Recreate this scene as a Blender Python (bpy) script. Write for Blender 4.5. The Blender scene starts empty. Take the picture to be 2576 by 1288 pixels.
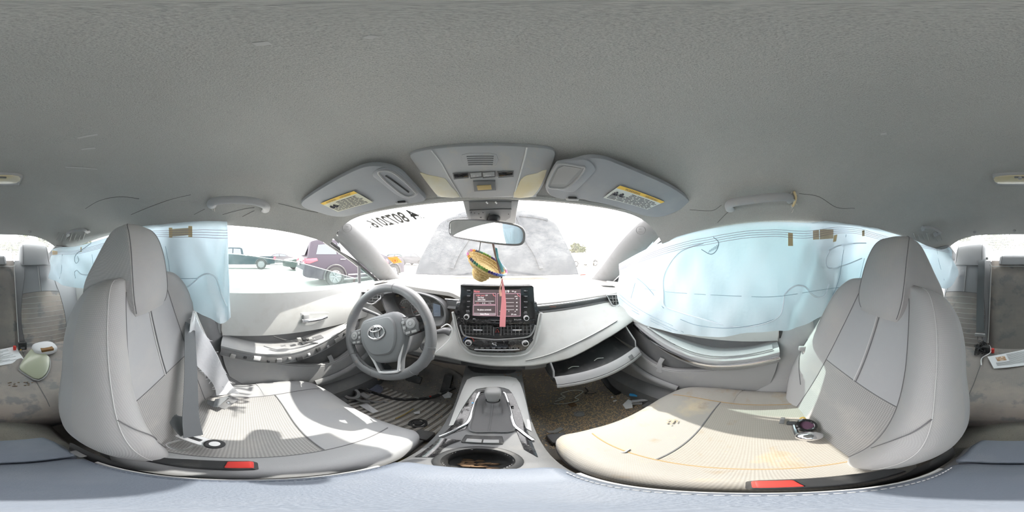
import bpy, bmesh, math, random
import numpy as np
from mathutils import Vector, Matrix
from mathutils.bvhtree import BVHTree

random.seed(7)
RNG = np.random.default_rng(11)
PI = math.pi
# ------------------------------------------------------------------ camera
# car axes: x right, y forward, z up; "design" z is measured from the lens, ZC above the ground
ZC = 1.12
CX = 0.025
PXR = 2576 / (2 * PI)
FWD = 1256.0                       # picture column that looks straight along the car
cam_d = bpy.data.cameras.new('camera')
cam_d.type = 'PANO'
try:
    cam_d.panorama_type = 'EQUIRECTANGULAR'
except Exception:
    cam_d.cycles.panorama_type = 'EQUIRECTANGULAR'
cam_d.clip_start = 0.005
cam = bpy.data.objects.new('camera', cam_d)
bpy.context.scene.collection.objects.link(cam)
cam.location = (CX, 0, ZC)
cam.rotation_euler = (PI / 2, 0, -(1288 - FWD) / PXR)
sc = bpy.context.scene
sc.camera = cam
# ------------------------------------------------------------------ light
vs = sc.view_settings
sc.display_settings.display_device = 'sRGB'
vs.view_transform = 'Standard'
try:
    vs.look = 'None'
except Exception:
    pass
vs.gamma = 1.0
vs.use_curve_mapping = False
vs.exposure = 1.36
world = bpy.data.worlds.new('hazy_sky')
sc.world = world
world.use_nodes = True
bg = world.node_tree.nodes['Background']
bg.inputs[0].default_value = (1.0, 0.975, 0.985, 1)
bg.inputs[1].default_value = 3.4
SUN_AZ, SUN_EL = math.radians(22), math.radians(55.5)
sun_d = bpy.data.lights.new('sun', 'SUN')
sun_d.energy = 3.4
sun_d.angle = math.radians(0.55)
sun_d.color = (1.0, 0.96, 0.88)
sun = bpy.data.objects.new('sun', sun_d)
sc.collection.objects.link(sun)
_sd = Vector((math.sin(SUN_AZ) * math.cos(SUN_EL), math.cos(SUN_AZ) * math.cos(SUN_EL), math.sin(SUN_EL)))
sun.rotation_euler = _sd.to_track_quat('Z', 'Y').to_euler()
sun.location = (3, 8, 12)
sc.cycles.max_bounces = 10
sc.cycles.diffuse_bounces = 6
sc.cycles.transparent_max_bounces = 16
sc.cycles.sample_clamp_indirect = 8.0
sc.cycles.use_denoising = True

COL = sc.collection
BASE = {}

# ------------------------------------------------------------------ pixel -> point
def direction(px, py):
    az = (px - FWD) / PXR
    el = (644 - py) / PXR
    return np.array([math.sin(az) * math.cos(el), math.cos(az) * math.cos(el), math.sin(el)])
CAM = np.array([CX, 0.0, 0.0])
def Px(px, py, x):
    d = direction(px, py); return CAM + d * ((x - CX) / d[0])
def Py(px, py, y):
    d = direction(px, py); return CAM + d * (y / d[1])
def Pz(px, py, z):
    d = direction(px, py); return CAM + d * (z / d[2])
def Pr(px, py, r):
    d = direction(px, py); return CAM + d * (r / math.hypot(d[0], d[1]))
def V3(*a):
    return np.array(a[0] if len(a) == 1 else a, dtype=float)
def unit(v):
    v = np.asarray(v, float); return v / max(1e-9, np.linalg.norm(v))
class Plane:
    """a flat frame: origin, ex to the right, ey up, ez towards the viewer"""
    def __init__(s, o, n, up=(0, 0, 1)):
        s.o = V3(o); s.ez = unit(n); s.ex = unit(np.cross(up, s.ez)); s.ey = np.cross(s.ez, s.ex)
    def hit(s, px, py, off=0.0):
        d = direction(px, py); t = np.dot(s.o + s.ez * off - CAM, s.ez) / np.dot(d, s.ez); return CAM + d * t
    def at(s, u, v, w=0.0):
        return s.o + s.ex * u + s.ey * v + s.ez * w
def fit_plane(pts, up=(0, 0, 1)):
    P = np.array(pts); c = P.mean(0)
    n = np.linalg.svd(P - c)[2][2]
    if np.dot(n, CAM - c) < 0: n = -n
    return Plane(c, n, up)
def cr(pts, n, closed=False):
    """smooth curve through points (Catmull-Rom), n samples for each span"""
    P = [np.asarray(p, float) for p in pts]; m = len(P); out = []
    for i in range(m if closed else m - 1):
        p1, p2 = P[i], P[(i + 1) % m]
        p0 = P[i - 1] if (closed or i > 0) else 2 * p1 - p2
        p3 = P[(i + 2) % m] if (closed or i + 2 < m) else 2 * p2 - p1
        for k in range(n):
            t = k / n
            out.append(0.5 * (2 * p1 + (p2 - p0) * t + (2 * p0 - 5 * p1 + 4 * p2 - p3) * t * t + (3 * p1 - p0 - 3 * p2 + p3) * t ** 3))
    if not closed: out.append(P[-1])
    return np.array(out)
def resample(pts, n):
    P = np.array(pts, float); d = np.r_[0, np.cumsum(np.linalg.norm(np.diff(P, axis=0), axis=1))]
    t = np.linspace(0, d[-1], n)
    return np.stack([np.interp(t, d, P[:, k]) for k in range(P.shape[1])], 1)
def interp_rows(rows, n):
    """rows of numbers, Catmull-Rom between them"""
    return cr([np.array(r, float) for r in rows], n)

# ------------------------------------------------------------------ objects
def tag(o, label=None, cat=None, group=None, kind=None):
    if label: o['label'] = label
    if cat: o['category'] = cat
    if group: o['group'] = group
    if kind: o['kind'] = kind
    return o
def thing(name, label, cat, loc, group=None, kind=None):
    o = bpy.data.objects.new(name, None)
    o.empty_display_size = 0.05
    COL.objects.link(o)
    o.location = (loc[0], loc[1], loc[2] + ZC)
    BASE[o.name] = V3(loc)
    return tag(o, label, cat, group, kind)
def mesh(name, V, F, m, parent=None, smooth=True, uv=None, angle=40, loc=None):
    V = np.asarray(V, float)
    if parent is not None: base = BASE[parent.name]
    else: base = V3(loc) if loc is not None else np.array([V[:, 0].mean(), V[:, 1].mean(), V[:, 2].min()])
    me = bpy.data.meshes.new(name)
    me.from_pydata((V - base).tolist(), [], [list(map(int, f)) for f in F])
    if uv is not None:
        ul = me.uv_layers.new(name='UVMap')
        li = np.zeros(len(me.loops), dtype=np.int32); me.loops.foreach_get('vertex_index', li)
        ul.data.foreach_set('uv', np.asarray(uv, float)[li].ravel())
    bm = bmesh.new(); bm.from_mesh(me)
    bmesh.ops.recalc_face_normals(bm, faces=bm.faces[:])
    bm.to_mesh(me); bm.free()
    if smooth:
        me.polygons.foreach_set('use_smooth', [True] * len(me.polygons))
        try: me.set_sharp_from_angle(angle=math.radians(angle))
        except Exception: pass
    if m is not None: me.materials.append(m)
    o = bpy.data.objects.new(name, me); COL.objects.link(o)
    if parent is not None:
        o.parent = parent; BASE[o.name] = base
    else:
        o.location = (base[0], base[1], base[2] + ZC); BASE[o.name] = base
    return o
def copy_to(o, loc, parent=None, rot=None):
    c = o.copy(); COL.objects.link(c)
    if parent is not None: c.parent = parent
    c.location = loc
    if rot is not None: c.rotation_euler = rot
    return c

# ------------------------------------------------------------------ shapes: return (V, F)
def join(*parts):
    V, F, k = [], [], 0
    for v, f in parts:
        V.append(np.asarray(v, float)); F += [[i + k for i in q] for q in f]; k += len(v)
    return np.concatenate(V), F
def gridF(n, m, closed=False, off=0):
    F = []
    mm = m if closed else m - 1
    for i in range(n - 1):
        for j in range(mm):
            a = off + i * m + j; b = off + i * m + (j + 1) % m
            F.append([a, b, b + m, a + m])
    return F
def sheet(P, thick=0.0, nrm=None):
    """grid of points -> surface, or a slab of that thickness on the side away from nrm"""
    P = np.asarray(P, float); n, m = P.shape[:2]
    V = P.reshape(-1, 3); F = gridF(n, m)
    if not thick: return V, F
    du = np.gradient(P, axis=0); dv = np.gradient(P, axis=1)
    N = np.cross(du, dv); N /= np.maximum(1e-9, np.linalg.norm(N, axis=2, keepdims=True))
    if nrm is not None and (N.reshape(-1, 3) @ np.asarray(nrm, float)).mean() < 0: N = -N
    B = (P - N * thick).reshape(-1, 3); k = n * m
    F2 = [[i + k for i in f][::-1] for f in F]
    E = []
    for i in range(n - 1):
        for j in (0, m - 1):
            a, b = i * m + j, (i + 1) * m + j; E.append([a, b, b + k, a + k])
    for j in range(m - 1):
        for i in (0, n - 1):
            a, b = i * m + j, i * m + j + 1; E.append([a, b, b + k, a + k])
    return np.concatenate([V, B]), F + F2 + E
def loft(R, closed=True, cap=True):
    R = np.asarray(R, float); n, m = R.shape[:2]
    F = gridF(n, m, closed)
    if cap and closed:
        F.append(list(range(m))[::-1]); F.append([(n - 1) * m + j for j in range(m)])
    return R.reshape(-1, 3), F
def frames(P, closed=False, up=None):
    P = np.asarray(P, float); n = len(P)
    T = np.roll(P, -1, 0) - np.roll(P, 1, 0) if closed else np.gradient(P, axis=0)
    T = T / np.maximum(1e-9, np.linalg.norm(T, axis=1, keepdims=True))
    if up is None:
        up = np.array([0, 0, 1.0]) if abs(T[0][2]) < 0.9 else np.array([1.0, 0, 0])
        Ns = []; u = unit(up - T[0] * np.dot(up, T[0]))
        for t in T:
            u = u - t * np.dot(u, t); u = unit(u); Ns.append(u)
        N = np.array(Ns)
    else:
        U = np.asarray(up, float); U = np.broadcast_to(U, P.shape)
        N = U - T * (U * T).sum(1, keepdims=True); N /= np.maximum(1e-9, np.linalg.norm(N, axis=1, keepdims=True))
    return T, N, np.cross(T, N)
def tube(P, r, seg=8, closed=False, ry=None, up=None, cap=True):
    """round or flattened bar along a path; r across 'up', ry along 'up'"""
    P = np.asarray(P, float); T, N, B = frames(P, closed, up)
    r = np.broadcast_to(np.asarray(r, float), (len(P),)); ry = r if ry is None else np.broadcast_to(np.asarray(ry, float), (len(P),))
    a = np.arange(seg) * 2 * PI / seg + PI / seg
    R = P[:, None] + B[:, None] * (np.cos(a)[None, :, None] * r[:, None, None]) + N[:, None] * (np.sin(a)[None, :, None] * ry[:, None, None])
    if closed:
        R = np.concatenate([R, R[:1]]); V = R[:-1].reshape(-1, 3); n = len(P); F = []
        for i in range(n):
            for j in range(seg):
                F.append([i * seg + j, i * seg + (j + 1) % seg, ((i + 1) % n) * seg + (j + 1) % seg, ((i + 1) % n) * seg + j])
        return V, F
    return loft(R, True, cap)
def ribbon(P, w, up, th=0.0014):
    """strap: width across, thin along 'up'"""
    P = np.asarray(P, float); T, N, B = frames(P, False, up)
    w = np.broadcast_to(np.asarray(w, float), (len(P),))[:, None]
    a, b = B * w / 2, N * th / 2
    return loft(np.stack([P - a - b, P + a - b, P + a + b, P - a + b], 1), True, True)
def rbox(c, size, r=0.004, ax=None, seg=2):
    c = V3(c); s = V3(size)
    r = min(r, 0.49 * s.min())
    bm = bmesh.new(); bmesh.ops.create_cube(bm, size=1.0)
    for v in bm.verts: v.co = Vector((v.co.x * s[0], v.co.y * s[1], v.co.z * s[2]))
    if r > 0: bmesh.ops.bevel(bm, geom=bm.edges[:], offset=r, segments=seg, affect='EDGES', profile=0.5)
    V = np.array([v.co[:] for v in bm.verts]); bm.verts.index_update(); F = [[v.index for v in f.verts] for f in bm.faces]; bm.free()
    if ax is not None: V = V @ np.array([unit(a) for a in ax])
    return V + c, F
def plate(poly, n, th, bevel=0.0, seg=2):
    """flat outline (3-D points) thickened away from n, with rounded front rim"""
    P = np.array(poly, float); n = unit(n); m = len(P); c = P.mean(0)
    if bevel <= 0:
        rings = [P, P - n * th]
    else:
        rings = []
        Pn = np.roll(P, -1, 0); Pp = np.roll(P, 1, 0)
        e1 = P - Pp; e2 = Pn - P
        e1 /= np.maximum(1e-9, np.linalg.norm(e1, axis=1, keepdims=True)); e2 /= np.maximum(1e-9, np.linalg.norm(e2, axis=1, keepdims=True))
        q = np.cross(e1 + e2, n); q /= np.maximum(1e-9, np.linalg.norm(q, axis=1, keepdims=True))
        area = sum(np.dot(np.cross(P[i] - c, P[(i + 1) % m] - c), n) for i in range(m))
        if area > 0: q = -q
        for k in range(seg + 1):
            a = PI / 2 * k / seg
            rings.append(P + q * (bevel * (1 - math.sin(a))) - n * (bevel * (1 - math.cos(a))))
        rings.append(P - n * th)
    return loft(rings, True, True)
def lathe(prof, c, axis, seg=24, ref=None, cap=True):
    """profile of (radius, height along axis)"""
    ax = unit(axis); ref = np.array([1.0, 0, 0]) if ref is None else V3(ref)
    if abs(np.dot(ref, ax)) > 0.95: ref = np.array([0, 1.0, 0])
    u = unit(ref - ax * np.dot(ref, ax)); w = np.cross(ax, u); c = V3(c)
    a = np.arange(seg) * 2 * PI / seg
    R = [c + ax * h + (np.cos(a)[:, None] * u + np.sin(a)[:, None] * w) * max(r, 1e-5) for r, h in prof]
    return loft(R, True, cap)
def blob(c, rad, ax=None, nu=10, nv=14, pw=1.0):
    c = V3(c); rows = []
    for i in range(nu + 1):
        t = PI * i / nu - PI / 2
        ct, st = math.copysign(abs(math.cos(t)) ** pw, math.cos(t)), math.copysign(abs(math.sin(t)) ** pw, math.sin(t))
        ct = max(ct, 1e-3)
        row = []
        for j in range(nv):
            a = 2 * PI * j / nv
            ca, sa = math.cos(a), math.sin(a)
            ca = math.copysign(abs(ca) ** pw, ca); sa = math.copysign(abs(sa) ** pw, sa)
            row.append([ct * ca * rad[0], ct * sa * rad[1], st * rad[2]])
        rows.append(row)
    R = np.array(rows)
    if ax is not None: R = R @ np.array([unit(a) for a in ax])
    return loft(R + c, True, True)
def inset(P, n, d):
    """outline moved inwards by d"""
    P = np.asarray(P, float); n = unit(n); e = np.roll(P, -1, 0) - np.roll(P, 1, 0)
    e /= np.maximum(1e-9, np.linalg.norm(e, axis=1, keepdims=True)); q = np.cross(n, e); c = P.mean(0)
    if (q * (c - P)).sum() < 0: q = -q
    return P + q * d
def rrect(hw, hh, r, n=5):
    """2-D rounded rectangle outline, counter-clockwise"""
    r = min(r, hw, hh); out = []
    for cx, cy, a0 in ((hw - r, hh - r, 0), (-hw + r, hh - r, PI / 2), (-hw + r, -hh + r, PI), (hw - r, -hh + r, 1.5 * PI)):
        for k in range(n + 1):
            a = a0 + PI / 2 * k / n; out.append((cx + r * math.cos(a), cy + r * math.sin(a)))
    return out
def bvh_of(V, F):
    return BVHTree.FromPolygons([Vector(v) for v in V], [list(f) for f in F])
def cast(bvh, px, py, off=0.0):
    """where the line of sight meets a surface, pulled back along the surface normal"""
    d = direction(px, py); h = bvh.ray_cast(Vector(CAM), Vector(d))
    if h[0] is None: raise ValueError('no surface at %s,%s' % (px, py))
    n = np.array(h[1]); n = n if np.dot(n, d) < 0 else -n
    return np.array(h[0]) + n * off
_font = None
def text(name, s, m, parent, o, ex, ey, height, width=None, depth=0.0006, align='LEFT', bold=0.0):
    cu = bpy.data.curves.new('t', 'FONT'); cu.body = s; cu.size = 1.0; cu.extrude = 0.0; cu.resolution_u = 3; cu.align_x = 'LEFT'; cu.offset = bold
    ob = bpy.data.objects.new('t', cu); COL.objects.link(ob)
    dg = bpy.context.evaluated_depsgraph_get()
    me = bpy.data.meshes.new_from_object(ob.evaluated_get(dg))
    bpy.data.objects.remove(ob); bpy.data.curves.remove(cu)
    V = np.array([v.co[:] for v in me.vertices]); F = [list(p.vertices) for p in me.polygons]
    bpy.data.meshes.remove(me)
    if len(V) == 0: return None
    x0, x1 = V[:, 0].min(), V[:, 0].max()
    sy = height / 0.70
    sx = width / (x1 - x0) if width else sy
    V[:, 0] -= x0 if align == 'LEFT' else (x0 + x1) / 2
    ex, ey = unit(ex), unit(ey); ez = np.cross(ex, ey)
    W = V3(o) + V[:, :1] * sx * ex + V[:, 1:2] * sy * ey + ez * depth
    return mesh(name, W, F, m, parent, smooth=False)
def ptext(pl, name, s, m, parent, px, py, wpx, hpx, off=0.001, flip=False):
    """writing on a plane: left end of the baseline at (px,py), wpx wide, hpx high"""
    o = pl.hit(px, py, off); w = np.linalg.norm(pl.hit(px + wpx, py, off) - o); h = np.linalg.norm(pl.hit(px, py - hpx, off) - o)
    ex = unit(pl.hit(px + wpx, py, off) - o); ey = unit(np.cross(pl.ez, ex))
    return text(name, s, m, parent, o, ex, ey, h, w, 0.0002)
def mesh_vf(o):
    me = o.data; b = BASE[o.name]
    return np.array([v.co[:] for v in me.vertices]) + b, [list(p.vertices) for p in me.polygons]

# ------------------------------------------------------------------ materials
MATS = {}
def mat(name, col, rough=0.6, metal=0.0, spec=0.5, bump=None, var=None, var2=None, weave=None, coat=0.0, emit=None, alpha=None, sheen=0.0, coords='Object'):
    """bump=(scale,strength); var/var2=(scale,colour,low,high) a blotch of another colour; weave=(scale_u,scale_v,strength,darken) over UV metres"""
    m = bpy.data.materials.new(name); m.use_nodes = True; MATS[name] = m
    nt = m.node_tree; N, L = nt.nodes, nt.links; b = N['Principled BSDF']
    c4 = lambda c: (c[0], c[1], c[2], 1)
    b.inputs['Base Color'].default_value = c4(col); b.inputs['Roughness'].default_value = rough; b.inputs['Metallic'].default_value = metal
    b.inputs['Specular IOR Level'].default_value = spec; b.inputs['Coat Weight'].default_value = coat
    if sheen: b.inputs['Sheen Weight'].default_value = sheen
    if emit:
        b.inputs['Emission Color'].default_value = c4(emit[0]); b.inputs['Emission Strength'].default_value = emit[1]
    tc = N.new('ShaderNodeTexCoord'); co = tc.outputs[coords]; cur = None
    for vv in (var, var2):
        if not vv: continue
        nz = N.new('ShaderNodeTexNoise'); nz.inputs['Scale'].default_value = vv[0]; nz.inputs['Detail'].default_value = 5; nz.inputs['Roughness'].default_value = 0.6
        L.new(co, nz.inputs['Vector'])
        rp = N.new('ShaderNodeMapRange'); rp.inputs['From Min'].default_value = vv[2]; rp.inputs['From Max'].default_value = vv[3]; rp.clamp = True
        L.new(nz.outputs['Fac'], rp.inputs['Value'])
        mx = N.new('ShaderNodeMix'); mx.data_type = 'RGBA'
        L.new(rp.outputs[0], mx.inputs[0])
        if cur is None: mx.inputs[6].default_value = c4(col)
        else: L.new(cur, mx.inputs[6])
        mx.inputs[7].default_value = c4(vv[1]); cur = mx.outputs[2]
    height = None
    if weave:
        uvo = tc.outputs['UV']; ws = []
        for d, s_ in (('X', weave[0]), ('Y', weave[1])):
            w = N.new('ShaderNodeTexWave'); w.wave_type = 'BANDS'; w.bands_direction = d; w.inputs['Scale'].default_value = s_; w.inputs['Distortion'].default_value = 0.4
            L.new(uvo, w.inputs['Vector']); ws.append(w.outputs['Fac'])
        mu = N.new('ShaderNodeMath'); mu.operation = 'MULTIPLY'; L.new(ws[0], mu.inputs[0]); L.new(ws[1], mu.inputs[1]); height = mu.outputs[0]
        mr = N.new('ShaderNodeMapRange'); mr.inputs['To Min'].default_value = 1 - weave[3]; mr.inputs['To Max'].default_value = 1 + weave[3] * 0.9; L.new(height, mr.inputs['Value'])
        hs = N.new('ShaderNodeVectorMath'); hs.operation = 'SCALE'; L.new(mr.outputs[0], hs.inputs['Scale'])
        if cur is None: hs.inputs[0].default_value = col[:3]
        else: L.new(cur, hs.inputs[0])
        cur = hs.outputs[0]
    if cur is not None: L.new(cur, b.inputs['Base Color'])
    if bump:
        nz = N.new('ShaderNodeTexNoise'); nz.inputs['Scale'].default_value = bump[0]; nz.inputs['Detail'].default_value = 3
        L.new(co, nz.inputs['Vector'])
        bp = N.new('ShaderNodeBump'); bp.inputs['Strength'].default_value = bump[1]; bp.inputs['Distance'].default_value = 0.002
        L.new(nz.outputs['Fac'], bp.inputs['Height']); out = bp.outputs[0]
        L.new(out, b.inputs['Normal'])
    if weave and not bump:
        bp = N.new('ShaderNodeBump'); bp.inputs['Strength'].default_value = weave[2]; bp.inputs['Distance'].default_value = 0.001
        L.new(height, bp.inputs['Height']); L.new(bp.outputs[0], b.inputs['Normal'])
    return m
def glass(name, tint, haze=0.0, hazecol=(0.9, 0.9, 0.9), refl=1.0, dirt_scale=30):
    """thin pane: see-through with Fresnel shine and a film of dust"""
    m = bpy.data.materials.new(name); m.use_nodes = True; MATS[name] = m
    nt = m.node_tree; N, L = nt.nodes, nt.links
    N.remove(N['Principled BSDF']); out = N['Material Output']
    tr = N.new('ShaderNodeBsdfTransparent'); tr.inputs[0].default_value = (*tint, 1)
    gl = N.new('ShaderNodeBsdfGlossy'); gl.inputs['Roughness'].default_value = 0.02
    lw = N.new('ShaderNodeLayerWeight'); lw.inputs[0].default_value = 0.5          # Schlick curve, the same from both faces of the pane
    pw = N.new('ShaderNodeMath'); pw.operation = 'POWER'; pw.inputs[1].default_value = 5.0; L.new(lw.outputs['Facing'], pw.inputs[0])
    ml = N.new('ShaderNodeMath'); ml.operation = 'MULTIPLY_ADD'; ml.inputs[1].default_value = .94 * refl; ml.inputs[2].default_value = .05 * refl; L.new(pw.outputs[0], ml.inputs[0])
    mx = N.new('ShaderNodeMixShader'); L.new(ml.outputs[0], mx.inputs[0]); L.new(tr.outputs[0], mx.inputs[1]); L.new(gl.outputs[0], mx.inputs[2])
    last = mx.outputs[0]
    if haze:
        df = N.new('ShaderNodeBsdfTranslucent'); df.inputs[0].default_value = (*hazecol, 1)
        d2 = N.new('ShaderNodeBsdfDiffuse'); d2.inputs[0].default_value = (*hazecol, 1)
        am = N.new('ShaderNodeMixShader'); am.inputs[0].default_value = 0.5; L.new(df.outputs[0], am.inputs[1]); L.new(d2.outputs[0], am.inputs[2])
        nz = N.new('ShaderNodeTexNoise'); nz.inputs['Scale'].default_value = dirt_scale; nz.inputs['Detail'].default_value = 6
        tc = N.new('ShaderNodeTexCoord'); L.new(tc.outputs['Object'], nz.inputs['Vector'])
        mr = N.new('ShaderNodeMapRange'); mr.inputs['From Min'].default_value = 0.35; mr.inputs['From Max'].default_value = 0.75
        mr.inputs['To Min'].default_value = haze * 0.5; mr.inputs['To Max'].default_value = haze * 1.6; L.new(nz.outputs['Fac'], mr.inputs['Value'])
        m2 = N.new('ShaderNodeMixShader'); L.new(mr.outputs[0], m2.inputs[0]); L.new(last, m2.inputs[1]); L.new(am.outputs[0], m2.inputs[2]); last = m2.outputs[0]
    L.new(last, out.inputs[0]); return m
def cloth_thin(name, col, trans=0.4, back=None, bump=None):
    m = bpy.data.materials.new(name); m.use_nodes = True; MATS[name] = m
    nt = m.node_tree; N, L = nt.nodes, nt.links
    N.remove(N['Principled BSDF']); out = N['Material Output']
    df = N.new('ShaderNodeBsdfDiffuse'); df.inputs[0].default_value = (*col, 1)
    tl = N.new('ShaderNodeBsdfTranslucent'); tl.inputs[0].default_value = (*(back or col), 1)
    mx = N.new('ShaderNodeMixShader'); mx.inputs[0].default_value = trans
    if bump:
        tc = N.new('ShaderNodeTexCoord'); nz = N.new('ShaderNodeTexNoise'); nz.inputs['Scale'].default_value = bump[0]; nz.inputs['Detail'].default_value = 4
        L.new(tc.outputs['Object'], nz.inputs['Vector']); bp = N.new('ShaderNodeBump'); bp.inputs['Strength'].default_value = bump[1]; bp.inputs['Distance'].default_value = 0.01
        L.new(nz.outputs['Fac'], bp.inputs['Height']); L.new(bp.outputs[0], df.inputs['Normal']); L.new(bp.outputs[0], tl.inputs['Normal'])
    L.new(df.outputs[0], mx.inputs[1]); L.new(tl.outputs[0], mx.inputs[2]); L.new(mx.outputs[0], out.inputs[0]); return m
G = lambda v, r=0.0, b=0.0: (v + r, v, v + b)
M_head = mat('headliner_cloth', (.41, .406, .388), .95, bump=(420, .45), var=(2.5, (.46, .452, .43), .45, .7), var2=(900, (.24, .24, .232), .45, .75), spec=.1)
M_liner_pl = mat('grey_roof_plastic', (.37, .372, .378), .6, bump=(900, .12), var=(30, (.42, .40, .36), .55, .75))
M_visor = mat('visor_vinyl', (.29, .298, .315), .6, bump=(700, .1), var=(9, (.33, .33, .335), .5, .75))
M_pillar = mat('pillar_plastic', (.23, .233, .236), .65, spec=.3, bump=(700, .1), var=(20, (.20, .20, .20), .55, .8))
M_seat = mat('seat_cloth', (.43, .428, .427), .95, spec=.1, weave=(80, 80, .25, .09), var=(5, (.48, .465, .44), .5, .75), sheen=.1)
M_seat2 = mat('seat_smooth_cloth', (.40, .405, .415), .9, spec=.15, bump=(500, .15), var=(6, (.45, .445, .435), .5, .8), sheen=.1)
M_insert = mat('seat_mesh_cloth', (.40, .395, .388), .95, spec=.1, weave=(50, 50, .4, .26), var=(6, (.50, .48, .455), .5, .75))
M_stain = mat('stained_seat_cloth', (.36, .342, .312), .95, spec=.1, weave=(85, 85, .3, .12), var=(7, (.50, .42, .30), .52, .72), var2=(16, (.34, .29, .23), .58, .72), sheen=.2)
M_stain2 = mat('stained_mesh_cloth', (.35, .328, .292), .95, spec=.1, weave=(60, 60, .35, .12), var=(7, (.55, .42, .24), .55, .72), var2=(14, (.33, .28, .22), .58, .72))
M_seam = mat('seam_thread', (.17, .17, .175), .9)
M_seam_l = mat('light_seam_thread', (.60, .60, .595), .9)
M_rear = mat('rear_seat_cloth', (.32, .295, .28), .95, spec=.1, weave=(85, 85, .3, .12), var=(4, (.40, .355, .32), .48, .62), var2=(9, (.26, .255, .255), .55, .62))
M_rear2 = mat('rear_smooth_cloth', (.32, .325, .335), .9, spec=.15, bump=(500, .15))
M_black = mat('black_plastic', (.035, .036, .038), .5, bump=(600, .08), var=(25, (.09, .088, .083), .5, .8))
M_dark = mat('charcoal_plastic', (.15, .152, .157), .55, bump=(700, .15), var=(18, (.19, .187, .18), .5, .8))
M_darkgrey = mat('door_grey_plastic', (.32, .322, .325), .5, bump=(700, .15), var=(12, (.37, .365, .355), .5, .8))
M_gloss = mat('gloss_black', (.012, .012, .014), .12, coat=.4, var=(160, (.20, .195, .185), .58, .72), var2=(40, (.08, .08, .08), .5, .75))
M_gloss2 = mat('gloss_black_clean', (.012, .012, .013), .1, coat=.3)
M_pale = mat('pale_grey_vinyl', (.54, .545, .53), .55, bump=(600, .12), var=(14, (.48, .475, .455), .5, .8))
M_pale2 = mat('pale_trim', (.56, .565, .56), .5, var=(40, (.45, .44, .42), .6, .75))
M_dashtop = mat('dash_top_vinyl', (.40, .39, .375), .6, bump=(600, .15), var=(8, (.46, .445, .42), .5, .8))
M_chrome = mat('satin_chrome', (.70, .70, .72), .22, 1.0)
M_silverp = mat('silver_plastic', (.72, .72, .73), .3, .25)
M_chrome2 = mat('bright_chrome', (.85, .85, .87), .08, 1.0)
M_leather = mat('wheel_leather', (.155, .158, .165), .42, bump=(350, .2), var=(30, (.26, .22, .19), .60, .80), coords='Object')
M_hub = mat('hub_plastic', (.19, .197, .207), .5, bump=(900, .1))
M_carpet = mat('carpet', (.27, .25, .225), 1.0, spec=.05, bump=(400, .8), var=(10, (.34, .305, .255), .45, .75), var2=(250, (.12, .10, .08), .6, .72))
M_rubber = mat('mat_rubber', (.22, .215, .207), .85, bump=(300, .3), var=(14, (.31, .285, .25), .45, .7))
M_rib = mat('lightened_rib_rubber', (.50, .485, .46), .9, bump=(300, .3), var=(20, (.36, .335, .30), .45, .7))  # ribs coloured paler than the sheet, standing in for light missing in the footwell
M_bag = cloth_thin('airbag_nylon', (.755, .82, .85), .42, (.73, .815, .86), bump=(9, .35))
M_bagwhite = cloth_thin('white_airbag_nylon', (.90, .91, .93), .35, bump=(20, .4))
M_bagline = mat('airbag_print', (.42, .33, .40), .9)
M_bagthread = mat('airbag_thread', (.30, .40, .47), .9)
M_baghem = cloth_thin('airbag_welt', (.85, .92, .96), .3)
M_tape = mat('masking_tape', (.68, .56, .33), .8)
M_belt = mat('belt_webbing', (.15, .16, .168), .8, bump=(500, .25))
M_paper = mat('paper', (.80, .81, .83), .9, bump=(60, .2))
M_ink = mat('ink', (.09, .09, .11), .9)
M_red = mat('red_plastic', (.75, .06, .05), .4)
M_mirror = mat('mirror_glass', (.90, .92, .93), .015, 1.0)
M_white = mat('white_plastic', (.82, .82, .82), .4)
M_glassdot = mat('printed_grey', (.30, .30, .30), .7)
M_label = mat('label_paper', (.62, .60, .48), .85)
M_label2 = mat('label_white', (.66, .68, .64), .85)
M_labely = mat('label_yellow', (.80, .52, .10), .8)
M_lens = mat('yellowed_lens', (.60, .52, .33), .35, var=(8, (.62, .60, .52), .4, .65), coat=.3)
G_wind = glass('windscreen_glass', (.93, .935, .935), .03, (.9, .9, .88), dirt_scale=60)
G_side = glass('side_glass', (.55, .70, .68), .04, (.8, .85, .85))
G_rear = glass('rear_glass', (.82, .86, .84), .06)
G_clear = glass('cluster_lens', (.85, .86, .87), .10, (.55, .5, .45), refl=.7)
# ================================================================== the car's shell
def struct(o, label=None, cat=None):
    return tag(o, label, cat, kind='structure')
# headliner: rows of (centre y, centre z, edge x, edge y, edge z, flatness)
HL = [(.44, .157, .585, .36, .05, 9), (.40, .178, .59, .335, .058, 8), (.34, .207, .595, .30, .07, 7), (.24, .24, .60, .21, .09, 5),
      (.1, .265, .605, .08, .108, 4.5), (-.1, .28, .605, -.1, .122, 4), (-.3, .283, .605, -.3, .128, 4), (-.5, .275, .60, -.5, .127, 4),
      (-.7, .255, .58, -.68, .11, 4), (-.9, .222, .555, -.84, .08, 4), (-1.05, .185, .52, -.96, .05, 4), (-1.13, .15, .46, -1.12, .075, 5)]
rows = []
for yc, zc, xe, ye, ze, n in interp_rows(HL, 5):
    row = []
    for s in np.linspace(-1, 1, 61):
        s = math.copysign(abs(s) ** .8, s)
        a = abs(s)
        row.append((s * xe, yc + (ye - yc) * a * a, ze + (zc - ze) * (1 - a ** n)))
    rows.append(row)
hlV, hlF = sheet(rows, .004, (0, 0, -1))
head = mesh('ceiling', hlV, hlF, M_head)
struct(head, 'dusty grey woven headliner covering the underside of the roof', 'ceiling')
HLB = bvh_of(*sheet(rows))
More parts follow.
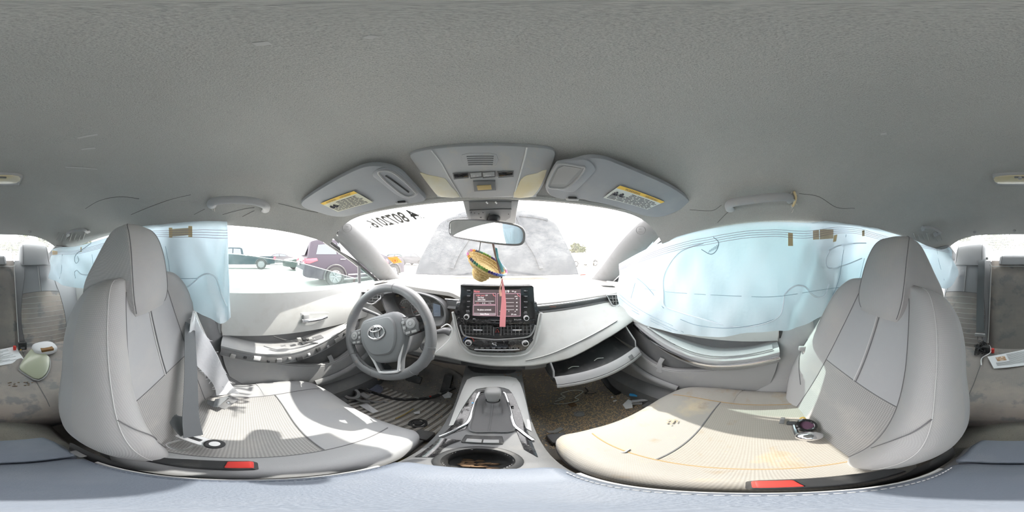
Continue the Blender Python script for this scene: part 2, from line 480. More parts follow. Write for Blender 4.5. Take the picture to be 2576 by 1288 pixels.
# cracks and scuffs in the headliner
M_crack = mat('crack_shadow', (.13, .128, .12), 1)
M_scuff = mat('pale_scuff', (.46, .46, .45), 1)
def on_head(pts, off=.001, n=6):
    return cr([cast(HLB, x, y, off) for x, y in pts], n)
for pts in [[(2010, 487), (2060, 495), (2105, 522), (2150, 524)], [(1850, 505), (1895, 492)], [(1805, 560), (1830, 535), (1848, 525)], [(700, 512), (760, 527), (800, 535)], [(1735, 528), (1790, 530), (1815, 516)],
            [(560, 540), (610, 527), (640, 522)], [(610, 545), (640, 530)], [(488, 540), (515, 526)], [(215, 525), (250, 505), (300, 495), (350, 500)], [(330, 540), (420, 505), (480, 490)]]:
    mesh('crack', *tube(on_head(pts, .0002), .0008, 5), M_crack, head)
for pts in [[(195, 347), (245, 338)], [(205, 375), (240, 372)], [(165, 420), (245, 425)], [(2215, 338), (2230, 336)], [(640, 112), (680, 108)], [(920, 92), (945, 95)]]:
    mesh('scuff', *tube(on_head(pts, .0005), .0035, 6, ry=.0006), M_scuff, head)
for px, py in ((2452, 583), (2552, 580), (75, 582)):
    p = cast(HLB, px, py, .002)
    mesh('clip', *lathe([(.011, 0), (.011, .004), (.006, .006), (.0, .006)], p, CAM - p + V3(0, 0, -.8), 14), M_liner_pl, head)
# roof skin over the headliner
rk = [[(p[0] * 1.06, p[1] * 1.0 + .0, p[2] + .045) for p in r] for r in rows]
struct(mesh('roof_skin', *sheet(rk, .006, (0, 0, -1)), mat('white_paint', (.80, .80, .80), .25, coat=.6)), 'white painted sheet metal roof above the headliner', 'roof')

# ---------------------------------------------------------------- windscreen
def wind(u, v):                      # u -1..1 across, v 0 top .. 1 bottom
    x = u * (.53 + .125 * v)
    y = (.445 - .062 * u * u) + ((1.20 - .215 * u * u) - (.445 - .062 * u * u)) * v
    z = .163 - .335 * v + .035 * math.sin(PI * v)
    return (x, y, z)
W = [[wind(u, v) for u in np.linspace(-1.02, 1.02, 41)] for v in np.linspace(-.02, 1.02, 25)]
wsV, wsF = sheet(W)
ws = struct(mesh('window_1', wsV, wsF, G_wind), 'dusty windscreen with a lot number written on it', 'window')
WSB = bvh_of(wsV, wsF)
# header rail at the top of the windscreen, and cowl at its foot
mesh('header_rail', *tube([wind(u, -.02) for u in np.linspace(-1, 1, 31)], .012, 8), M_head, head)
# lot number written on the outside of the glass (mirrored from in here)
M_mark = mat('grey_marker', (.10, .098, .09), .9)
M_mark2 = mat('dark_marker', (.03, .03, .03), .9)
def ws_text(s, px, py, wpx, hpx, m, tilt, name='lot_number'):
    o = cast(WSB, px, py); a = cast(WSB, px - wpx, py + tilt); b = cast(WSB, px, py - hpx)
    ex = a - o; ey = b - o
    o2 = o + unit(CAM - o) * .002
    w = np.linalg.norm(ex); ex = unit(ex); ey = unit(ey - ex * np.dot(ex, ey))
    return text(name, s, m, ws, o2, ex, ey, np.linalg.norm(b - o), w, 0, bold=.03 if hpx > 8 else .008)
ws_text('4', 1060, 549, 19, 24, M_mark2, 3)
ws_text('8072016', 1034, 556, 88, 25, M_mark, 17)
ws_text('x', 940, 573, 8, 8, M_mark, 2)
ws_text('LIGHT', 1068, 548, 20, 9, M_mark, 2, 'small_note')
ws_text('HYBRID 22', 1080, 541, 24, 5, M_mark, 1, 'small_note')
# orange hazard sticker with a biohazard sign
M_orange = mat('orange_sticker', (.85, .36, .06), .7)
q = [cast(WSB, x, y, .003) for x, y in ((975, 647), (999, 645), (1012, 659), (990, 662))]
st = mesh('hazard_sticker', *plate(q, CAM - q[0], .0008), M_orange, ws, smooth=False)
pc = sum(q) / 4; ex = unit(q[1] - q[0]); ey = unit(np.cross(unit(CAM - pc), ex))
for k in range(3):
    a = PI / 2 + k * 2 * PI / 3
    c0 = pc + (ex * math.cos(a) + ey * math.sin(a)) * .008 + unit(CAM - pc) * .003
    ring = [c0 + (ex * math.cos(t) + ey * math.sin(t)) * .0085 for t in np.linspace(0, 2 * PI, 15)[:-1]]
    mesh('biohazard_ring', *tube(ring, .0011, 5, True), M_red, st)
q = [cast(WSB, x, y, .002) for x, y in ((1458, 689), (1474, 687), (1475, 693), (1459, 695))]
mesh('small_sticker', *plate(q, CAM - q[0], .0006), M_label2, ws, smooth=False)
qq = [cast(WSB, x, y, .003) for x, y in ((1460, 690), (1473, 689), (1473, 690.5), (1460, 692))]
mesh('sticker_mark', *plate(qq, CAM - qq[0], .0004), M_red, ws, smooth=False)

# ---------------------------------------------------------------- A pillars
def apillar(s):
    I = [V3(s * .527, .385, .168), V3(s * .575, .60, .07), V3(s * .615, .80, -.055), V3(s * .650, 1.0, -.178)]
    O = [V3(s * .598, .375, .085), V3(s * .648, .53, .0), V3(s * .672, .66, -.075), V3(s * .692, .80, -.165)]
    Ic, Oc = resample(cr(I, 6), 22), resample(cr(O, 6), 22)
    R = []
    for a, b in zip(Ic, Oc):
        m = (a + b) / 2; inw = unit(np.cross(b - a, V3(0, .8, -.5)) * -1)
        if np.dot(inw, CAM - m) < 0: inw = -inw
        w = b - a; out = -inw
        R.append([a + out * .02, a, a + w * .1 + inw * .012, a + w * .3 + inw * .020, a + w * .55 + inw * .022, a + w * .8 + inw * .014, a + w * .95 + inw * .004, b, b + out * .03])
    return np.array(R)
for s, n in ((-1, 1), (1, 2)):
    R = apillar(s)
    tr = struct(mesh('trim_%d' % n, *loft(R), M_pillar), 'grey plastic windscreen pillar trim on the %s side' % ('driver' if s < 0 else 'passenger'), 'pillar trim')
    bv = bvh_of(*loft(R))
    cx_, cy_ = (873, 573) if s < 0 else (1612, 579)
    c0 = cast(bv, cx_, cy_, .001); nrm = unit(CAM - c0); e1 = unit(cast(bv, cx_ + 10, cy_, .001) - c0); e2 = unit(cast(bv, cx_, cy_ - 10, .001) - c0)
    rr = 11.5 / PXR * np.linalg.norm(c0 - CAM)
    ring = [cast(bv, cx_ + 11.5 * math.cos(t), cy_ + 10.5 * math.sin(t), .0006) for t in np.linspace(0, 2 * PI, 25)[:-1]]
    mesh('emboss_ring', *tube(ring, .0007, 5, True), M_dark, tr)
    for k, (tx, dy) in enumerate((('SRS', -1.0), ('AIRBAG', 5.5))):
        wpx = 9 if k == 0 else 16
        text('emboss_text', tx, M_dark, tr, cast(bv, cx_ - wpx / 2, cy_ + dy, .0012), e1, e2, rr * .32, rr * wpx / 11.5, .0006)
    # torn metal and wiring where the roof lining has come away
    for k in range(5):
        t = k / 5
        a = R[0][3] * (1 - t) + R[0][7] * t + V3(-s * .004, .0, .012)
        b = a + V3(s * random.uniform(-.004, .01), random.uniform(-.01, .02), random.uniform(-.03, -.012))
        mesh('wire', *tube(cr([a, (a + b) / 2 + V3(0, random.uniform(-.008, .008), 0), b], 4), .0022, 6), [M_black, M_darkgrey, M_black, M_white, M_black][k], tr)
    # crumpled blue-white remnant of the bag end tucked beside the pillar
    pts = [R[2][6], R[6][7], R[9][7] + V3(-s * .01, 0, -.01), R[4][7] + V3(-s * .008, -.02, -.02)]
    mesh('torn_edge', *plate([p + V3(-s * .004, 0, 0) for p in pts], CAM - pts[0], .002), M_bagwhite if s < 0 else M_bag, tr)
    # door-frame rubber running along the window side of the pillar
    mesh('rubber_seal', *tube(cr([V3(s * .607, .36, .07), V3(s * .655, .53, -.012), V3(s * .682, .66, -.085), V3(s * .702, .80, -.175)], 8), .008, 8), M_black, tr)
    mesh('rubber_seal', *tube(cr([V3(s * .622, .35, .065), V3(s * .668, .53, -.02), V3(s * .694, .66, -.093), V3(s * .712, .80, -.18)], 8), .006, 8), M_darkgrey, tr)

# ---------------------------------------------------------------- floor, firewall, back wall
xs = np.linspace(-.66, .66, 45); ysf = np.linspace(-1.12, 1.0, 60)
def floor_z(x, y):
    z = -.92
    a = abs(x)
    if a > .56: z += (a - .56) * 1.2
    if a < .16: z += .11 * (1 - (a / .16) ** 2) + (.05 if y < -.3 else 0)
    if y > .68: z += (y - .68) * .95
    return z + .004 * math.sin(13 * x + 2 * y) * math.sin(9 * y)
fl = mesh('floor', *sheet([[(x, y, floor_z(x, y)) for x in xs] for y in ysf], .01, (0, 0, 1)), M_carpet)
struct(fl, 'dirty dark carpet floor of the car', 'floor')
FLB = bvh_of(*sheet([[(x, y, floor_z(x, y)) for x in xs] for y in ysf]))
struct(mesh('wall_front', *sheet([[(x, 1.0 + .12 * t, -.60 + .45 * t) for x in np.linspace(-.7, .7, 9)] for t in np.linspace(-.1, 1, 6)], .01, (0, -1, 0)), M_carpet), 'dark firewall behind the dashboard', 'wall')
struct(mesh('wall_rear', *sheet([[(x, -1.45 - .03 * t, -.95 + .86 * t) for x in np.linspace(-.7, .7, 9)] for t in np.linspace(0, 1, 6)], .01, (0, 1, 0)), M_dark), 'dark bulkhead behind the rear bench', 'wall')
shelf = [[(x, y, -.055 + .01 * (1 - x * x) + (y + 1.2) * -.02) for x in np.linspace(-.66, .66, 15)] for y in np.linspace(-1.24, -1.95, 8)]
struct(mesh('parcel_shelf', *sheet(shelf, .02, (0, 0, 1)), mat('shelf_felt', (.33, .34, .36), .95, bump=(400, .4))), 'grey felt parcel shelf below the rear window', 'shelf')
# ---------------------------------------------------------------- rear window and C pillars
def rwin(u, v):
    x = u * (.47 + .12 * v); y = (-1.125 + .02 * u * u) + (-.78 + .10 * u * u) * v; z = .15 - .07 * u ** 4 * (1 - v) - .19 * v + .03 * math.sin(PI * v)
    return (x, y, z)
rw = struct(mesh('window_8', *sheet([[rwin(u, v) for u in np.linspace(-1, 1, 25)] for v in np.linspace(0, 1, 12)]), G_rear), 'dusty rear window with fine heater lines', 'window')
M_heat = mat('heater_line', (.35, .30, .26), .8)
for k in range(9):
    mesh('heater_line', *tube([V3(rwin(u, .08 + .1 * k)) + V3(0, .002, .002) for u in np.linspace(-.95, .95, 13)], .0009, 4), M_heat, rw)
for s, n in ((-1, 5), (1, 6)):
    R = []
    for t in np.linspace(0, 1, 9):
        a = V3(s * (.47 + .10 * t), -1.12 - .66 * t, .085 - .13 * t)       # along the rear window
        b = V3(s * (.525 + .085 * t), -.95 - .50 * t, .05 - .14 * t)        # along the side window
        m = (a + b) / 2 + V3(-s * .03, .02, -.0)
        R.append([a + V3(s * .03, -.03, .01), a, (a + m) / 2 + V3(-s * .012, 0, 0), m, (b + m) / 2 + V3(-s * .01, 0, 0), b, b + V3(s * .04, 0, .01)])
    struct(mesh('trim_%d' % n, *loft(R), M_pillar), 'grey rear pillar trim beside the rear window on the %s side' % ('driver' if s < 0 else 'passenger'), 'pillar trim')
# ---------------------------------------------------------------- B pillars, sills
for s, n in ((-1, 3), (1, 4)):
    rowsb = []
    for z, y0, y1, x in ((.125, -.23, -.33, .645), (0, -.19, -.34, .66), (-.15, -.15, -.36, .665), (-.35, -.10, -.40, .63), (-.55, -.06, -.44, .625), (-.70, .06, -.50, .62), (-.80, .10, -.56, .60)):
        rowsb.append([(s * (x + .02), y0 + .012, z), (s * x, y0, z), (s * (x - .018), y0 - .03, z), (s * (x - .024), (y0 + y1) / 2, z), (s * (x - .018), y1 + .03, z), (s * x, y1, z), (s * (x + .02), y1 - .012, z)])
    R = interp_rows([np.array(r).ravel() for r in rowsb], 4).reshape(-1, 7, 3)
    tr = struct(mesh('trim_%d' % n, *sheet(R, .01, (-s, 0, 0)), M_dark if s < 0 else M_darkgrey), 'tall grey pillar trim behind the %s door' % ('driver' if s < 0 else 'passenger'), 'pillar trim')
    sill = [[(s * x, y, z) for x, z in ((.70, -.74), (.655, -.745), (.60, -.775), (.575, -.80), (.57, -.90))] for y in np.linspace(-1.0, .85, 12)]
    struct(mesh('baseboard_%s' % ('left' if s < 0 else 'right'), *sheet(sill, .006, (-s, 0, 1)), M_dark), 'dark scuff plate along the %s door sill' % ('driver' if s < 0 else 'passenger'), 'door sill')

# ---------------------------------------------------------------- front doors
def rear_edge(z):
    return float(np.interp(-z, [0, .45, .60, .70, .80], [-.085, -.085, -.05, .06, .16]))
M_clip = mat('clip_plastic', (.32, .32, .31), .6)
def front_door(s):
    drv = s < 0
    d = thing('door_%d' % (1 if drv else 2), ('driver' if drv else 'passenger') + ' door with pale upper panel ' + ('and broken armrest strip' if drv else 'and silver armrest strip'), 'door', (s * .66, .35, -.75), kind='structure')
    X = lambda x: s * x
    # pale upper panel with the sill top
    prof = [(.745, -.165), (.70, -.150), (.662, -.146), (.648, -.155), (.640, -.185), (.632, -.25), (.628, -.32), (.632, -.35), (.648, -.358)]
    yy = np.linspace(0, 1, 24)
    up = [[(X(x - .006 * math.sin(t * PI)), (rear_edge(z) * (1 - t) + .82 * t), z - .012 * t + (.012 * t if z < -.3 else 0)) for x, z in prof] for t in yy]
    mesh('upper_panel', *sheet(up, .008, (-s, 0, 0)), M_pale, d)
    if drv:
        mesh('seam', *tube(cr([V3(X(.700), y, -.149 - .012 * (y + .08) / .9) for y in np.linspace(-.05, .28, 8)], 2), .0012, 5), M_darkgrey, d)
    # dark recessed middle
    mid = [[(X(.657), rear_edge(z) * (1 - t) + .82 * t, z) for z in np.linspace(-.35, -.66, 12)] for t in yy]
    mesh('middle_panel', *sheet(mid, .008, (-s, 0, 0)), M_dark, d)
    # armrest sweeping up towards the front
    E = cr([(.575, -.083, -.372), (.572, .05, -.408), (.565, .17, -.420), (.568, .29, -.400), (.60, .44, -.372), (.635, .56, -.352)], 6)
    R = []
    for x, y, z in E:
        k = max(0.0, min(1.0, (.5 - y) / .15))
        R.append([(X(.66), y, z + .012), (X(.62), y, z + .016), (X(x + .012), y, z + .012), (X(x), y, z), (X(x - .002), y, z - .022), (X(x + .004), y, z - .042), (X(x + .02), y, z - .055 - .012 * k), (X(.66), y, z - .06 - .04 * k)])
    R = np.array(R)
    mesh('armrest', *loft(R), M_darkgrey, d)
    if not drv:
        top = [[r[1] + V3(0, 0, .002), (r[1] + r[2]) / 2 + V3(0, 0, .006), r[2] + V3(s * .004, 0, .003)] for r in R[1:26]]
        mesh('armrest_pad', *sheet(np.array(top), .004, (0, 0, 1)), M_pale2, d)
        mesh('pad_stitching', *tube([r[2] + V3(-s * .002, 0, .003) for r in R[1:26]], .0014, 5), M_seam, d)
        mesh('silver_strip', *tube([r[4] + V3(-s * .002, 0, 0) for r in R], .004, 8, ry=.011, up=(0, 0, 1)), M_chrome, d)
    else:
        mesh('strip_channel', *tube([r[4] + V3(-s * .002, 0, -.004) for r in R], .004, 8, ry=.018, up=(0, 0, 1)), M_dark, d)
        mesh('channel_lip', *tube([r[3] + V3(-s * .004, 0, .004) for r in R], .003, 6), M_darkgrey, d)
        mesh('channel_lip', *tube([r[5] + V3(-s * .004, 0, -.006) for r in R], .003, 6), M_darkgrey, d)
        for k, r in enumerate(R[2:-1:2]):
            wid = (.02, .012, .026, .01)[k % 4]
            t_ = unit(R[min(2 * k + 4, len(R) - 1)][4] - R[2 * k + 1][4])
            mesh('clip', *rbox(r[4] + V3(-s * .007, 0, -.004 + .006 * ((k % 3) - 1)), (wid, .008, .012 if k % 2 else .02), .002, (t_, V3(-s, 0, 0), np.cross(t_, V3(-s, 0, 0)))), (M_clip, M_black, M_white, M_black, M_darkgrey)[k % 5], d)
        mesh('loose_strip', *tube(cr([Px(688, 846, -.60), Px(720, 856, -.575), Px(755, 860, -.57), Px(800, 863, -.575)], 6), .004, 6, ry=.002), M_black, d)
    # window switches
    if drv:
        sw = mesh('switch_base', *rbox(Px(785, 855, -.60), (.10, .03, .012), .004, (V3(0, 1, .12), V3(1, 0, 0), V3(0, -.12, 1))), M_dark, d)
        for k in range(5):
            mesh('switch', *rbox(Px(752 + 14 * k, 853 + (k % 2), -.595), (.014, .018, .012), .003), (M_clip, M_black, M_clip, M_darkgrey, M_clip)[k], sw)
    else:
        sw = mesh('switch_base', *rbox(Px(1690, 866, .60), (.085, .035, .010), .003, (V3(0, 1, .1), V3(1, 0, 0), V3(0, -.1, 1))), M_dark, d)
        mesh('switch', *rbox(Px(1697, 867, .598) + V3(0, 0, .006), (.03, .02, .008), .003), M_black, sw)
        for k in range(2):
            mesh('lock_button', *lathe([(.005, 0), (.005, .005), (0, .006)], Px(1675 + 6 * k, 865, .60) + V3(0, 0, .004), (0, 0, 1), 10), M_black, sw)
    # lower panel with map pocket lip
    lip = cr([(-.085, -.430), (.11, -.494), (.20, -.530), (.36, -.578), (.475, -.552), (.60, -.47), (.72, -.40), (.82, -.37)], 5)
    low = []
    for y, zt in lip:
        row = [(X(.645), y, zt - .004), (X(.625), y, zt), (X(.614), y, zt - .006)]
        for t in (.2, .45, .7, .88, 1.0):
            z = zt - .01 + (-.745 - zt) * t
            yr = max(y, rear_edge(z) if y < 0.2 else y)
            row.append((X(.610 + .012 * t * t + .03 * max(0, t - .7)), yr, z))
        low.append(row)
    mesh('lower_panel', *sheet(np.array(low), .006, (-s, 0, 0)), M_darkgrey, d)
    mesh('pocket_lip', *tube([V3(X(.619), y, z) for y, z in lip], .004, 6), M_darkgrey, d)
    fp = Px(828, 905, -.64) if drv else Px(1667, 912, .64)
    mesh('pocket_divider', *tube(cr([fp + V3(0, 0, .03), fp + V3(-s * .015, .005, .0), fp + V3(-s * .028, .0, -.05)], 5), [.012] * 6 + [.016] * 5, 8, ry=.005, up=(s, 0, 0)), M_darkgrey, d)
    # speaker-side ridge at the front foot of the door
    mesh('foot_ridge', *tube(cr([V3(X(.605), .30, -.69), V3(X(.60), .45, -.66), V3(X(.605), .60, -.60), V3(X(.62), .75, -.50)], 6), .012, 8, ry=.02), M_darkgrey, d)
    # inside handle
    if drv:
        P0 = Plane((X(.627), .31, -.287), (-s, 0, .0))
        out = [P0.hit(x, y, .002) for x, y in ((756, 792), (762, 786), (815, 784), (829, 785), (832, 790), (824, 804), (812, 811), (770, 813), (757, 812), (754, 806))]
        hb = mesh('handle_surround', *plate(cr(out, 3, True), P0.ez, .006, .003), M_pale2, d)
        inn = [P0.hit(x, y, .004) for x, y in ((761, 792), (778, 789), (815, 787), (826, 788), (818, 801), (806, 807), (764, 810))]
        mesh('handle_cup', *plate(cr(inn, 3, True), P0.ez, .003), M_pale, hb)
        mesh('handle_block', *rbox(P0.hit(770, 799, .008), (.028, .034, .014), .004, (P0.ex, P0.ey, P0.ez)), M_liner_pl, hb)
        mesh('handle_lever', *tube(cr([P0.hit(760, 808, .012), P0.hit(780, 807, .018), P0.hit(805, 803, .018), P0.hit(822, 797, .010)], 6), .007, 10, ry=.009, up=P0.ey), M_chrome, hb)
    # rubber seal round the rear edge
    seal = cr([V3(X(.665), -.105, -.12), V3(X(.650), -.100, -.30), V3(X(.645), -.098, -.45), V3(X(.640), -.06, -.60), V3(X(.632), .05, -.71), V3(X(.62), .16, -.775), V3(X(.61), .30, -.79)], 8)
    mesh('rubber_seal', *tube(seal, .009, 8), M_black if not drv else M_darkgrey, d)
    mesh('rubber_seal', *tube(seal + V3(-s * .006, -.014, -.006), .007, 8), M_dark, d)
    # quarter-light post, front frame and mirror sail
    p = Px(907, 655, -.668) if drv else V3(.668, .594, -.03)
    mesh('quarter_post', *tube([V3(X(.668), p[1] - .012, -.025), V3(X(.690), p[1] + .01, -.17)], .011, 6, ry=.007, up=(s, 0, 0)), M_dark, d)
    if drv:
        mesh('broken_bracket', *rbox(Px(895, 732, -.66), (.02, .03, .02), .004), M_dark, d)
        mesh('broken_bracket', *tube(cr([Px(884, 738, -.655), Px(889, 728, -.65), Px(897, 722, -.655)], 4), .004, 6), M_clip, d)
    # outer skin
    out = [[(X(.745 + .125 * math.sin(PI * min(1, (-.165 - z) / .45) * .5)), y, z) for z in np.linspace(-.165, -.92, 10)] for y in np.linspace(-.13, .95, 12)]
    mesh('outer_skin', *sheet(np.array(out), .004, (-s, 0, 0)), MATS['white_paint'], d)
    return d
front_door(-1); front_door(1)
# ---------------------------------------------------------------- side glass
def side_glass(s, pts_top, name, label, m, y0, y1, zb=-.165):
    P = []
    for y in np.linspace(y0, y1, 22):
        zt = float(np.interp(y, [p[0] for p in pts_top], [p[1] for p in pts_top]))
        P.append([(s * (.712 - .10 * (z + .16) / .28 - .012 * ((z + .16) / .28) ** 2), y, z) for z in np.linspace(zb, zt, 8)])
    P = np.array(P)
    o = struct(mesh(name, *sheet(P), m), label, 'window')
    return o, P
o, P = side_glass(-1, [(-.14, .02), (.02, .002), (.25, -.03), (.45, -.085), (.58, -.125)], 'window_2', 'driver window glass wound halfway down with sloping top edge', G_side, -.14, .585)
mesh('glass_edge', *tube(P[:, -1], .0016, 5), M_white, o)
side_glass(1, [(-.2, .115), (.1, .10), (.3, .06), (.45, -.0), (.585, -.05)], 'window_4', 'closed passenger window behind the hanging airbag', G_side, -.2, .585)
for s, n in ((-1, 3), (1, 5)):
    side_glass(s, [(.60, -.05), (.70, -.105), (.79, -.165)], 'window_%d' % n, 'small triangular quarter light ahead of the %s door window' % ('driver' if s < 0 else 'passenger'), G_side, .60, .78)
for s, n in ((-1, 6), (1, 7)):
    side_glass(s, [(-.35, .12), (-.6, .11), (-.85, .06), (-1.0, .0)], 'window_%d' % n, 'rear door window behind the %s front seat' % ('driver' if s < 0 else 'passenger'), G_side, -.35, -1.0, -.14)
# ---------------------------------------------------------------- rear doors
for s, n in ((-1, 3), (1, 4)):
    d = thing('door_%d' % n, 'rear door panel behind the %s seat' % ('driver' if s < 0 else 'passenger'), 'door', (s * .66, -.7, -.75), kind='structure')
    up = [[(s * x, y, z) for x, z in ((.73, -.15), (.69, -.14), (.655, -.14), (.645, -.16), (.632, -.27), (.63, -.36))] for y in np.linspace(-.42, -1.46, 16)]
    mesh('upper_panel', *sheet(up, .008, (-s, 0, 0)), M_pale, d)
    lo = [[(s * x, y, z) for x, z in ((.65, -.355), (.645, -.39), (.58, -.40), (.575, -.43), (.63, -.47), (.635, -.6), (.65, -.78))] for y in np.linspace(-.42, -1.46, 16)]
    mesh('lower_panel', *sheet(lo, .008, (-s, 0, 0)), M_dark, d)
    out = [[(s * (.745 + .125 * math.sin(PI * min(1, (-.15 - z) / .45) * .5)), y, z) for z in np.linspace(-.15, -.92, 10)] for y in np.linspace(-.14, -1.9, 14)]
    mesh('outer_skin', *sheet(np.array(out), .004, (-s, 0, 0)), MATS['white_paint'], d)
# ================================================================== dashboard
dash = thing('dashboard', 'pale grey and black dashboard running under the windscreen', 'dashboard', (0, .75, -.62))
XS = np.linspace(-.69, .69, 70)
ip = lambda x, a, b: float(np.interp(x, a, b))
def lip_z(x): return ip(x, [-.66, -.4, -.17, 0, .15, .28, .445, .655], [-.45, -.445, -.435, -.458, -.457, -.44, -.387, -.335])
def lip_y(x): return ip(x, [-.66, -.3, 0, .3, .5, .66], [.565, .585, .578, .555, .553, .56])
def edge_y(x): return ip(x, [-.69, -.60, -.5, -.18, 0, .3, .5, .69], [.61, .64, .66, .665, .66, .665, .672, .66])
def edge_z(x): return ip(x, [-.69, -.55, -.42, -.18, -.1, .15, .69], [-.205, -.165, -.142, -.155, -.19, -.203, -.200])
def cowl(u):
    p = V3(wind(u, 1.0)); return p + V3(0, -.01, .004)
top = []
for x in XS:
    u = x / .66
    c = cowl(max(-1, min(1, u))); c[0] = x
    ey, ez = edge_y(x), edge_z(x)
    r = [c + V3(0, .06, -.03), c]
    for t in (.25, .5, .75, .9):
        r.append(V3(x, c[1] + (ey - c[1]) * t, c[2] + (ez - c[2]) * t + .022 * math.sin(PI * t)))
    r += [V3(x, ey + .006, ez + .004), V3(x, ey, ez - .003), V3(x, ey + .001, ez - .02), V3(x, ey + .014, ez - .024)]
    top.append(r)
mesh('dash_top', *sheet(top, .006, (0, 0, 1)), M_dashtop, dash)
DTB = bvh_of(*sheet(top))
# groove strip with a chrome line (passenger side and beside the screen)
def groove(x0, x1, n):
    return [(x, edge_y(x), edge_z(x)) for x in np.linspace(x0, x1, n)]
gp = groove(.15, .645, 24)
mesh('groove_strip', *sheet([[(x, y + .012, z - .012), (x, y + .012, z - .036), (x, y - .004, z - .042)] for x, y, z in gp], .004, (0, -1, 0)), M_dark, dash)
mesh('chrome_line', *tube([(x, y - .003, z - .012) for x, y, z in gp], .0035, 6, ry=.003), M_chrome, dash)
gd = groove(-.20, -.14, 5)
mesh('groove_strip', *sheet([[(x, .672, -.19), (x, .672, -.222), (x, .655, -.228)] for x, y, z in gd], .004, (0, -1, 0)), M_dark, dash)
mesh('chrome_line', *tube([(x, .654, -.188) for x, y, z in gd], .0035, 6), M_chrome, dash)
# airbag lettering on the strip
pp = Plane((.26, .665, -.225), (0, -1, .15))
ptext(pp, 'strip_text', 'PASSENGER', mat('amber_print', (.55, .25, .16), .7), dash, 1383, 773, 16, 3, .006)
# padded face
def pad_top(x):
    return ip(x, [-.69, -.62, -.56, -.50, -.24, -.19, -.15, .15, .69], [-.27, -.29, -.33, -.372, -.372, -.33, -.228, -.245, -.243])
face = []
for x in XS:
    zt, zl, yl = pad_top(x), lip_z(x), lip_y(x)
    ye = edge_y(x) + .01
    mid = ip(x, [-.2, -.15, 0, .15, .2], [.63, .645, .645, .645, .622]) if abs(x) < .2 else (.628 if x < 0 else .617)
    if x < -.52: mid -= .03 * (abs(x) - .52) / .17
    h = zt - zl
    face.append([(x, ye + .01, zt + .004), (x, ye - .006, zt), (x, ye - .016, zt - .008), (x, (mid + ye) / 2, zt - .25 * h), (x, mid - .005, zt - .5 * h), (x, (mid + yl) / 2 - .006, zt - .75 * h),
                 (x, yl + .004, zl + .012), (x, yl, zl), (x, yl + .008, zl - .012), (x, yl + .05, zl - .018)])
fcv = np.array(face)
mesh('dash_face', *sheet(fcv, .006, (0, -1, 0)), M_pale, dash)
FB = bvh_of(*sheet(fcv))
# stitched seam on the passenger pad
sm = cr([cast(FB, x, y, .0015) for x, y in ((1322, 908), (1380, 893), (1440, 868), (1500, 838), (1552, 808))], 8)
mesh('pad_seam', *tube(sm, .0018, 5), M_seam, dash)
mesh('pad_seam', *tube(sm + V3(0, -.003, .006), .0022, 5), M_pale2, dash)
# lower knee panels
for x0, x1, nm in ((-.68, -.12, 'knee_panel'), (.12, .20, 'knee_panel'), (-.12, .12, 'tunnel_panel')):
    rowsk = [[(x, lip_y(x) + .02, lip_z(x) - .016), (x, lip_y(x) + .03, lip_z(x) - .05), (x, .66 + .04 * abs(x), -.52), (x, .78, -.60), (x, .86, -.70)] for x in np.linspace(x0, x1, 14)]
    mesh(nm, *sheet(rowsk, .005, (0, -1, 0)), M_dark if nm == 'knee_panel' else M_black, dash)
mesh('knee_panel', *sheet([[(x, lip_y(x) + .04, lip_z(x) - .016), (x, .78, -.50), (x, .86, -.62)] for x in np.linspace(.20, .68, 12)], .005, (0, -1, 0)), M_black, dash)

# ---------------------------------------------------------------- centre stack
SP = Plane((0, .61, -.20), (0, -1, .10))
S = lambda x, y, o=0.0: SP.hit(x, y, o)
def splate(pts, off, th, m, name, parent, bevel=.002, rnd=0):
    P = [S(x, y, off) for x, y in pts]
    if rnd: P = cr(P, rnd, True)
    return mesh(name, *plate(P, SP.ez, th, bevel), m, parent)
frame = [(1143, 785), (1148, 760), (1350, 760), (1357, 785), (1350, 820), (1338, 862), (1322, 882), (1295, 888), (1200, 886), (1180, 880), (1163, 862), (1150, 820)]
splate(frame, .004, .05, M_gloss, 'stack_bezel', dash, .004)
mesh('stack_trim', *tube(cr([S(x, y, .006) for x, y in ((1139, 785), (1146, 822), (1158, 865), (1178, 886), (1200, 893), (1245, 896), (1298, 895), (1328, 888), (1345, 866), (1357, 822), (1362, 787))], 6), .005, 8), M_pale2, dash)
# screen unit
scr = splate([(1158, 716), (1338, 718), (1343, 722), (1348, 800), (1344, 812), (1262, 816), (1160, 810), (1155, 802)], .028, .05, M_gloss2, 'screen_unit', dash, .004)
splate([(1160, 800), (1346, 802), (1345, 811), (1262, 815), (1160, 809)], .0295, .003, M_gloss, 'screen_chin', scr, .001)
M_disp = mat('display_off', (.06, .048, .05), .25, var=(6, (.11, .085, .088), .4, .7), emit=((.12, .095, .10), .22))
M_ui = mat('display_pink', (.5, .3, .36), .5, emit=((.55, .33, .40), .55))
M_uiw = mat('display_white', (.7, .68, .68), .5, emit=((.7, .66, .66), .6))
M_uir = mat('display_red', (.6, .15, .15), .5, emit=((.65, .15, .18), .6))
M_print = mat('white_print', (.66, .66, .68), .6)
disp = splate([(1191, 728), (1310, 728), (1310, 796.5), (1187, 794)], .0302, .001, M_disp, 'display', scr, 0)
def ui_rect(x0, y0, x1, y1, m, nm='screen_line', th=1.0):
    for a, b in (((x0, y0), (x1, y0)), ((x1, y0), (x1, y1)), ((x1, y1), (x0, y1)), ((x0, y1), (x0, y0))):
        mesh(nm, *tube([S(a[0], a[1], .0312), S(b[0], b[1], .0312)], .0006 * th, 4), m, disp)
ui_rect(1192, 738, 1247, 766, M_ui); ui_rect(1191, 768, 1247, 793, M_ui); ui_rect(1251, 738.5, 1309, 795, M_ui)
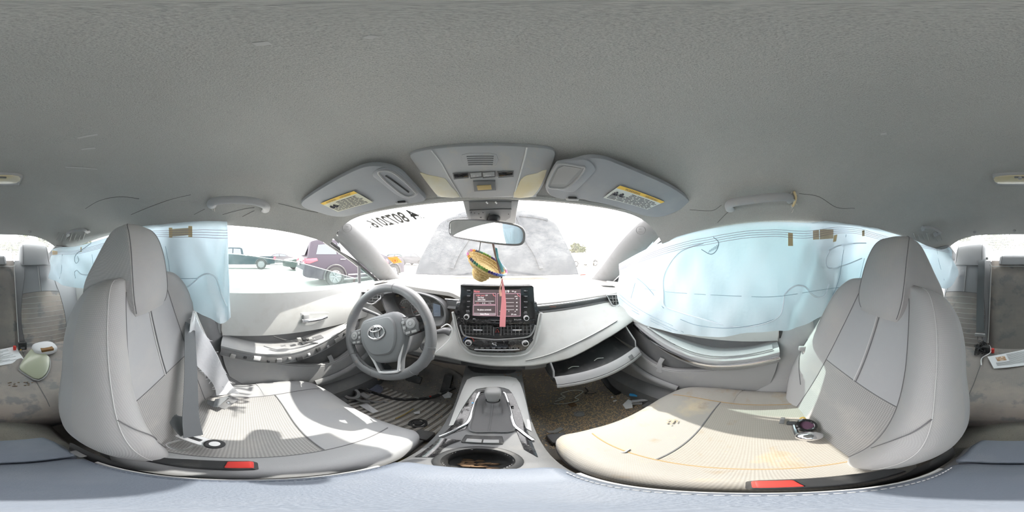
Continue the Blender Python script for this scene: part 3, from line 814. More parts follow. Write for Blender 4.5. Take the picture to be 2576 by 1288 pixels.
def stext(s, x, y, w, h, m=M_uiw, nm='screen_text', parent=None, off=.0312):
    ptext(SP, nm, s, m, parent or disp, x, y, w, h, off)
stext('Home', 1192.5, 735.5, 14, 5.5, M_uir); stext('2:19', 1262, 736.5, 19, 6.5); stext('RX', 1288, 734, 5, 2.6); stext('al', 1294, 735.5, 4, 3.4)
stext('USB', 1198, 744.5, 9, 3, M_uir); stext('Local', 1210, 744.5, 9, 3, M_uir); stext('OFF', 1221, 744.5, 6, 3)
stext('First Duals', 1202, 750, 15, 3.8); stext('ESPN XTRA', 1202, 755.5, 19, 3.5)
ui_rect(1195, 757.5, 1243, 757.6, M_uiw, th=.8)
for k in range(3): stext(('|<<', '||', '>>|')[k], 1199 + 15 * k, 763.5, 6, 2.5, M_uir if k == 0 else M_uiw)
stext('No phone connected.', 1201, 781, 35, 4.2); stext('Select Phone', 1208, 792, 22, 4.2)
mesh('screen_bar', *plate([S(x, y, .0308) for x, y in ((1192, 786.5), (1246.5, 787), (1246.5, 793), (1191.5, 792.5))], SP.ez, .0004), mat('display_bar', (.2, .17, .18), .5, emit=((.2, .17, .18), .4)), disp)
for k, yy in enumerate((751, 761, 770, 779)):
    ui_rect(1264, yy, 1293, yy, M_uiw, th=.5); stext(('60', '40', '20', '0')[k], 1298, yy + 1.5, 4, 3)
stext('MPG', 1295, 747, 7, 2.5); stext('15', 1257, 784, 4, 2.5); stext('5', 1279, 784, 2, 2.5); stext('0', 1295, 784.5, 2, 2.5); stext('59 min', 1286, 792.5, 13, 3.5)
for cx_, cy_ in ((1246, 739), (1308, 739.5)):
    mesh('screen_corner', *tube(cr([S(cx_ - 6, cy_, .0313), S(cx_ - 4.5, cy_ + 4, .0313), S(cx_, cy_ + 6, .0313)], 4), .0008, 4), M_uir, disp)
for k, (l, r) in enumerate((('HOME', 'SEEK >'), ('MENU', '< TRACK'), ('AUDIO', 'PHONE'), ('MAP', 'APPS'))):
    y = 733 + 13.8 * k
    for s_, x0 in ((l, 1175), (r, 1318)):
        w = 8 if s_ in ('HOME', 'MENU', 'AUDIO', 'APPS') else (6 if s_ == 'MAP' else 9)
        stext(s_, x0, y - (1.5 if x0 < 1200 else 0.5), w, 2.2, M_print, 'button_text', scr)
        mesh('button', *rbox(S(x0 + 4.5, y + 1.5, .0305), (.010, .005, .002), .0008, (SP.ex, SP.ey, SP.ez)), M_gloss2, scr)
stext('POWER', 1173, 782, 8, 1.8, M_print, 'button_text', scr); stext('VOLUME', 1172.5, 785, 9, 1.8, M_print, 'button_text', scr)
stext('TUNE', 1319, 785, 6, 1.8, M_print, 'button_text', scr); stext('SCROLL', 1317.5, 788, 9, 1.8, M_print, 'button_text', scr)
stext('JBL', 1189, 803, 8, 2.2, M_print, 'button_text', scr); stext('SiriusXM', 1293, 805.5, 18, 3, M_print, 'button_text', scr)
def knob(px, py, r, off, parent, face_m=M_gloss2, name='knob', text_=None):
    c = S(px, py, off)
    k = mesh(name, *lathe([(r * .95, -.004), (r, .0), (r, .009), (r * .93, .0115), (r * .76, .012), (r * .74, .0105), (0, .0105)], c, SP.ez, 28), M_silverp, parent)
    mesh('knob_face', *lathe([(r * .73, .0), (r * .73, .0112), (0, .0116)], c, SP.ez, 24), face_m, k)
    return k
knob(1174.5, 796, .0098, .029, scr); knob(1323.5, 799, .0098, .029, scr)
# air vents below the screen
mesh('vent_recess', *plate([S(x, y, .006) for x, y in ((1160, 818), (1345, 818), (1338, 836), (1328, 846), (1250, 851), (1175, 847), (1166, 838))], SP.ez, .003), M_black, dash)
for x0, x1 in ((1167, 1238), (1263, 1338)):
    for yy in (820, 829.5, 839):
        mesh('vent_slat', *tube([S(x0 + (0 if yy < 830 else 4), yy, .012), S(x1 - (0 if yy < 830 else 3), yy, .012)], .0012, 5, ry=.004, up=SP.ez), M_dark, dash)
    for k in range(8):
        xx = x0 + 5 + k * (x1 - x0 - 8) / 7
        mesh('vent_fin', *rbox(S(xx, 830, .007), (.0018, .042, .008), .0005, (SP.ex, SP.ey, SP.ez)), M_darkgrey, dash)
    mesh('vent_tab', *rbox(S((x0 + x1) / 2, 829.5, .017), (.034, .007, .008), .002, (SP.ex, SP.ey, SP.ez)), M_chrome, dash)
mesh('vent_trim', *tube(cr([S(x, y, .010) for x, y in ((1158, 818), (1163, 836), (1173, 846), (1205, 851), (1250, 854), (1300, 851), (1328, 847), (1340, 836), (1347, 818))], 6), .0035, 8), M_darkgrey, dash)
hz = mesh('hazard_button', *rbox(S(1251, 833, .012), (.030, .040, .012), .003, (SP.ex, SP.ey, SP.ez)), M_gloss2, dash)
tri = [S(1251, 827.5, .0188), S(1246.5, 835.5, .0188), S(1255.5, 835.5, .0188)]
mesh('hazard_triangle', *tube(tri, .0011, 5, True), M_red, hz)
for sx in (-1, 1):
    mesh('button_edge', *tube([S(1251 + sx * 9.2, 822, .017), S(1251 + sx * 9.2, 844, .017)], .0016, 6), M_chrome, hz)
# climate panel
cl = mesh('climate_panel', *plate(cr([S(x, y, .013) for x, y in ((1170, 852), (1250, 857), (1336, 852), (1334, 866), (1322, 879), (1295, 884), (1200, 883), (1182, 878), (1172, 866))], 3, True), SP.ez, .012, .003), M_gloss, dash)
knob(1179, 861, .0125, .012, cl); knob(1321, 862, .0125, .012, cl)
ptext(SP, 'knob_text', 'TEMP', M_print, cl, 1175.5, 859.5, 7, 1.8, .0242); ptext(SP, 'knob_text', 'AUTO', M_print, cl, 1174.5, 864, 9, 2.6, .0242)
ptext(SP, 'knob_text', 'OFF', M_print, cl, 1318, 863.5, 6, 2.2, .0242)
for a, m_ in ((2.4, mat('blue_print', (.1, .25, .7), .6)), (.7, M_red)):
    arc = [S(1179 + 13.5 * math.cos(t), 861 - 13 * math.sin(t), .0145) for t in np.linspace(a - .55, a + .55, 8)]
    mesh('temperature_arc', *tube(arc, .0008, 4), m_, cl)
mesh('climate_bar', *tube(cr([S(x, y, .016) for x, y in ((1193, 879), (1220, 880), (1250, 880.5), (1285, 880), (1307, 879))], 4), .0022, 8, ry=.0035), M_chrome, cl)
for k, s_ in enumerate(('A/C', 'FRONT', 'REAR', 'MODE', 'FAN', 'SYNC', 'A/C', 'HI')):
    ptext(SP, 'button_text', s_, M_print, cl, 1195 + 14.2 * k, 876.5, 8, 1.8, .0142)
# little seat-airflow figure
mesh('airflow_icon', *blob(S(1240, 863.5, .014), (.0022, .0022, .0022)), M_print, cl)
mesh('airflow_icon', *tube(cr([S(1238, 864, .0145), S(1242, 867, .0145), S(1247, 867, .0145), S(1248, 870, .0145)], 4), .0014, 5), M_print, cl)
mesh('airflow_icon', *tube([S(1243, 863, .0145), S(1249, 863, .0145)], .001, 5), M_print, cl)

# ---------------------------------------------------------------- instrument binnacle
BP = Plane((-.37, .63, -.27), (0.0, -1, .12))
CP = Plane((-.37, .735, -.27), (0.0, -1, .25))
outl = [(957, 748), (963, 739), (985, 734), (1020, 733), (1055, 737), (1090, 748), (1112, 763), (1120, 780), (1121, 800), (1114, 818), (1090, 821), (1040, 818), (1000, 812), (984, 803), (970, 782)]
rF = cr([BP.hit(x, y, .0) for x, y in outl], 3, True); cF = rF.mean(0)
rO = cr([BP.hit(x, y, -.01) for x, y in outl], 3, True); rO = cF + (rO - cF) * 1.06 + V3(0, .03, 0)
rI = cF + (rF - cF) * .95
rB = cF + (rF - cF) * V3(.82, 1, .78) + V3(0, .095, .0)
bin_ = mesh('binnacle_hood', *loft([rO, rF, rI, rB], True, False), M_dark, dash)
bk = cF + (rF - cF) * V3(.84, 1, .80) + V3(0, .094, .0)
fcm = mat('cluster_face', (.035, .035, .04), .5, var=(30, (.16, .13, .11), .55, .75))
clf = mesh('instrument_cluster', *plate(bk, (0, -1, .12), .004), fcm, dash)
IP = fit_plane(bk, (0, 0, 1))
I = lambda x, y, o=.001: IP.hit(x, y, o)
def dial(px, py, rx, a0, a1, n, nums, needle, m_ring=M_print, rr=.0012):
    c = I(px, py); r = np.linalg.norm(I(px + rx, py) - c)
    D = lambda a, k: c + (IP.ex * math.cos(a) + IP.ey * math.sin(a)) * r * k
    g = mesh('gauge_ring', *tube([D(a, 1) for a in np.linspace(a0, a1, 32)], rr, 5), m_ring, clf)
    for k in range(n):
        a = a0 + (a1 - a0) * k / (n - 1)
        mesh('gauge_tick', *tube([D(a, .86), D(a, .97)], .0006, 4), M_print, g)
        if k < len(nums) and nums[k]: text('gauge_number', nums[k], M_print, g, D(a, .70) - IP.ey * r * .07, IP.ex, IP.ey, r * .15, None, .001, 'C')
    mesh('needle', *tube([c + IP.ez * .003, D(needle, .9) + IP.ez * .003], [.0014, .0005], 5), M_red, g)
    mesh('needle_hub', *lathe([(r * .16, 0), (r * .14, .005), (0, .006)], c, IP.ez, 14), M_gloss2, g)
    return g
dial(1022, 773, 18, math.radians(215), math.radians(35), 9, ['0', '1', '2', '3', '4', '5', '6', '7', '8'], math.radians(190))
dial(1062, 776, 28, math.radians(225), math.radians(-45), 13, ['0', '', '20', '', '40', '', '60', '', '80', '', '100', '', ''], math.radians(212), M_chrome, .0028)
for k, yy in enumerate((764, 769, 773.5)):
    mesh('warning_lamp', *blob(I(998 - .6 * k, yy), (.0028, .0012, .0028)), mat('lit_red_lamp_%d' % k, (.7, .1, .05), .4, emit=((.9, .12, .06), .8)), clf)
mfd = mesh('info_display', *plate([I(x, y, .003) for x, y in ((1090, 763), (1107, 768), (1108, 808), (1091, 812))], IP.ez, .003), mat('info_screen', (.10, .13, .17), .3, emit=((.16, .2, .26), .35)), clf)
for k, s_ in enumerate(('SYSTEM', 'CHECK', 'SEE MANUAL', 'DOOR OPEN')):
    ptext(IP, 'info_text', s_, M_print, mfd, 1093, 783 + 6.0 * k, 12, 2.0, .0036)
mesh('cluster_lens', *plate([cF + (p - cF) * V3(.86, 1, .83) + V3(0, .075, 0) for p in rF], (0, -1, .4), .001), G_clear, dash)
# sunlit film of dust and the amber tab seen behind the rim
mesh('amber_tab', *plate([I(x, y, .004) for x, y in ((984, 744), (1002, 741), (1005, 746), (986, 747))], IP.ez, .002), mat('amber_plastic', (.55, .42, .25), .5), clf)

# ---------------------------------------------------------------- corner vents
def corner_vent(pts, inner, slats, plane):
    H = lambda x, y, o=0: plane.hit(x, y, o)
    fr = mesh('corner_vent', *plate([H(x, y, .010) for x, y in inner], plane.ez, .03, .001), M_black, dash)
    mesh('vent_frame', *tube([H(x, y, .012) for x, y in pts], .0045, 8, True), M_chrome, fr)
    for a, b in slats:
        mesh('vent_slat', *tube([H(*a, .013), H(*b, .013)], .0012, 5, ry=.004, up=plane.ez), M_darkgrey, fr)
VL = Plane((-.60, .60, -.25), (.12, -1, .1))
corner_vent([(906, 733), (958, 737), (958, 750), (944, 762), (936, 765), (920, 761), (905, 750)], [(907, 735), (957, 738), (957, 749), (941, 763), (920, 759), (907, 748)],
            [((908, 742), (957, 743)), ((912, 750), (953, 751)), ((922, 757), (944, 758)), ((925, 737), (925, 757)), ((938, 738), (938, 758)), ((950, 739), (950, 752))], VL)
VR = Plane((.60, .66, -.245), (-.10, -1, .1))
corner_vent([(1526, 742), (1560, 740), (1562, 762), (1550, 772), (1540, 768)], [(1528, 744), (1559, 742), (1560, 760), (1549, 769), (1541, 765)],
            [((1530, 751), (1559, 750)), ((1536, 759), (1559, 758)), ((1540, 744), (1543, 763)), ((1548, 743), (1550, 766))], VR)
# defroster grilles in the corners of the top
for s, pts in ((-1, [(945, 716), (955, 714), (965, 712), (975, 711)]), (1, [(1516, 720), (1526, 720.5), (1536, 721), (1546, 721.5)])):
    for k in range(len(pts) - 1):
        for t in (0, .33, .66):
            x = pts[k][0] * (1 - t) + pts[k + 1][0] * t; y = pts[k][1] * (1 - t) + pts[k + 1][1] * t
            try: p = cast(DTB, x, y, .003)
            except ValueError: continue
            mesh('demister_slot', *rbox(p, (.006, .022, .002), .0005), M_black, dash)
# raised pad / VIN plate far left of the windscreen foot
pd = cast(DTB, 1040, 704, .004)
mesh('sensor_dome', *blob(pd, (.035, .035, .02)), M_pale2, dash)
# ---------------------------------------------------------------- stalks and column
col = thing('steering_column', 'dark steering column shroud with control stalks behind the wheel', 'steering column', (-.36, .62, -.42))
CW = V3(-.36, .45, -.30); TW = math.radians(20)
wz = V3(0, -math.cos(TW), math.sin(TW))
ring = lambda hw, hh, d: [CW - wz * d + V3(a, 0, 0) + V3(0, math.sin(TW), math.cos(TW)) * (b - .025) for a, b in rrect(hw, hh, .03, 4)]
mesh('shroud', *loft([ring(.055, .05, .045), ring(.07, .062, .075), ring(.07, .065, .14), ring(.065, .065, .24), ring(.06, .07, .34)]), M_dark, col)
sl = cr([Py(967, 800, .56), Py(950, 792, .53), Py(930, 784, .52), Py(915, 778, .515)], 6)
mesh('indicator_stalk', *tube(sl, [.008 + .005 * t for t in np.linspace(0, 1, len(sl)) ** .6], 10, ry=[.006 + .004 * t for t in np.linspace(0, 1, len(sl))]), M_dark, col)
sr = cr([Py(1085, 838, .58), Py(1105, 834, .565), Py(1120, 832, .56), Py(1133, 836, .56)], 6)
mesh('wiper_stalk', *tube(sr, [.008 + .010 * t for t in np.linspace(0, 1, len(sr)) ** .6], 12, ry=[.007 + .009 * t for t in np.linspace(0, 1, len(sr))]), M_leather, col)
for k in range(3):
    mesh('stalk_mark', *rbox(sl[-6 + 2 * k] + V3(0, -.011, .002), (.006, .001, .002), .0003), M_print, col)
wc = tag(mesh('white_cable', *tube(cr([Py(1110, 824, .55), Py(1125, 816, .548), Py(1136, 826, .548), Py(1134, 848, .545), Py(1115, 870, .53), Py(1092, 889, .515), Py(1088, 893, .50)], 8), .0026, 8), M_white),
         'thin white charging cable looped over the wiper stalk', 'cable')
mesh('plug', *lathe([(.004, 0), (.008, .004), (.009, .02), (.006, .026), (0, .027)], Py(1088, 893, .50), (-.2, .1, -1), 12), M_darkgrey, wc)
ign = mesh('ignition_button', *lathe([(.022, -.01), (.022, .004), (.016, .006), (.015, .003), (0, .003)], Py(1070, 873, .585), (0, -1, .2), 24), M_dark, dash)
mesh('column_bolt', *lathe([(.004, 0), (.004, .003), (0, .003)], CW - wz * .05 + V3(.066, 0, -.06), (1, -.5, 0), 8), M_black, col)

# ---------------------------------------------------------------- steering wheel
sw = thing('steering_wheel', 'worn dark leather steering wheel turned left with silver emblem on its hub', 'steering wheel', tuple(CW))
RA = math.radians(28)
ux = V3(math.cos(RA), math.sin(RA) * math.sin(TW), math.sin(RA) * math.cos(TW))
uy = V3(-math.sin(RA), math.cos(RA) * math.sin(TW), math.cos(RA) * math.cos(TW))
Wp = lambda u, v, w=0.0: CW + ux * u + uy * v + wz * w
RR = .183
angs = np.linspace(0, 2 * PI, 97)[:-1]
thick = [.0185 + .0035 * (math.exp(-((math.sin((a - math.radians(150)) / 2)) / .12) ** 2) + math.exp(-((math.sin((a - math.radians(30)) / 2)) / .12) ** 2)) for a in angs]
mesh('rim', *tube([Wp(RR * math.cos(a), RR * math.sin(a) * (1 if math.sin(a) > -.8 else .985)) for a in angs], np.array(thick), 16, True), M_leather, sw)
for a in (math.radians(62), math.radians(150), math.radians(205), math.radians(-30), math.radians(-65), math.radians(-115)):
    c = Wp(RR * math.cos(a), RR * math.sin(a)); rad = unit(c - CW)
    mesh('rim_seam', *tube([c + rad * .0192 * math.cos(t) + wz * .0192 * math.sin(t) for t in np.linspace(0, 2 * PI, 17)[:-1]], .0008, 4, True), M_seam, sw)
for k in range(70):                       # stitching round the inside of the rim
    a = math.radians(170 + 85 * k / 69)
    c = Wp((RR - .0165) * math.cos(a), (RR - .0165) * math.sin(a), .010)
    tgt = -ux * math.sin(a) + uy * math.cos(a)
    if k % 2 == 0: mesh('stitch', *rbox(c, (.0026, .006, .0016), .0004, (tgt, unit(ux * math.cos(a) + uy * math.sin(a)), wz), 1), M_seam, sw)
# hub: base, raised pad, spokes
hubo = [(-.055, .070), (.055, .070), (.085, .058), (.100, .025), (.098, -.03), (.080, -.07), (.055, -.105), (.03, -.122), (-.03, -.122), (-.055, -.105), (-.080, -.07), (-.098, -.03), (-.100, .025), (-.085, .058)]
R = []
for k, w in ((.96, -.03), (1.0, -.005), (.99, .012), (.94, .024), (.85, .031)):
    R.append(cr([Wp(u * k, (v + .02) * k - .02, w) for u, v in hubo], 4, True))
mesh('hub', *loft(R), M_hub, sw)
pado = [(-.045, .052), (.045, .052), (.07, .04), (.078, .01), (.066, -.045), (.045, -.08), (.02, -.09), (-.02, -.09), (-.045, -.08), (-.066, -.045), (-.078, .01), (-.07, .04)]
R = [cr([Wp(u * k, v * k, w) for u, v in pado], 4, True) for k, w in ((1.0, .024), (.985, .034), (.93, .0395), (.6, .0425), (.05, .043))]
mesh('airbag_pad', *loft(R), M_hub, sw)
for s in (-1, 1):
    sp = [[Wp(s * x, v, w) for v, w in ((.034, -.012), (.036, .008), (.02, .016), (-.02, .016), (-.036, .006), (-.034, -.012))] for x in (.085, .11, .14, .165, .182)]
    for i, x in enumerate((.085, .11, .14, .165, .182)):
        k = (1, .98, .9, .8, .7)[i]
        sp[i] = [Wp(s * x, -.005 + (v + .005) * k, w * (1 if i < 3 else .7)) for v, w in ((.034, -.012), (.036, .008), (.02, .018), (-.02, .018), (-.038, .006), (-.034, -.012))]
    spoke = mesh('spoke', *loft(sp), M_gloss2 if s > 0 else M_hub, sw)
    bc = (s * .124, .004)
    o_ = [(s * .098, .028), (s * .150, .022), (s * .156, .0), (s * .148, -.028), (s * .105, -.036), (s * .098, -.03)]
    pod = mesh('button_pod', *plate([Wp(u, v, .022) for u, v in o_], wz, .012, .003), M_dark, spoke)
    cc = Wp(bc[0] + s * .006, bc[1], .022)
    mesh('button', *lathe([(.0175, 0), (.0175, .003), (.015, .0042), (.0085, .0042), (.008, .003), (0, .003)], cc, wz, 26), M_darkgrey, spoke)
    mesh('button', *lathe([(.007, 0), (.007, .0045), (.006, .0055), (0, .0055)], cc, wz, 18), M_liner_pl, spoke)
    for u0, v0, a_, b_ in ((.103, .014, .012, .012), (.103, -.006, .012, .012), (.112, -.0255, .018, .009), (.134, -.0255, .018, .009)):
        mesh('button', *rbox(Wp(s * u0, v0, .0235), (a_, b_, .004), .0015, (ux, uy, wz)), M_darkgrey, spoke)
# silver V on the lower spoke
vp = [(.106, .028), (.094, -.02), (.074, -.07), (.052, -.115), (.040, -.150), (.030, -.162), (-.030, -.162), (-.040, -.150), (-.052, -.115), (-.074, -.07)]
mesh('lower_spoke', *tube(cr([Wp(u * 1.0, v, .004) for u, v in vp], 5), .010, 8, ry=.012, up=wz), M_hub, sw)
mesh('silver_trim', *tube(cr([Wp(u * .99, v + .002, .0175) for u, v in vp], 5), .0050, 8, ry=.004, up=wz), M_silverp, sw)
# emblem: three ovals in one ring
em = mesh('emblem', *tube([Wp(.037 * math.cos(a), .0255 * math.sin(a), .0455) for a in np.linspace(0, 2 * PI, 41)[:-1]], .0032, 8, True, ry=.002, up=wz), M_chrome2, sw)
mesh('emblem_ring', *tube([Wp(.0125 * math.cos(a), .0245 * math.sin(a) + .0, .0458) for a in np.linspace(0, 2 * PI, 33)[:-1]], .0024, 8, True, ry=.0018, up=wz), M_chrome2, em)
mesh('emblem_ring', *tube([Wp(.0245 * math.cos(a), .0085 * math.sin(a) + .0125, .0458) for a in np.linspace(0, 2 * PI, 33)[:-1]], .0024, 8, True, ry=.0018, up=wz), M_chrome2, em)
text('hub_text', 'SRS AIRBAG', M_seam, sw, Wp(-.018, -.111, .026), ux, uy, .0045, .034, .0012)
text('hub_mark', 'i:.', M_seam, sw, Wp(-.006, -.06, .0415), ux, uy, .006, None, .0015)

# ---------------------------------------------------------------- open glove box
gb = thing('glove_box', 'open black glove box lid hanging below the passenger dash', 'glove box', (.40, .58, -.56))
A, B = V3(.215, .515, -.555), V3(.585, .475, -.495)          # lip ends
LX = np.linspace(0, 1, 16)
back = lambda t, z=0: V3(.20 + .385 * t, .70, -.50 + .05 * t + z)
lipc = lambda t: A + (B - A) * t + V3(0, -.022 * math.sin(PI * t), 0)
lid = [[lipc(t) + V3(0, .004, -.008), lipc(t), lipc(t) + V3(0, .016, .022), lipc(t) + V3(0, .030, .026), lipc(t) + V3(0, .045, -.005), (lipc(t) * .5 + back(t) * .5) + V3(0, 0, -.012), back(t)] for t in LX]
mesh('lid', *sheet(np.array(lid), .012, (0, -1, 1)), M_black, gb)
mesh('lid_rim', *sheet(np.array([[l[1], l[2], l[3]] for l in lid]) + V3(0, -.001, .002), .004, (0, -1, 1)), M_darkgrey, gb)
for t in (0, 1):
    c = back(t)
    mesh('side_wall', *plate([lipc(t) + V3(0, .03, .02), back(t), back(t) + V3(0, .0, .10), V3(back(t)[0], .60, back(t)[2] + .11), lipc(t) + V3(0, .035, .06)], (1, 0, 0), .006), M_black, gb)
    mesh('wall_edge', *tube([lipc(t) + V3(0, .03, .024), lipc(t) + V3(0, .032, .062), V3(back(t)[0], .60, back(t)[2] + .112)], .0035, 6), M_liner_pl, gb)
mesh('front_lip', *tube([lipc(t) + V3(0, -.002, -.010) for t in LX], .006, 8, ry=.009), M_darkgrey, gb)
q = [lipc(t) + V3(0, dy, dz) for t, dy, dz in ((.80, -.003, .006), (.86, -.003, .006), (.86, .010, .022), (.80, .010, .022))]
mesh('foil_label', *plate(q, (0, -1, .6), .0008), M_chrome, gb)
for t in (.25, .55):
    mesh('white_shred', *tube(cr([lipc(t) * .6 + back(t) * .4 + V3(-.02, 0, -.002), lipc(t) * .6 + back(t) * .4 + V3(0, .004, .002), lipc(t) * .6 + back(t) * .4 + V3(.025, -.004, .0)], 4), .0018, 5), M_label2, gb)
# ================================================================== centre console
con = thing('center_console', 'grey centre console with gear selector and cup holder between the front seats', 'console', (0, .35, -.90))
CROW = [(.10, .098, -.655), (.2, .099, -.65), (.3, .101, -.635), (.45, .106, -.612), (.58, .112, -.565), (.68, .115, -.525), (.76, .115, -.52)]
M_console = mat('console_grey', (.15, .153, .158), .5, bump=(700, .15), var=(18, (.20, .197, .19), .5, .8))
CUP = (-.003, .212, .047)
def con_z(y): return ip(y, [c[0] for c in CROW], [c[2] for c in CROW])
def con_w(y): return ip(y, [c[0] for c in CROW], [c[1] for c in CROW])
ys_ = np.linspace(.08, .76, 130)
us_ = np.linspace(-1, 1, 61)
P = np.array([[(u * con_w(y), y, con_z(y) - .018 * abs(u) ** 5) for u in us_] for y in ys_])
V, F = sheet(P)
F = [f for f in F if np.hypot(V[f].mean(0)[0] - CUP[0], (V[f].mean(0)[1] - CUP[1])) > CUP[2]]
mesh('console_top', V, F, M_console, con)
CB = bvh_of(*sheet(P))
C_ = lambda x, y, o=.002: cast(CB, x, y, o)
for s in (-1, 1):
    sd = [[(s * con_w(y), y, con_z(y) - .018), (s * (con_w(y) + .003), y, con_z(y) - .06), (s * (con_w(y) + .004), y, -.90)] for y in np.linspace(.08, .78, 20)]
    mesh('console_side', *sheet(sd, .004, (s, 0, 0)), M_dark, con)
# cup holder
cz = con_z(CUP[1])
mesh('cup_holder', *lathe([(CUP[2] + .013, .0005), (CUP[2] + .010, .003), (CUP[2] + .002, .0035), (CUP[2] - .002, -.004), (CUP[2] - .006, -.075), (0, -.075)], (CUP[0], CUP[1], cz + .001), (0, -.15, 1), 36, None, False), M_black, con)
M_rust = mat('rusty_debris', (.20, .13, .08), .9, var=(60, (.36, .22, .12), .5, .7))
for k in range(22):
    a, r = random.uniform(0, 6.28), random.uniform(0, .033)
    mesh('litter_flake', *blob((CUP[0] + r * math.cos(a), CUP[1] + r * math.sin(a), cz - .068), (random.uniform(.004, .010), random.uniform(.003, .006), .003), None, 4, 6), M_rust, con)
# gloss side panels, pale U, chrome rails
def on_con(pts, n=6, off=.003): return cr([C_(x, y, off) for x, y in pts], n)
def con_sheet(left, right, off, m, name, th=.004):
    a, b = resample(cr(left, 4), 26), resample(cr(right, 4), 26)
    P = np.array([[C_(p[0] * (1 - t) + q[0] * t, p[1] * (1 - t) + q[1] * t, off) for t in np.linspace(0, 1, 7)] for p, q in zip(a, b)])
    return mesh(name, *sheet(P, th, (0, 0, 1)), m, con)
con_sheet([(1131, 1072), (1150, 1020), (1170, 968), (1186, 950), (1240, 946), (1288, 949), (1306, 962), (1322, 1015), (1335, 1085)],
          [(1141, 1070), (1165, 1025), (1192, 985), (1206, 978), (1240, 974), (1272, 977), (1288, 990), (1306, 1030), (1322, 1078)], .004, M_pale2, 'pale_surround')
con_sheet([(1108, 1100), (1142, 1066), (1166, 1026), (1194, 988)], [(1170, 1080), (1180, 1060), (1192, 1020), (1204, 990)], .003, M_gloss, 'gloss_panel')
con_sheet([(1290, 990), (1306, 1030), (1322, 1076), (1352, 1150)], [(1272, 990), (1284, 1030), (1296, 1075), (1318, 1130)], .003, M_gloss, 'gloss_panel')
con_sheet([(1108, 1102), (1075, 1130), (1045, 1150)], [(1160, 1108), (1120, 1125), (1100, 1150)], .003, M_gloss, 'gloss_panel')
mesh('chrome_rail', *tube(on_con([(1222, 985), (1205, 990), (1192, 1025), (1178, 1062), (1155, 1078), (1110, 1100)], 6, .007), .0045, 8, ry=.004), M_chrome, con)
mesh('chrome_rail', *tube(on_con([(1258, 985), (1270, 992), (1282, 1030), (1292, 1068), (1310, 1086), (1338, 1108)], 6, .007), .0045, 8, ry=.004), M_chrome, con)
for k, s_ in enumerate('PRND'):
    p = C_(1187 - 3.5 * k, 1016 + 5.5 * k, .0045)
    text('gear_letter', s_, M_print if k else mat('blue_lit', (.05, .35, .8), .5, emit=((.05, .4, .9), .8)), con, p, (1, 0, 0), (0, 1, .15), .0065, None, .0008)
text('gear_letter', '+', M_print, con, C_(1172, 1026, .0045), (1, 0, 0), (0, 1, .15), .006, None, .0008)
text('gear_letter', '-', M_print, con, C_(1168, 1034, .0045), (1, 0, 0), (0, 1, .15), .006, None, .0008)
mesh('release_tab', *rbox(C_(1287, 1025, .004), (.012, .014, .003), .0012), M_gloss2, con)
# gaiter and selector
base = [C_(x, y, .006) for x, y in ((1183, 1084), (1188, 1050), (1200, 1005), (1212, 992), (1240, 989), (1265, 992), (1276, 1008), (1286, 1050), (1292, 1084), (1240, 1087))]
b0 = resample(np.vstack([cr(base, 5, True), base[0]]), 41)[:-1]
kc = Pr(1240, 1002, .468)
neck = np.array([kc + V3(.021 * math.cos(a), .019 * math.sin(a), -.012) for a in np.linspace(0, 2 * PI, 41)[:-1]])
ang0 = np.array([math.atan2(*(p - b0.mean(0))[[1, 0]]) for p in b0]); k0 = int(np.argmin(np.abs(ang0))); b0 = np.roll(b0, -k0, 0)
if np.cross((b0[0] - b0.mean(0))[:2], (b0[5] - b0.mean(0))[:2]) < 0: b0 = np.roll(b0[::-1], 1, 0)
R = []
for t in np.linspace(0, 1, 12):
    w = t ** .6
    r = b0 * (1 - w) + neck * w; r[:, 2] = b0[:, 2] * (1 - t) + neck[:, 2] * t
    c = r.mean(0); f = 1 - .18 * math.sin(PI * t) + .05 * math.sin(5 * PI * t)
    r[:, :2] = c[:2] + (r[:, :2] - c[:2]) * f
    R.append(r)
gait = mesh('gaiter', *loft(R, True, False), mat('gaiter_vinyl', (.115, .115, .118), .6, bump=(60, .5)), con)
mesh('gaiter_stitch', *tube([R[i][30] + V3(0, -.001, .001) for i in range(12)], .0012, 5), M_seam, con)
mesh('gaiter_rim', *tube(b0 + V3(0, 0, .001), .003, 6, True), M_dark, con)
ax = unit(V3(0, .12, 1))
kr = [[kc + ax * h + V3(a, b * .85, 0) for a, b in rrect(w, w * .92, w * .55, 4)] for w, h in ((.014, -.012), (.017, -.008), (.0195, .008), (.0225, .024), (.0245, .038), (.0235, .046), (.019, .0515), (.010, .054))]
kn = mesh('gear_knob', *loft(kr), M_darkgrey, con)
# button pocket
c = C_(1215, 1106, .0)
mesh('pocket', *rbox(c + V3(0, 0, .000), (.075, .040, .006), .008), M_black, con)
for k in (-1, 1): mesh('mode_button', *rbox(c + V3(k * .0155, -.009, .004), (.029, .016, .006), .002), M_darkgrey, con)
mesh('tray', *sheet([[(x, y, con_z(y) + .004 + .02 * (abs(x) / .09) ** 8) for x in np.linspace(-.095, .095, 15)] for y in np.linspace(.62, .75, 8)], .004, (0, 0, 1)), M_black, con)
for k in range(30):
    p = C_(random.uniform(1265, 1310), random.uniform(925, 950), .002)
    mesh('litter_flake', *blob(p, (random.uniform(.002, .004), random.uniform(.001, .003), .001), None, 3, 5), M_rust, con)
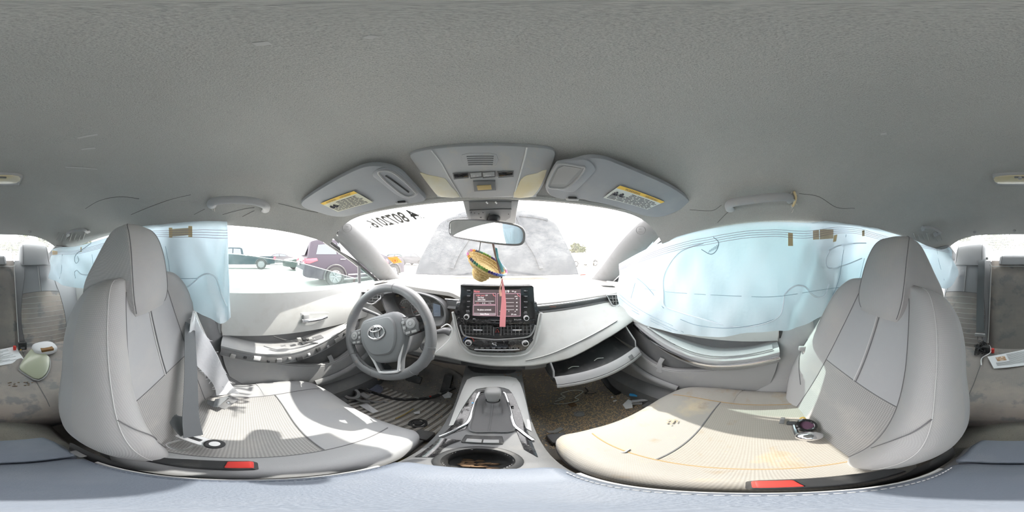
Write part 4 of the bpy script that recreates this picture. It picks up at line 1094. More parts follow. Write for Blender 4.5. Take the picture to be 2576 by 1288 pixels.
# armrest box
def arm_ring(y, hw, zt, zb, r=.02):
    out = [(a, b) for a, b in rrect(hw, (zt - zb) / 2, r, 5)]
    return [(a, y, b + (zt + zb) / 2) for a, b in out]
AR = [(.155, .070, -.60, -.635), (.160, .080, -.592, -.645), (.150, .088, -.583, -.652), (.10, .0915, -.579, -.655), (.0, .0925, -.578, -.655), (-.10, .0915, -.579, -.655), (-.165, .088, -.583, -.652), (-.176, .080, -.592, -.645), (-.172, .07, -.60, -.635)]
M_arm = mat('armrest_vinyl', (.155, .178, .218), .5, spec=.4, bump=(500, .25), var=(14, (.18, .20, .235), .5, .75))  # the sky's bluish reflection is put into this base colour
M_stitchb = mat('blue_grey_stitch', (.10, .12, .17), .8)
arm = mesh('armrest_lid', *loft([arm_ring(*a, .018) for a in AR]), M_arm, con)
for s in (-1, 1):
    for k in range(44):
        y = .13 - k * .0065
        mesh('stitch', *rbox((s * .083, y, -.5788 + .0), (.0014, .0045, .0018), .0004, None, 1), M_seam_l if s > 0 else M_stitchb, arm)
mesh('armrest_piping', *tube([(p[0] * 1.0, p[1], p[2]) for p in [(-.0935, y, -.605) for y in np.linspace(.13, -.15, 20)]], .003, 6), M_pale2, arm)
mesh('armrest_piping', *tube([(.0935, y, -.605) for y in np.linspace(.13, -.15, 20)], .003, 6), M_pale2, arm)
mesh('box', *loft([arm_ring(y, w, z, -.90, .012) for y, w, z in ((.14, .09, -.655), (.0, .098, -.653), (-.15, .10, -.65), (-.24, .098, -.618), (-.285, .085, -.628), (-.295, .07, -.66))]), M_dark, con)
mesh('box_rear_cap', *loft([arm_ring(y, w, z, -.66, .012) for y, w, z in ((-.182, .086, -.607), (-.19, .092, -.598), (-.255, .088, -.600), (-.285, .08, -.612), (-.29, .06, -.63))]), M_arm, con)
mesh('latch_tab', *rbox((-.093, -.19, -.602), (.012, .03, .006), .002), M_dark, con)

# ================================================================== front seats
def seat(s, recl, label, drv):
    sx = s * .366; O = V3(sx, -.13, -.66); r = math.radians(recl)
    ub, fb = V3(0, -math.sin(r), math.cos(r)), V3(0, math.cos(r), math.sin(r))
    st = thing('front_seat', label, 'car seat', (sx, 0, -.88))
    L = lambda a, h, b: O + V3(a, 0, 0) + ub * h + fb * b
    # ---- backrest: (h, w, wi, bolster, T)
    BK = [(-.07, .190, .135, .010, .08), (.0, .222, .145, .030, .10), (.10, .250, .152, .055, .115), (.20, .266, .152, .066, .12), (.30, .262, .147, .062, .12), (.40, .246, .136, .052, .115), (.48, .236, .122, .046, .11), (.54, .220, .110, .040, .10), (.58, .198, .100, .030, .09), (.608, .168, .09, .016, .08), (.62, .13, .075, -.002, .07), (.625, .08, .05, -.02, .06)]
    rowsb = interp_rows(BK, 5)
    NC, NB, NK = 17, 12, 26
    rings = []
    for h, w, wi, hb, T in rowsb:
        hb_c = -.012
        cen = [(a, hb_c * (1 - (a / wi) ** 2)) for a in np.linspace(-wi, wi, NC)]
        d = w - wi
        bol = resample(cr([(wi, 0), (wi + .28 * d, .62 * hb), (wi + .6 * d, hb), (wi + .88 * d, .72 * hb), (w, .0), (w + .002, -.03)], 5), NB + 1)[1:]
        bk = resample(cr([(w + .002, -.03), (w - .004, -T * .75), (w - .03, -T), (w * .5, -T - .012), (0, -T - .016), (-w * .5, -T - .012), (-w + .03, -T), (-w + .004, -T * .75), (-w - .002, -.03)], 5), NK + 1)[1:-1]
        bl = [(-a, b) for a, b in bol][::-1]
        ring = list(cen) + [tuple(p) for p in bol] + [tuple(p) for p in bk] + bl
        rr = []
        for a, b in ring:
            hh = h
            rr.append(L(a, hh, b))
        rings.append(rr)
    rings = np.array(rings); n, m = rings.shape[:2]
    hs = rowsb[:, 0]
    uv = []
    for i in range(n):
        dd = np.r_[0, np.cumsum(np.linalg.norm(np.diff(rings[i], axis=0), axis=1))]
        uv += [(dd[j] - dd[8], hs[i]) for j in range(m)]
    uv = np.array(uv)
    V = rings.reshape(-1, 3)
    split = int(np.argmin(np.abs(hs - .29)))
    top_c = int(np.argmin(np.abs(hs - .59)))
    def sub(rows_, cols, m_, name, closed=False, bow=None):
        i0, i1 = rows_
        idx = [[i * m + (j % m) for j in cols] for i in range(i0, i1 + 1)]
        flat = [k for r_ in idx for k in r_]
        F = gridF(i1 - i0 + 1, len(cols))
        return mesh(name, V[flat], F, m_, st, uv=uv[flat])
    cc = list(range(0, NC))
    Mi = M_insert
    low = sub((0, split), cc, Mi, 'lumbar_panel')
    upc = sub((split, n - 1), cc, M_seat2, 'upper_panel')
    sub((0, n - 1), list(range(NC - 1, NC + NB)), M_seat, 'side_bolster')
    sub((0, n - 1), list(range(m - NB, m)) + [m], M_seat, 'side_bolster')
    sub((0, n - 1), list(range(NC + NB - 1, m - NB + 1)), M_seat2, 'back_shell')
    for j in (0, NC - 1):
        mesh('seam', *tube(rings[:top_c, j] + fb * .0008, .0013, 5), M_seam, st)
    mesh('seam', *tube(rings[split, :NC] + fb * .0008, .0012, 5), M_seam, st)
    for dx in (-.004, .004):
        mid = NC // 2
        mesh('piping', *tube([rings[i, mid] + V3(dx, 0, 0) + fb * .0015 for i in range(split, int(np.argmin(np.abs(hs - .56))))], .0016, 5), M_seam_l if dx > 0 else M_seam, st)
    # decorative stitching over the bolster crown, both sides
    for j, sg in ((NC + 6, 1), (m - 7, -1)):
        mesh('bolster_stitch', *tube([rings[i, j] + fb * .001 for i in range(3, n - 6)], .0008, 5), M_seam_l, st)
        i0 = int(np.argmin(np.abs(hs - .12)))
        crv = [rings[i0 + k * 2, j + sg * (-5 + k)] + fb * .002 for k in range(0, 6)]
        mesh('seam', *tube(cr(crv, 3), .0013, 5), M_seam, st)
    # ---- headrest
    HR = [(.515, .068, .10, .0, -.085), (.54, .081, .13, .012, -.105), (.575, .088, .148, .020, -.112), (.625, .087, .142, .026, -.104), (.68, .082, .114, .030, -.084), (.73, .073, .088, .026, -.060), (.757, .062, .070, .016, -.046), (.769, .046, .052, .005, -.036), (.774, .026, .030, -.006, -.024)]
    hr = interp_rows(HR, 5); R = []
    for h, fw, bw, f, b in hr:
        prof = cr([(-fw, f - .006), (-fw * .5, f), (0, f + .002), (fw * .5, f), (fw, f - .006), (fw + .006, f - .016), (fw * .45 + bw * .55, f * .4 + b * .6), (bw, b + .012), (bw * .9, b), (0, b - .004), (-bw * .9, b), (-bw, b + .012), (-fw * .45 - bw * .55, f * .4 + b * .6), (-fw - .006, f - .016)], 3, True)
        R.append([L(a, h, bb) for a, bb in prof])
    R = np.array(R); nh, mh = R.shape[:2]
    uvh = np.array([[(p[0] + p[1] * .7, hr[i, 0]) for p in R[i]] for i in range(nh)]).reshape(-1, 2)
    V2, F2 = loft(R)
    hd = mesh('headrest', V2, F2, M_seat, st, uv=uvh)
    for j in (0, 12):
        mesh('headrest_seam', *tube(R[2:-3, j] + fb * .0006, .0011, 5), M_seam, hd)
    # ---- cushion: (l, w, wi, top, bolster)
    CU = [(-.06, .215, .15, -.02, .012), (-.02, .238, .16, -.006, .02), (.08, .252, .165, .0, .028), (.18, .256, .165, .006, .030), (.27, .256, .165, .014, .026), (.34, .252, .165, .018, .018), (.40, .243, .16, .014, .010), (.435, .228, .15, -.002, .004), (.455, .205, .13, -.028, .0), (.464, .18, .11, -.065, .0), (.462, .165, .1, -.11, 0)]
    cu = interp_rows(CU, 5); R = []
    for l, w, wi, tz, hb in cu:
        cen = [(a, tz - .010 * (1 - (a / wi) ** 2)) for a in np.linspace(-wi, wi, 17)]
        d = w - wi
        side = resample(cr([(wi, tz), (wi + .35 * d, tz + .6 * hb), (wi + .65 * d, tz + hb), (w - .006, tz + .4 * hb), (w, tz - .03), (w - .004, min(-.08, tz - .04)), (w - .02, min(-.135, tz - .05))], 4), 15)[1:]
        ring = cen + [tuple(p) for p in side] + [(-a, b) for a, b in side[::-1]]
        # outboard front corner swept back, as in the picture
        R.append([O + V3(a, l - (.05 * max(0, (s * a) / .25) ** 3 if l > .2 else 0), b) for a, b in ring])
    R = np.array(R); nc, mc = R.shape[:2]
    V3c = R.reshape(-1, 3)
    uvc = np.array([[(p[0], p[1]) for p in R[i]] for i in range(nc)]).reshape(-1, 2)
    ls = cu[:, 0]; spl = int(np.argmin(np.abs(ls - .25)))
    def subc(i0, i1, cols, m_, name):
        idx = [i * mc + (j % mc) for i in range(i0, i1 + 1) for j in cols]
        return mesh(name, V3c[idx], gridF(i1 - i0 + 1, len(cols)), m_, st, uv=uvc[idx])
    Ms, Mi2 = (M_seat, M_insert) if drv else (M_stain, M_stain2)
    subc(0, spl, list(range(17)), Mi2 if not drv else M_insert, 'cushion_insert')
    subc(spl, nc - 1, list(range(17)), Ms if not drv else M_seat2, 'thigh_pad')
    subc(0, nc - 1, list(range(16, mc)) + [mc], Ms if not drv else M_seat2, 'cushion_side')
    top_end = int(np.argmin(np.abs(ls - .42)))
    for j in (0, 16):
        mesh('seam', *tube(R[2:top_end, j] + V3(0, 0, .001), .0018, 5), M_seam if drv else mat('stained_seam_%d' % j, (.42, .28, .14), .9), st)
    mesh('seam', *tube(R[spl, :17] + V3(0, 0, .001), .0018, 5), M_seam, st)
    mesh('edge_seam', *tube(cr([R[i, 16 + 10] + V3(.001, 0, 0) for i in range(4, nc - 6, 4)], 3), .0014, 5), M_seam, st)
    mesh('edge_seam', *tube(cr([R[i, mc - 10] - V3(.001, 0, 0) for i in range(4, nc - 6, 4)], 3), .0014, 5), M_seam, st)
    # ---- base, side shield, rails
    mesh('seat_base', *loft([[O + V3(a, l, b - .12) for a, b in rrect(w, .05, .02, 4)] for l, w in ((-.10, .20), (.0, .225), (.25, .225), (.40, .18))]), M_dark, st)
    for a in (-.19, .19):
        mesh('seat_rail', *rbox((sx + a, .10, -.885), (.04, .62, .03), .006), M_dark, st)
        mesh('rail_cap', *rbox((sx + a, .395, -.875), (.055, .06, .035), .008), M_dark, st)
        for l in (-.05, .30):
            mesh('seat_leg', *rbox((sx + a, -.13 + l, -.84), (.03, .05, .08), .006), M_dark, st)
    # recliner shield on the inner side
    ic = -s
    mesh('side_shield', *loft([[O + V3(ic * (.236 + .012 * k), a - .02, b - .075) for a, b in rrect(.13 - .02 * k, .05 - .012 * k, .03, 5)] for k in (0, .6, 1)]), M_dark, st)
    return st, O, L, ub, fb
seatD = seat(-1, 12.5, 'grey cloth front seat beside the driver door behind the steering wheel', True)
seatP = seat(1, 20.5, 'grey cloth front passenger seat with a sunlit stained cushion', False)

# ================================================================== rear bench
rb = thing('rear_bench', 'brownish grey rear bench seat with three headrests below the rear window', 'rear seat', (0, -.9, -.9))
def rear_back_y(z): return -1.0 - (.60 + z) * .28 if z < -.60 else -1.0 - (z + .60) * .34
def bench_back(x0, x1, nm, m_, bul=.03):
    P = []
    for z in np.linspace(-.64, -.035, 22):
        row = []
        for t in np.linspace(0, 1, 15):
            x = x0 + (x1 - x0) * t
            e = min(t, 1 - t) * 2
            b = bul * (1 - (1 - min(1, e * 3)) ** 2.5) * (1 - max(0, (z + .10) / .065) ** 2 * (z > -.10))
            row.append((x, rear_back_y(z) + b, z))
        P.append(row)
    P = np.array(P); uvv = np.stack([P[..., 0], P[..., 2]], -1).reshape(-1, 2)
    return mesh(nm, *sheet(P), m_, rb, uv=uvv), P
for x0, x1, nm in ((-.66, -.175, 'backrest'), (-.17, .17, 'center_backrest'), (.175, .66, 'backrest')):
    o, P = bench_back(x0, x1, nm, M_rear if abs(x0 + x1) < .1 else M_rear2, .035 if nm == 'backrest' else .03)
mesh('back_filler', *rbox((0, -1.235, -.34), (1.32, .09, .58), .02, (V3(1, 0, 0), V3(0, 1, .33), V3(0, -.33, 1))), M_rear2, rb)
# seat back panels and seams of the outer places
for s in (-1, 1):
    bx = s * .345
    ins = []
    for z in np.linspace(-.62, -.26, 12):
        w = .135 + .02 * math.sin(PI * (z + .62) / .36)
        ins.append([(bx + u * w, rear_back_y(z) + .0415 + .004 * (1 - u * u), z + .012 * (1 - u * u) * (z > -.3)) for u in np.linspace(-1, 1, 11)])
    ins = np.array(ins)
    mesh('back_insert', *sheet(ins, .004, (0, 1, 0)), M_rear, rb, uv=np.tile(np.stack([ins[..., 0], ins[..., 2]], -1).reshape(-1, 2), (2, 1)))
    for k in range(1, 11):
        mesh('insert_line', *tube(ins[k] + V3(0, .001, 0), .0009, 4), M_seam_l, rb)
    for e in (0, -1):
        mesh('seam', *tube(np.vstack([ins[:, e] + V3(0, .001, 0), [(bx + (-1 if e == 0 else 1) * w, rear_back_y(z) + .037, z) for z, w in ((-.22, .125), (-.15, .11), (-.09, .105))]]), .0018, 5), M_seam, rb)
    mesh('seam', *tube(ins[-1] + V3(0, .001, 0), .0018, 5), M_seam, rb)
    for dx in (-.003, .004):
        mesh('piping', *tube([(bx + dx, rear_back_y(z) + .038, z) for z in np.linspace(-.25, -.075, 8)], .0016, 5), M_seam_l if dx > 0 else M_seam, rb)
# headrests
def rear_rest(x, z0, z1, w, label_):
    R = []
    for t in np.linspace(0, 1, 13):
        z = z0 + (z1 - z0) * t
        k = (1 - max(0, (t - .72) / .28) ** 2.2 * .38) * (1 - max(0, (.06 - t) / .06) * .06)
        d = .052 * (1 - max(0, (t - .7) / .3) ** 2 * .55)
        yc = rear_back_y(z) - .005
        R.append([(x + a, yc + b, z) for a, b in rrect(w * k * (1 - .08 * t), d, .03, 5)])
    h = mesh('headrest', *loft(R), M_rear2, rb)
    for e in (-1, 1):
        mesh('headrest_seam', *tube([(x + e * w * (.86 - .1 * t), rear_back_y(z0 + (z1 - z0) * t) + .046 - .02 * max(0, t - .7), z0 + (z1 - z0) * t) for t in np.linspace(.03, .85, 9)], .0013, 5), M_seam, h)
    for dx in (-.05, .05):
        mesh('headrest_post', *tube([(x + dx, rear_back_y(z0) - .01, z0 - .05), (x + dx, rear_back_y(z0) - .01, z0 + .03)], .005, 8), M_chrome, h)
rear_rest(-.33, -.065, .113, .118, ''); rear_rest(.33, -.065, .113, .118, ''); rear_rest(0, -.06, .012, .115, '')
pipe = [(-.165, -.58), (-.165, -.10), (-.15, -.075), (.15, -.075), (.165, -.10), (.165, -.58)]
mesh('piping', *tube(cr([V3(x, rear_back_y(z) + .032, z) for x, z in pipe], 5), .003, 6), M_seam_l, rb)
# cushion
P = []
for t in np.linspace(0, 1, 20):
    y = -.97 + t * .48
    row = []
    for x in np.linspace(-.66, .66, 61):
        z = -.615 - .07 * t - .015 * math.sin(PI * t) * -1
        z += .012 * math.cos((abs(x) - .345) * 9) * math.sin(PI * min(1, t + .1))
        z -= .012 * math.exp(-((abs(x) - .17) / .012) ** 2)
        if t > .85: z -= ((t - .85) / .15) ** 2 * .06
        row.append((x, y + .02 * math.cos(x * 3) * (t > .7), z))
    P.append(row)
P.append([(p[0], p[1] + .004, p[2] - .07) for p in P[-1]]); P.append([(p[0], p[1] - .03, p[2] - .10) for p in P[-1]])
P = np.array(P)
mesh('cushion', *sheet(P), M_rear, rb, uv=np.stack([P[..., 0], P[..., 1]], -1).reshape(-1, 2))
RCB = bvh_of(*sheet(P))
for s in (-1, 1):
    mesh('seam', *tube([P[i, 30 + s * 8] + V3(0, 0, .002) for i in range(1, 19)], .0016, 5), M_seam, rb)
    mesh('seam', *tube([P[i, 30 + s * 22] + V3(0, 0, .002) for i in range(1, 19)], .0016, 5), M_seam, rb)
mesh('bench_skirt', *sheet([[(x, -.53 + .02 * k, -.80 - .06 * k) for x in np.linspace(-.62, .62, 9)] for k in range(3)], .004, (0, 1, 0)), M_dark, rb)
# rear footwell: duct humps either side of the tunnel
for s in (-1, 1):
    tag(mesh('rear_floor_duct', *loft([[(s * .36 + a, y, -.90 + b + .06) for a, b in rrect(.16 * k, .06 * k, .04, 5)] for y, k in ((-.25, .6), (-.30, 1), (-.44, 1), (-.50, .7))]), M_black), 'black plastic air duct under the %s front seat' % ('driver' if s < 0 else 'passenger'), 'air duct')
# ================================================================== things on the roof lining
H = lambda x, y, o=0.0: cast(HLB, x, y, o)
def head_plane(pts, off):
    pl = fit_plane([H(x, y, off) for x, y in pts], (0, 0, 1))
    return pl
# ---- overhead console
opx = [(1030, 397), (1036, 386), (1070, 377), (1120, 371), (1215, 366), (1310, 368), (1380, 374), (1396, 382), (1397, 396), (1385, 430), (1366, 470), (1350, 492), (1338, 498), (1215, 500), (1112, 498), (1097, 492), (1075, 462), (1050, 425)]
OP = head_plane([(1050, 395), (1215, 372), (1380, 390), (1110, 490), (1335, 490)], .010)
oc = thing('overhead_console', 'grey overhead console with map lamps and switches above the mirror', 'overhead console', tuple(OP.o))
O_ = lambda x, y, o=0.0: OP.hit(x, y, o)
def oplate(pts, off, th, m, nm, par=oc, bev=.002, rnd=2):
    P = [O_(x, y, off) for x, y in pts]
    if rnd: P = cr(P, rnd, True)
    return mesh(nm, *plate(P, OP.ez, th, bev), m, par)
body = oplate(opx, .004, .045, M_liner_pl, 'console_body', oc, .006)
for pts in ([(1056, 436), (1075, 440), (1110, 447), (1122, 452), (1135, 470), (1157, 496), (1120, 497), (1102, 493), (1085, 475)], [(1376, 428), (1352, 436), (1325, 442), (1311, 452), (1302, 470), (1291, 497), (1330, 497), (1345, 490), (1362, 465)]):
    oplate(pts, .0055, .003, M_lens, 'map_lamp', oc, .0015)
for pts in ([(1085, 378), (1110, 410), (1130, 447), (1160, 497)], [(1326, 371), (1318, 405), (1306, 447), (1292, 497)]):
    mesh('crease', *tube(cr([O_(x, y, .0042) for x, y in pts], 4), .0016, 5), M_pale2, oc)
gr = mesh('microphone_grille', *plate(cr([O_(x, y, .0052) for x, y in ((1162, 390), (1205, 386), (1249, 389), (1247, 417), (1205, 420), (1170, 419))], 2, True), OP.ez, .002, .001), M_liner_pl, oc)
for k in range(5):
    mesh('grille_slot', *tube([O_(1174 + k, 394 + 5.2 * k, .0056), O_(1242 - k * .6, 393.5 + 5.2 * k, .0056)], .0012, 5), M_dark, gr)
for x0, x1, y0, tilt, nm in ((1141, 1177, 443, -1.5, ''), (1183, 1211, 441, -1, 'DOOR'), (1214, 1244, 440, -1, 'lamp'), (1253, 1290, 439, -.5, '')):
    b = mesh('switch', *plate([O_(x, y, .0075) for x, y in ((x0, y0 - 5), (x1, y0 - 6 + tilt), (x1, y0 + 4 + tilt), (x0 + 2, y0 + 6))], OP.ez, .004, .0015), M_gloss2 if not nm else M_darkgrey, oc)
    mesh('switch_surround', *tube([O_(x, y, .006) for x, y in ((x0 - 1.5, y0 - 6.5), (x1 + 1.5, y0 - 7.5 + tilt), (x1 + 1.5, y0 + 5.5 + tilt), (x0 + 1, y0 + 7.5))], .0012, 5, True), M_dark, b)
    if nm: ptext(OP, 'switch_mark', 'o o' if nm == 'DOOR' else '=o=', M_print, b, x0 + 7, y0 + 2.5, 14, 3, .0085)
lm = mesh('sensor_frame', *plate([O_(x, y, .009) for x, y in ((1190, 457), (1246, 456), (1247, 480), (1193, 483))], OP.ez, .01, .003), M_dark, oc)
mesh('amber_sensor', *plate([O_(x, y, .0115) for x, y in ((1199, 468), (1235, 466), (1237, 477), (1202, 479))], OP.ez, .003, .001), mat('amber_lens', (.45, .34, .16), .35), lm)
# ---- sun visors
def visor(pts, plane_pts, label, side):
    pl = head_plane(plane_pts, .026)
    v = thing('sun_visor', label, 'sun visor', tuple(pl.o))
    out = cr([pl.hit(x, y) for x, y in pts], 3, True)
    c = out.mean(0)
    R = [c + (out - c) * .93 - pl.ez * .010, out * 1.0 - pl.ez * .006, out + pl.ez * .001, c + (out - c) * .975 + pl.ez * .0065, c + (out - c) * .6 + pl.ez * .0085]
    mesh('visor_body', *loft(R), M_visor, v)
    return v, pl
vd, VP = visor([(757, 508), (775, 492), (820, 463), (880, 430), (920, 414), (955, 412), (985, 417), (1010, 430), (1035, 455), (1058, 480), (1072, 495), (1066, 503), (1035, 508), (1005, 510), (975, 516), (920, 530), (868, 542), (835, 541), (795, 530), (765, 520)],
               [(790, 505), (900, 425), (985, 422), (1040, 480), (870, 535)], 'grey sun visor on the driver side with a faded cream label', -1)
vp_, VQ = visor([(1372, 468), (1385, 440), (1405, 412), (1440, 402), (1480, 392), (1520, 395), (1560, 410), (1620, 435), (1690, 468), (1725, 492), (1736, 506), (1730, 516), (1705, 528), (1672, 541), (1640, 543), (1600, 533), (1540, 514), (1480, 502), (1462, 497), (1425, 498), (1385, 490)],
                [(1395, 440), (1490, 400), (1600, 440), (1690, 500), (1600, 525)], 'grey sun visor on the passenger side with a yellow topped warning label', 1)
def vplate(pl, pts, off, th, m, nm, par, bev=.001, rnd=0):
    P = [pl.hit(x, y, off) for x, y in pts]
    if rnd: P = cr(P, rnd, True)
    return mesh(nm, *plate(P, pl.ez, th, bev), m, par)
# vanity mirrors
def vanity(pl, par, outer, cover, glass_m):
    fr = vplate(pl, outer, .011, .008, M_visor, 'vanity_frame', par, .003, 3)
    P = cr([pl.hit(x, y, .012) for x, y in cover], 3, True)
    mesh('vanity_rim', *tube(P, .0028, 6, True), M_darkgrey, fr)
    mesh('vanity_cover', *plate(P, pl.ez, .002), glass_m, fr)
    return fr
fr = vanity(VP, vd, [(936, 440), (958, 424), (985, 426), (1012, 445), (1045, 475), (1053, 488), (1042, 497), (1020, 500), (995, 490), (955, 458)], [(952, 436), (962, 429), (985, 432), (1010, 450), (1040, 478), (1046, 488), (1028, 494), (1008, 486), (975, 460)], M_visor)
mesh('vanity_groove', *tube([VP.hit(970, 442, .0135), VP.hit(1028, 484, .0135)], .002, 6), M_black, fr)
fr = vanity(VQ, vp_, [(1373, 470), (1395, 418), (1410, 408), (1440, 404), (1470, 402), (1488, 410), (1498, 425), (1490, 440), (1450, 480), (1430, 484), (1400, 478)], [(1378, 466), (1398, 420), (1415, 412), (1455, 418), (1472, 423), (1452, 450), (1425, 472), (1400, 473)], M_darkgrey)
vplate(VQ, [(1386, 464), (1404, 424), (1418, 417), (1462, 424), (1425, 464)], .0135, .002, mat('frosted_mirror', (.42, .42, .42), .35, .6), 'vanity_mirror', fr, 0)
# hinge hooks
for pl, par, x, y in ((VP, vd, 1010, 507), (VQ, vp_, 1440, 497)):
    mesh('visor_hook', *rbox(pl.hit(x, y, .002), (.035, .012, .016), .004, (pl.ex, pl.ey, pl.ez)), M_liner_pl, par)
    mesh('hook_gap', *rbox(pl.hit(x, y, .008), (.022, .006, .008), .002, (pl.ex, pl.ey, pl.ez)), M_black, par)
# warning labels
def label_(pl, par, quad, yellow, mpaper, title, n):
    lb = vplate(pl, quad, .0125, .0012, mpaper, 'warning_label', par, 0)
    q = [pl.hit(x, y, .0130) for x, y in quad]            # tl, tr, br, bl (top is the yellow band)
    tl, tr, br, bl = q
    k = yellow
    mesh('label_band', *plate([tl, tr, tr + (br - tr) * k, tl + (bl - tl) * k], pl.ez, .0004), M_labely, lb)
    ex, dn = tr - tl, bl - tl; w, h = np.linalg.norm(ex), np.linalg.norm(dn); ex, dn = unit(ex), unit(dn)
    ey = unit(np.cross(pl.ez, ex))
    for j, t_ in enumerate(title):
        text('label_text', t_, M_ink, lb, tl + ex * w * (.14 + .42 * j) + dn * h * (k * .82), ex, ey, h * k * .55, w * .30, .0010)
    for r in range(n):
        y = k + .08 + (1 - k - .12) * (r + .5) / n
        x = .04 + (.30 if r < n * .35 else 0); first = x
        L_ = [x]
        while x < .90:
            ww = random.uniform(.05, .16); ww = min(ww, .95 - x)
            mesh('label_line', *plate([tl + ex * w * x + dn * h * (y - .022) + pl.ez * .0006, tl + ex * w * (x + ww) + dn * h * (y - .022) + pl.ez * .0006, tl + ex * w * (x + ww) + dn * h * (y + .012) + pl.ez * .0006, tl + ex * w * x + dn * h * (y + .012) + pl.ez * .0006], pl.ez, .0002), M_ink, lb, smooth=False)
            x += ww + .025
    # seat pictograms
    for c in (.06, .17):
        a = tl + ex * w * c + dn * h * (k + .28) + pl.ez * .001
        mesh('pictogram', *tube([a, a + dn * h * .13 - ex * w * -.005, a + dn * h * .15 + ex * w * .05], .0018, 5), M_ink, lb)
        mesh('pictogram', *blob(a + ex * w * .03 - dn * h * .03, (.003, .003, .003), None, 5, 8), M_ink, lb)
        mesh('pictogram', *tube([a + ex * w * .028, a + ex * w * .045 + dn * h * .09, a + ex * w * .075 + dn * h * .14], .0016, 5), M_ink, lb)
label_(VQ, vp_, [(1560, 467), (1672, 508), (1628, 527), (1518, 498)], .20, M_label2, ['WARNING', 'AVERTISSEMENT'], 8)
label_(VP, vd, [(806, 512), (890, 481), (938, 509), (850, 533)], .18, M_label, ['WARNING', 'AVERTISSEMENT'], 8)
# ---- grab handles
def handle(pts, lift, label, group=None, r=.0105, ry=.0125):
    P = [H(x, y, l) for (x, y), l in zip(pts, lift)]
    C = cr(P, 6); c = C.mean(0)
    h = thing('grab_handle', label, 'grab handle', tuple(c), group)
    up = unit(CAM - c)
    mesh('grip', *tube(C, ry, 12, ry=r * .7, up=up), M_liner_pl, h)
    for e in (0, -1):
        mesh('mount', *rbox(H(*pts[e], .006), (.026, .030, .016), .005, (unit(C[1] - C[0]) if e == 0 else unit(C[-1] - C[-2]), np.cross(up, unit(C[1] - C[0])), up)), M_liner_pl, h)
    return h
handle([(536, 515), (533, 500), (550, 489), (600, 486), (645, 492), (668, 506), (668, 526)], [.012, .028, .034, .036, .034, .028, .012], 'grey grab handle above the driver window', None, .012, .0135)
hp = handle([(1837, 524), (1835, 503), (1852, 492), (1900, 484), (1950, 479), (1980, 485), (1988, 500)], [.012, .028, .034, .036, .034, .026, .010], 'grey grab handle above the passenger window with torn lining at one end', None, .012, .0135)
handle([(173, 591), (172, 582), (185, 574), (205, 570), (216, 574), (222, 582)], [.006, .016, .022, .022, .018, .008], 'small grab handle hanging above the rear seat on the driver side', None, .008, .009)
handle([(2320, 573), (2328, 566), (2345, 567), (2360, 575), (2362, 581), (2352, 587)], [.006, .016, .022, .022, .016, .008], 'small grab handle hanging above the rear seat on the passenger side', None, .008, .009)
# torn lining fluff beside the handles
M_fluff = mat('torn_fibre', (.62, .60, .55), 1)
for k in range(16):
    x, y = (2000 + random.uniform(-10, 2), 500 + random.uniform(-22, 28)) if k < 11 else (521 + random.uniform(-2, 22), 512 + random.uniform(-4, 16))
    a = H(x, y, .003); b = H(x + random.uniform(-6, 6), y + random.uniform(2, 9), .006)
    mesh('fibre', *tube(cr([a, (a + b) / 2 + V3(0, 0, -.002), b], 3), .0013, 5), M_fluff, head)
mesh('torn_foam', *tube(cr([H(1997, 480, .004), H(2001, 492, .008), H(1999, 505, .006), H(1994, 517, .004)], 5), .004, 6), mat('yellow_foam', (.72, .58, .34), .95), head)
# ragged folds at the rear corners
for x0, y0, sg in ((140, 575, 1), (2372, 575, -1)):
    for k in range(7):
        a, b = H(x0 + sg * (8 + 11 * k), y0 + 10 + 3 * (k % 3), .001), H(x0 + sg * (2 + 11 * k), y0 + 28 + 4 * (k % 2), .001)
        mesh('fold', *tube(cr([a, (a + b) / 2 + unit(CAM - a) * .004, b], 4), .0035, 6), M_head, head)
# ---- rear dome lamp
DP = head_plane([(2510, 446), (2630, 446), (2515, 462), (2620, 462)], .006)
dl = thing('dome_lamp', 'yellowed rectangular dome lamp on the headliner over the rear seat', 'lamp', tuple(DP.o))
D_ = lambda x, y, o=0: DP.hit(x, y, o)
mesh('lamp_frame', *plate(cr([D_(x, y, .002) for x, y in ((2497, 447), (2502, 441), (2560, 438), (2615, 440), (2630, 443), (2633, 448), (2625, 463), (2618, 467), (2560, 467), (2512, 466), (2504, 462))], 3, True), DP.ez, .012, .003), M_liner_pl, dl)
mesh('lamp_lens', *plate(cr([D_(x, y, .005) for x, y in ((2503, 447), (2560, 442), (2624, 445), (2617, 461), (2560, 463), (2510, 462))], 3, True), DP.ez, .004, .002), M_lens, dl)
mesh('lamp_switch', *rbox(D_(2572, 446, .007), (.05, .006, .006), .002, (DP.ex, DP.ey, DP.ez)), M_dark, dl)
mesh('lamp_switch_knob', *lathe([(.006, 0), (.006, .006), (0, .007)], D_(2566, 446, .007), DP.ez, 12), M_liner_pl, dl)

# ================================================================== mirror and its housing
MP = Plane(Pr(1226, 583, .47), (-.44, -.89, -.10))
m_ = lambda x, y, o=0: MP.hit(x, y, o)
mir = thing('rear_view_mirror', 'wide rear view mirror hanging from the windscreen', 'mirror', tuple(m_(1226, 583)))
mo = [(1131, 565), (1136, 555), (1150, 551), (1190, 551), (1240, 555), (1290, 562), (1310, 569), (1320, 582), (1321, 600), (1316, 612), (1303, 618), (1270, 617), (1220, 611), (1160, 601), (1140, 596), (1131, 587)]
out = cr([m_(x, y) for x, y in mo], 4, True); c = out.mean(0)
R = [inset(out, MP.ez, .016) - MP.ez * .030, inset(out, MP.ez, .004) - MP.ez * .018, out - MP.ez * .006, out + MP.ez * .002, inset(out, MP.ez, .002) + MP.ez * .0045, inset(out, MP.ez, .0055) + MP.ez * .002]
mesh('mirror_shell', *loft(R), M_dark, mir)
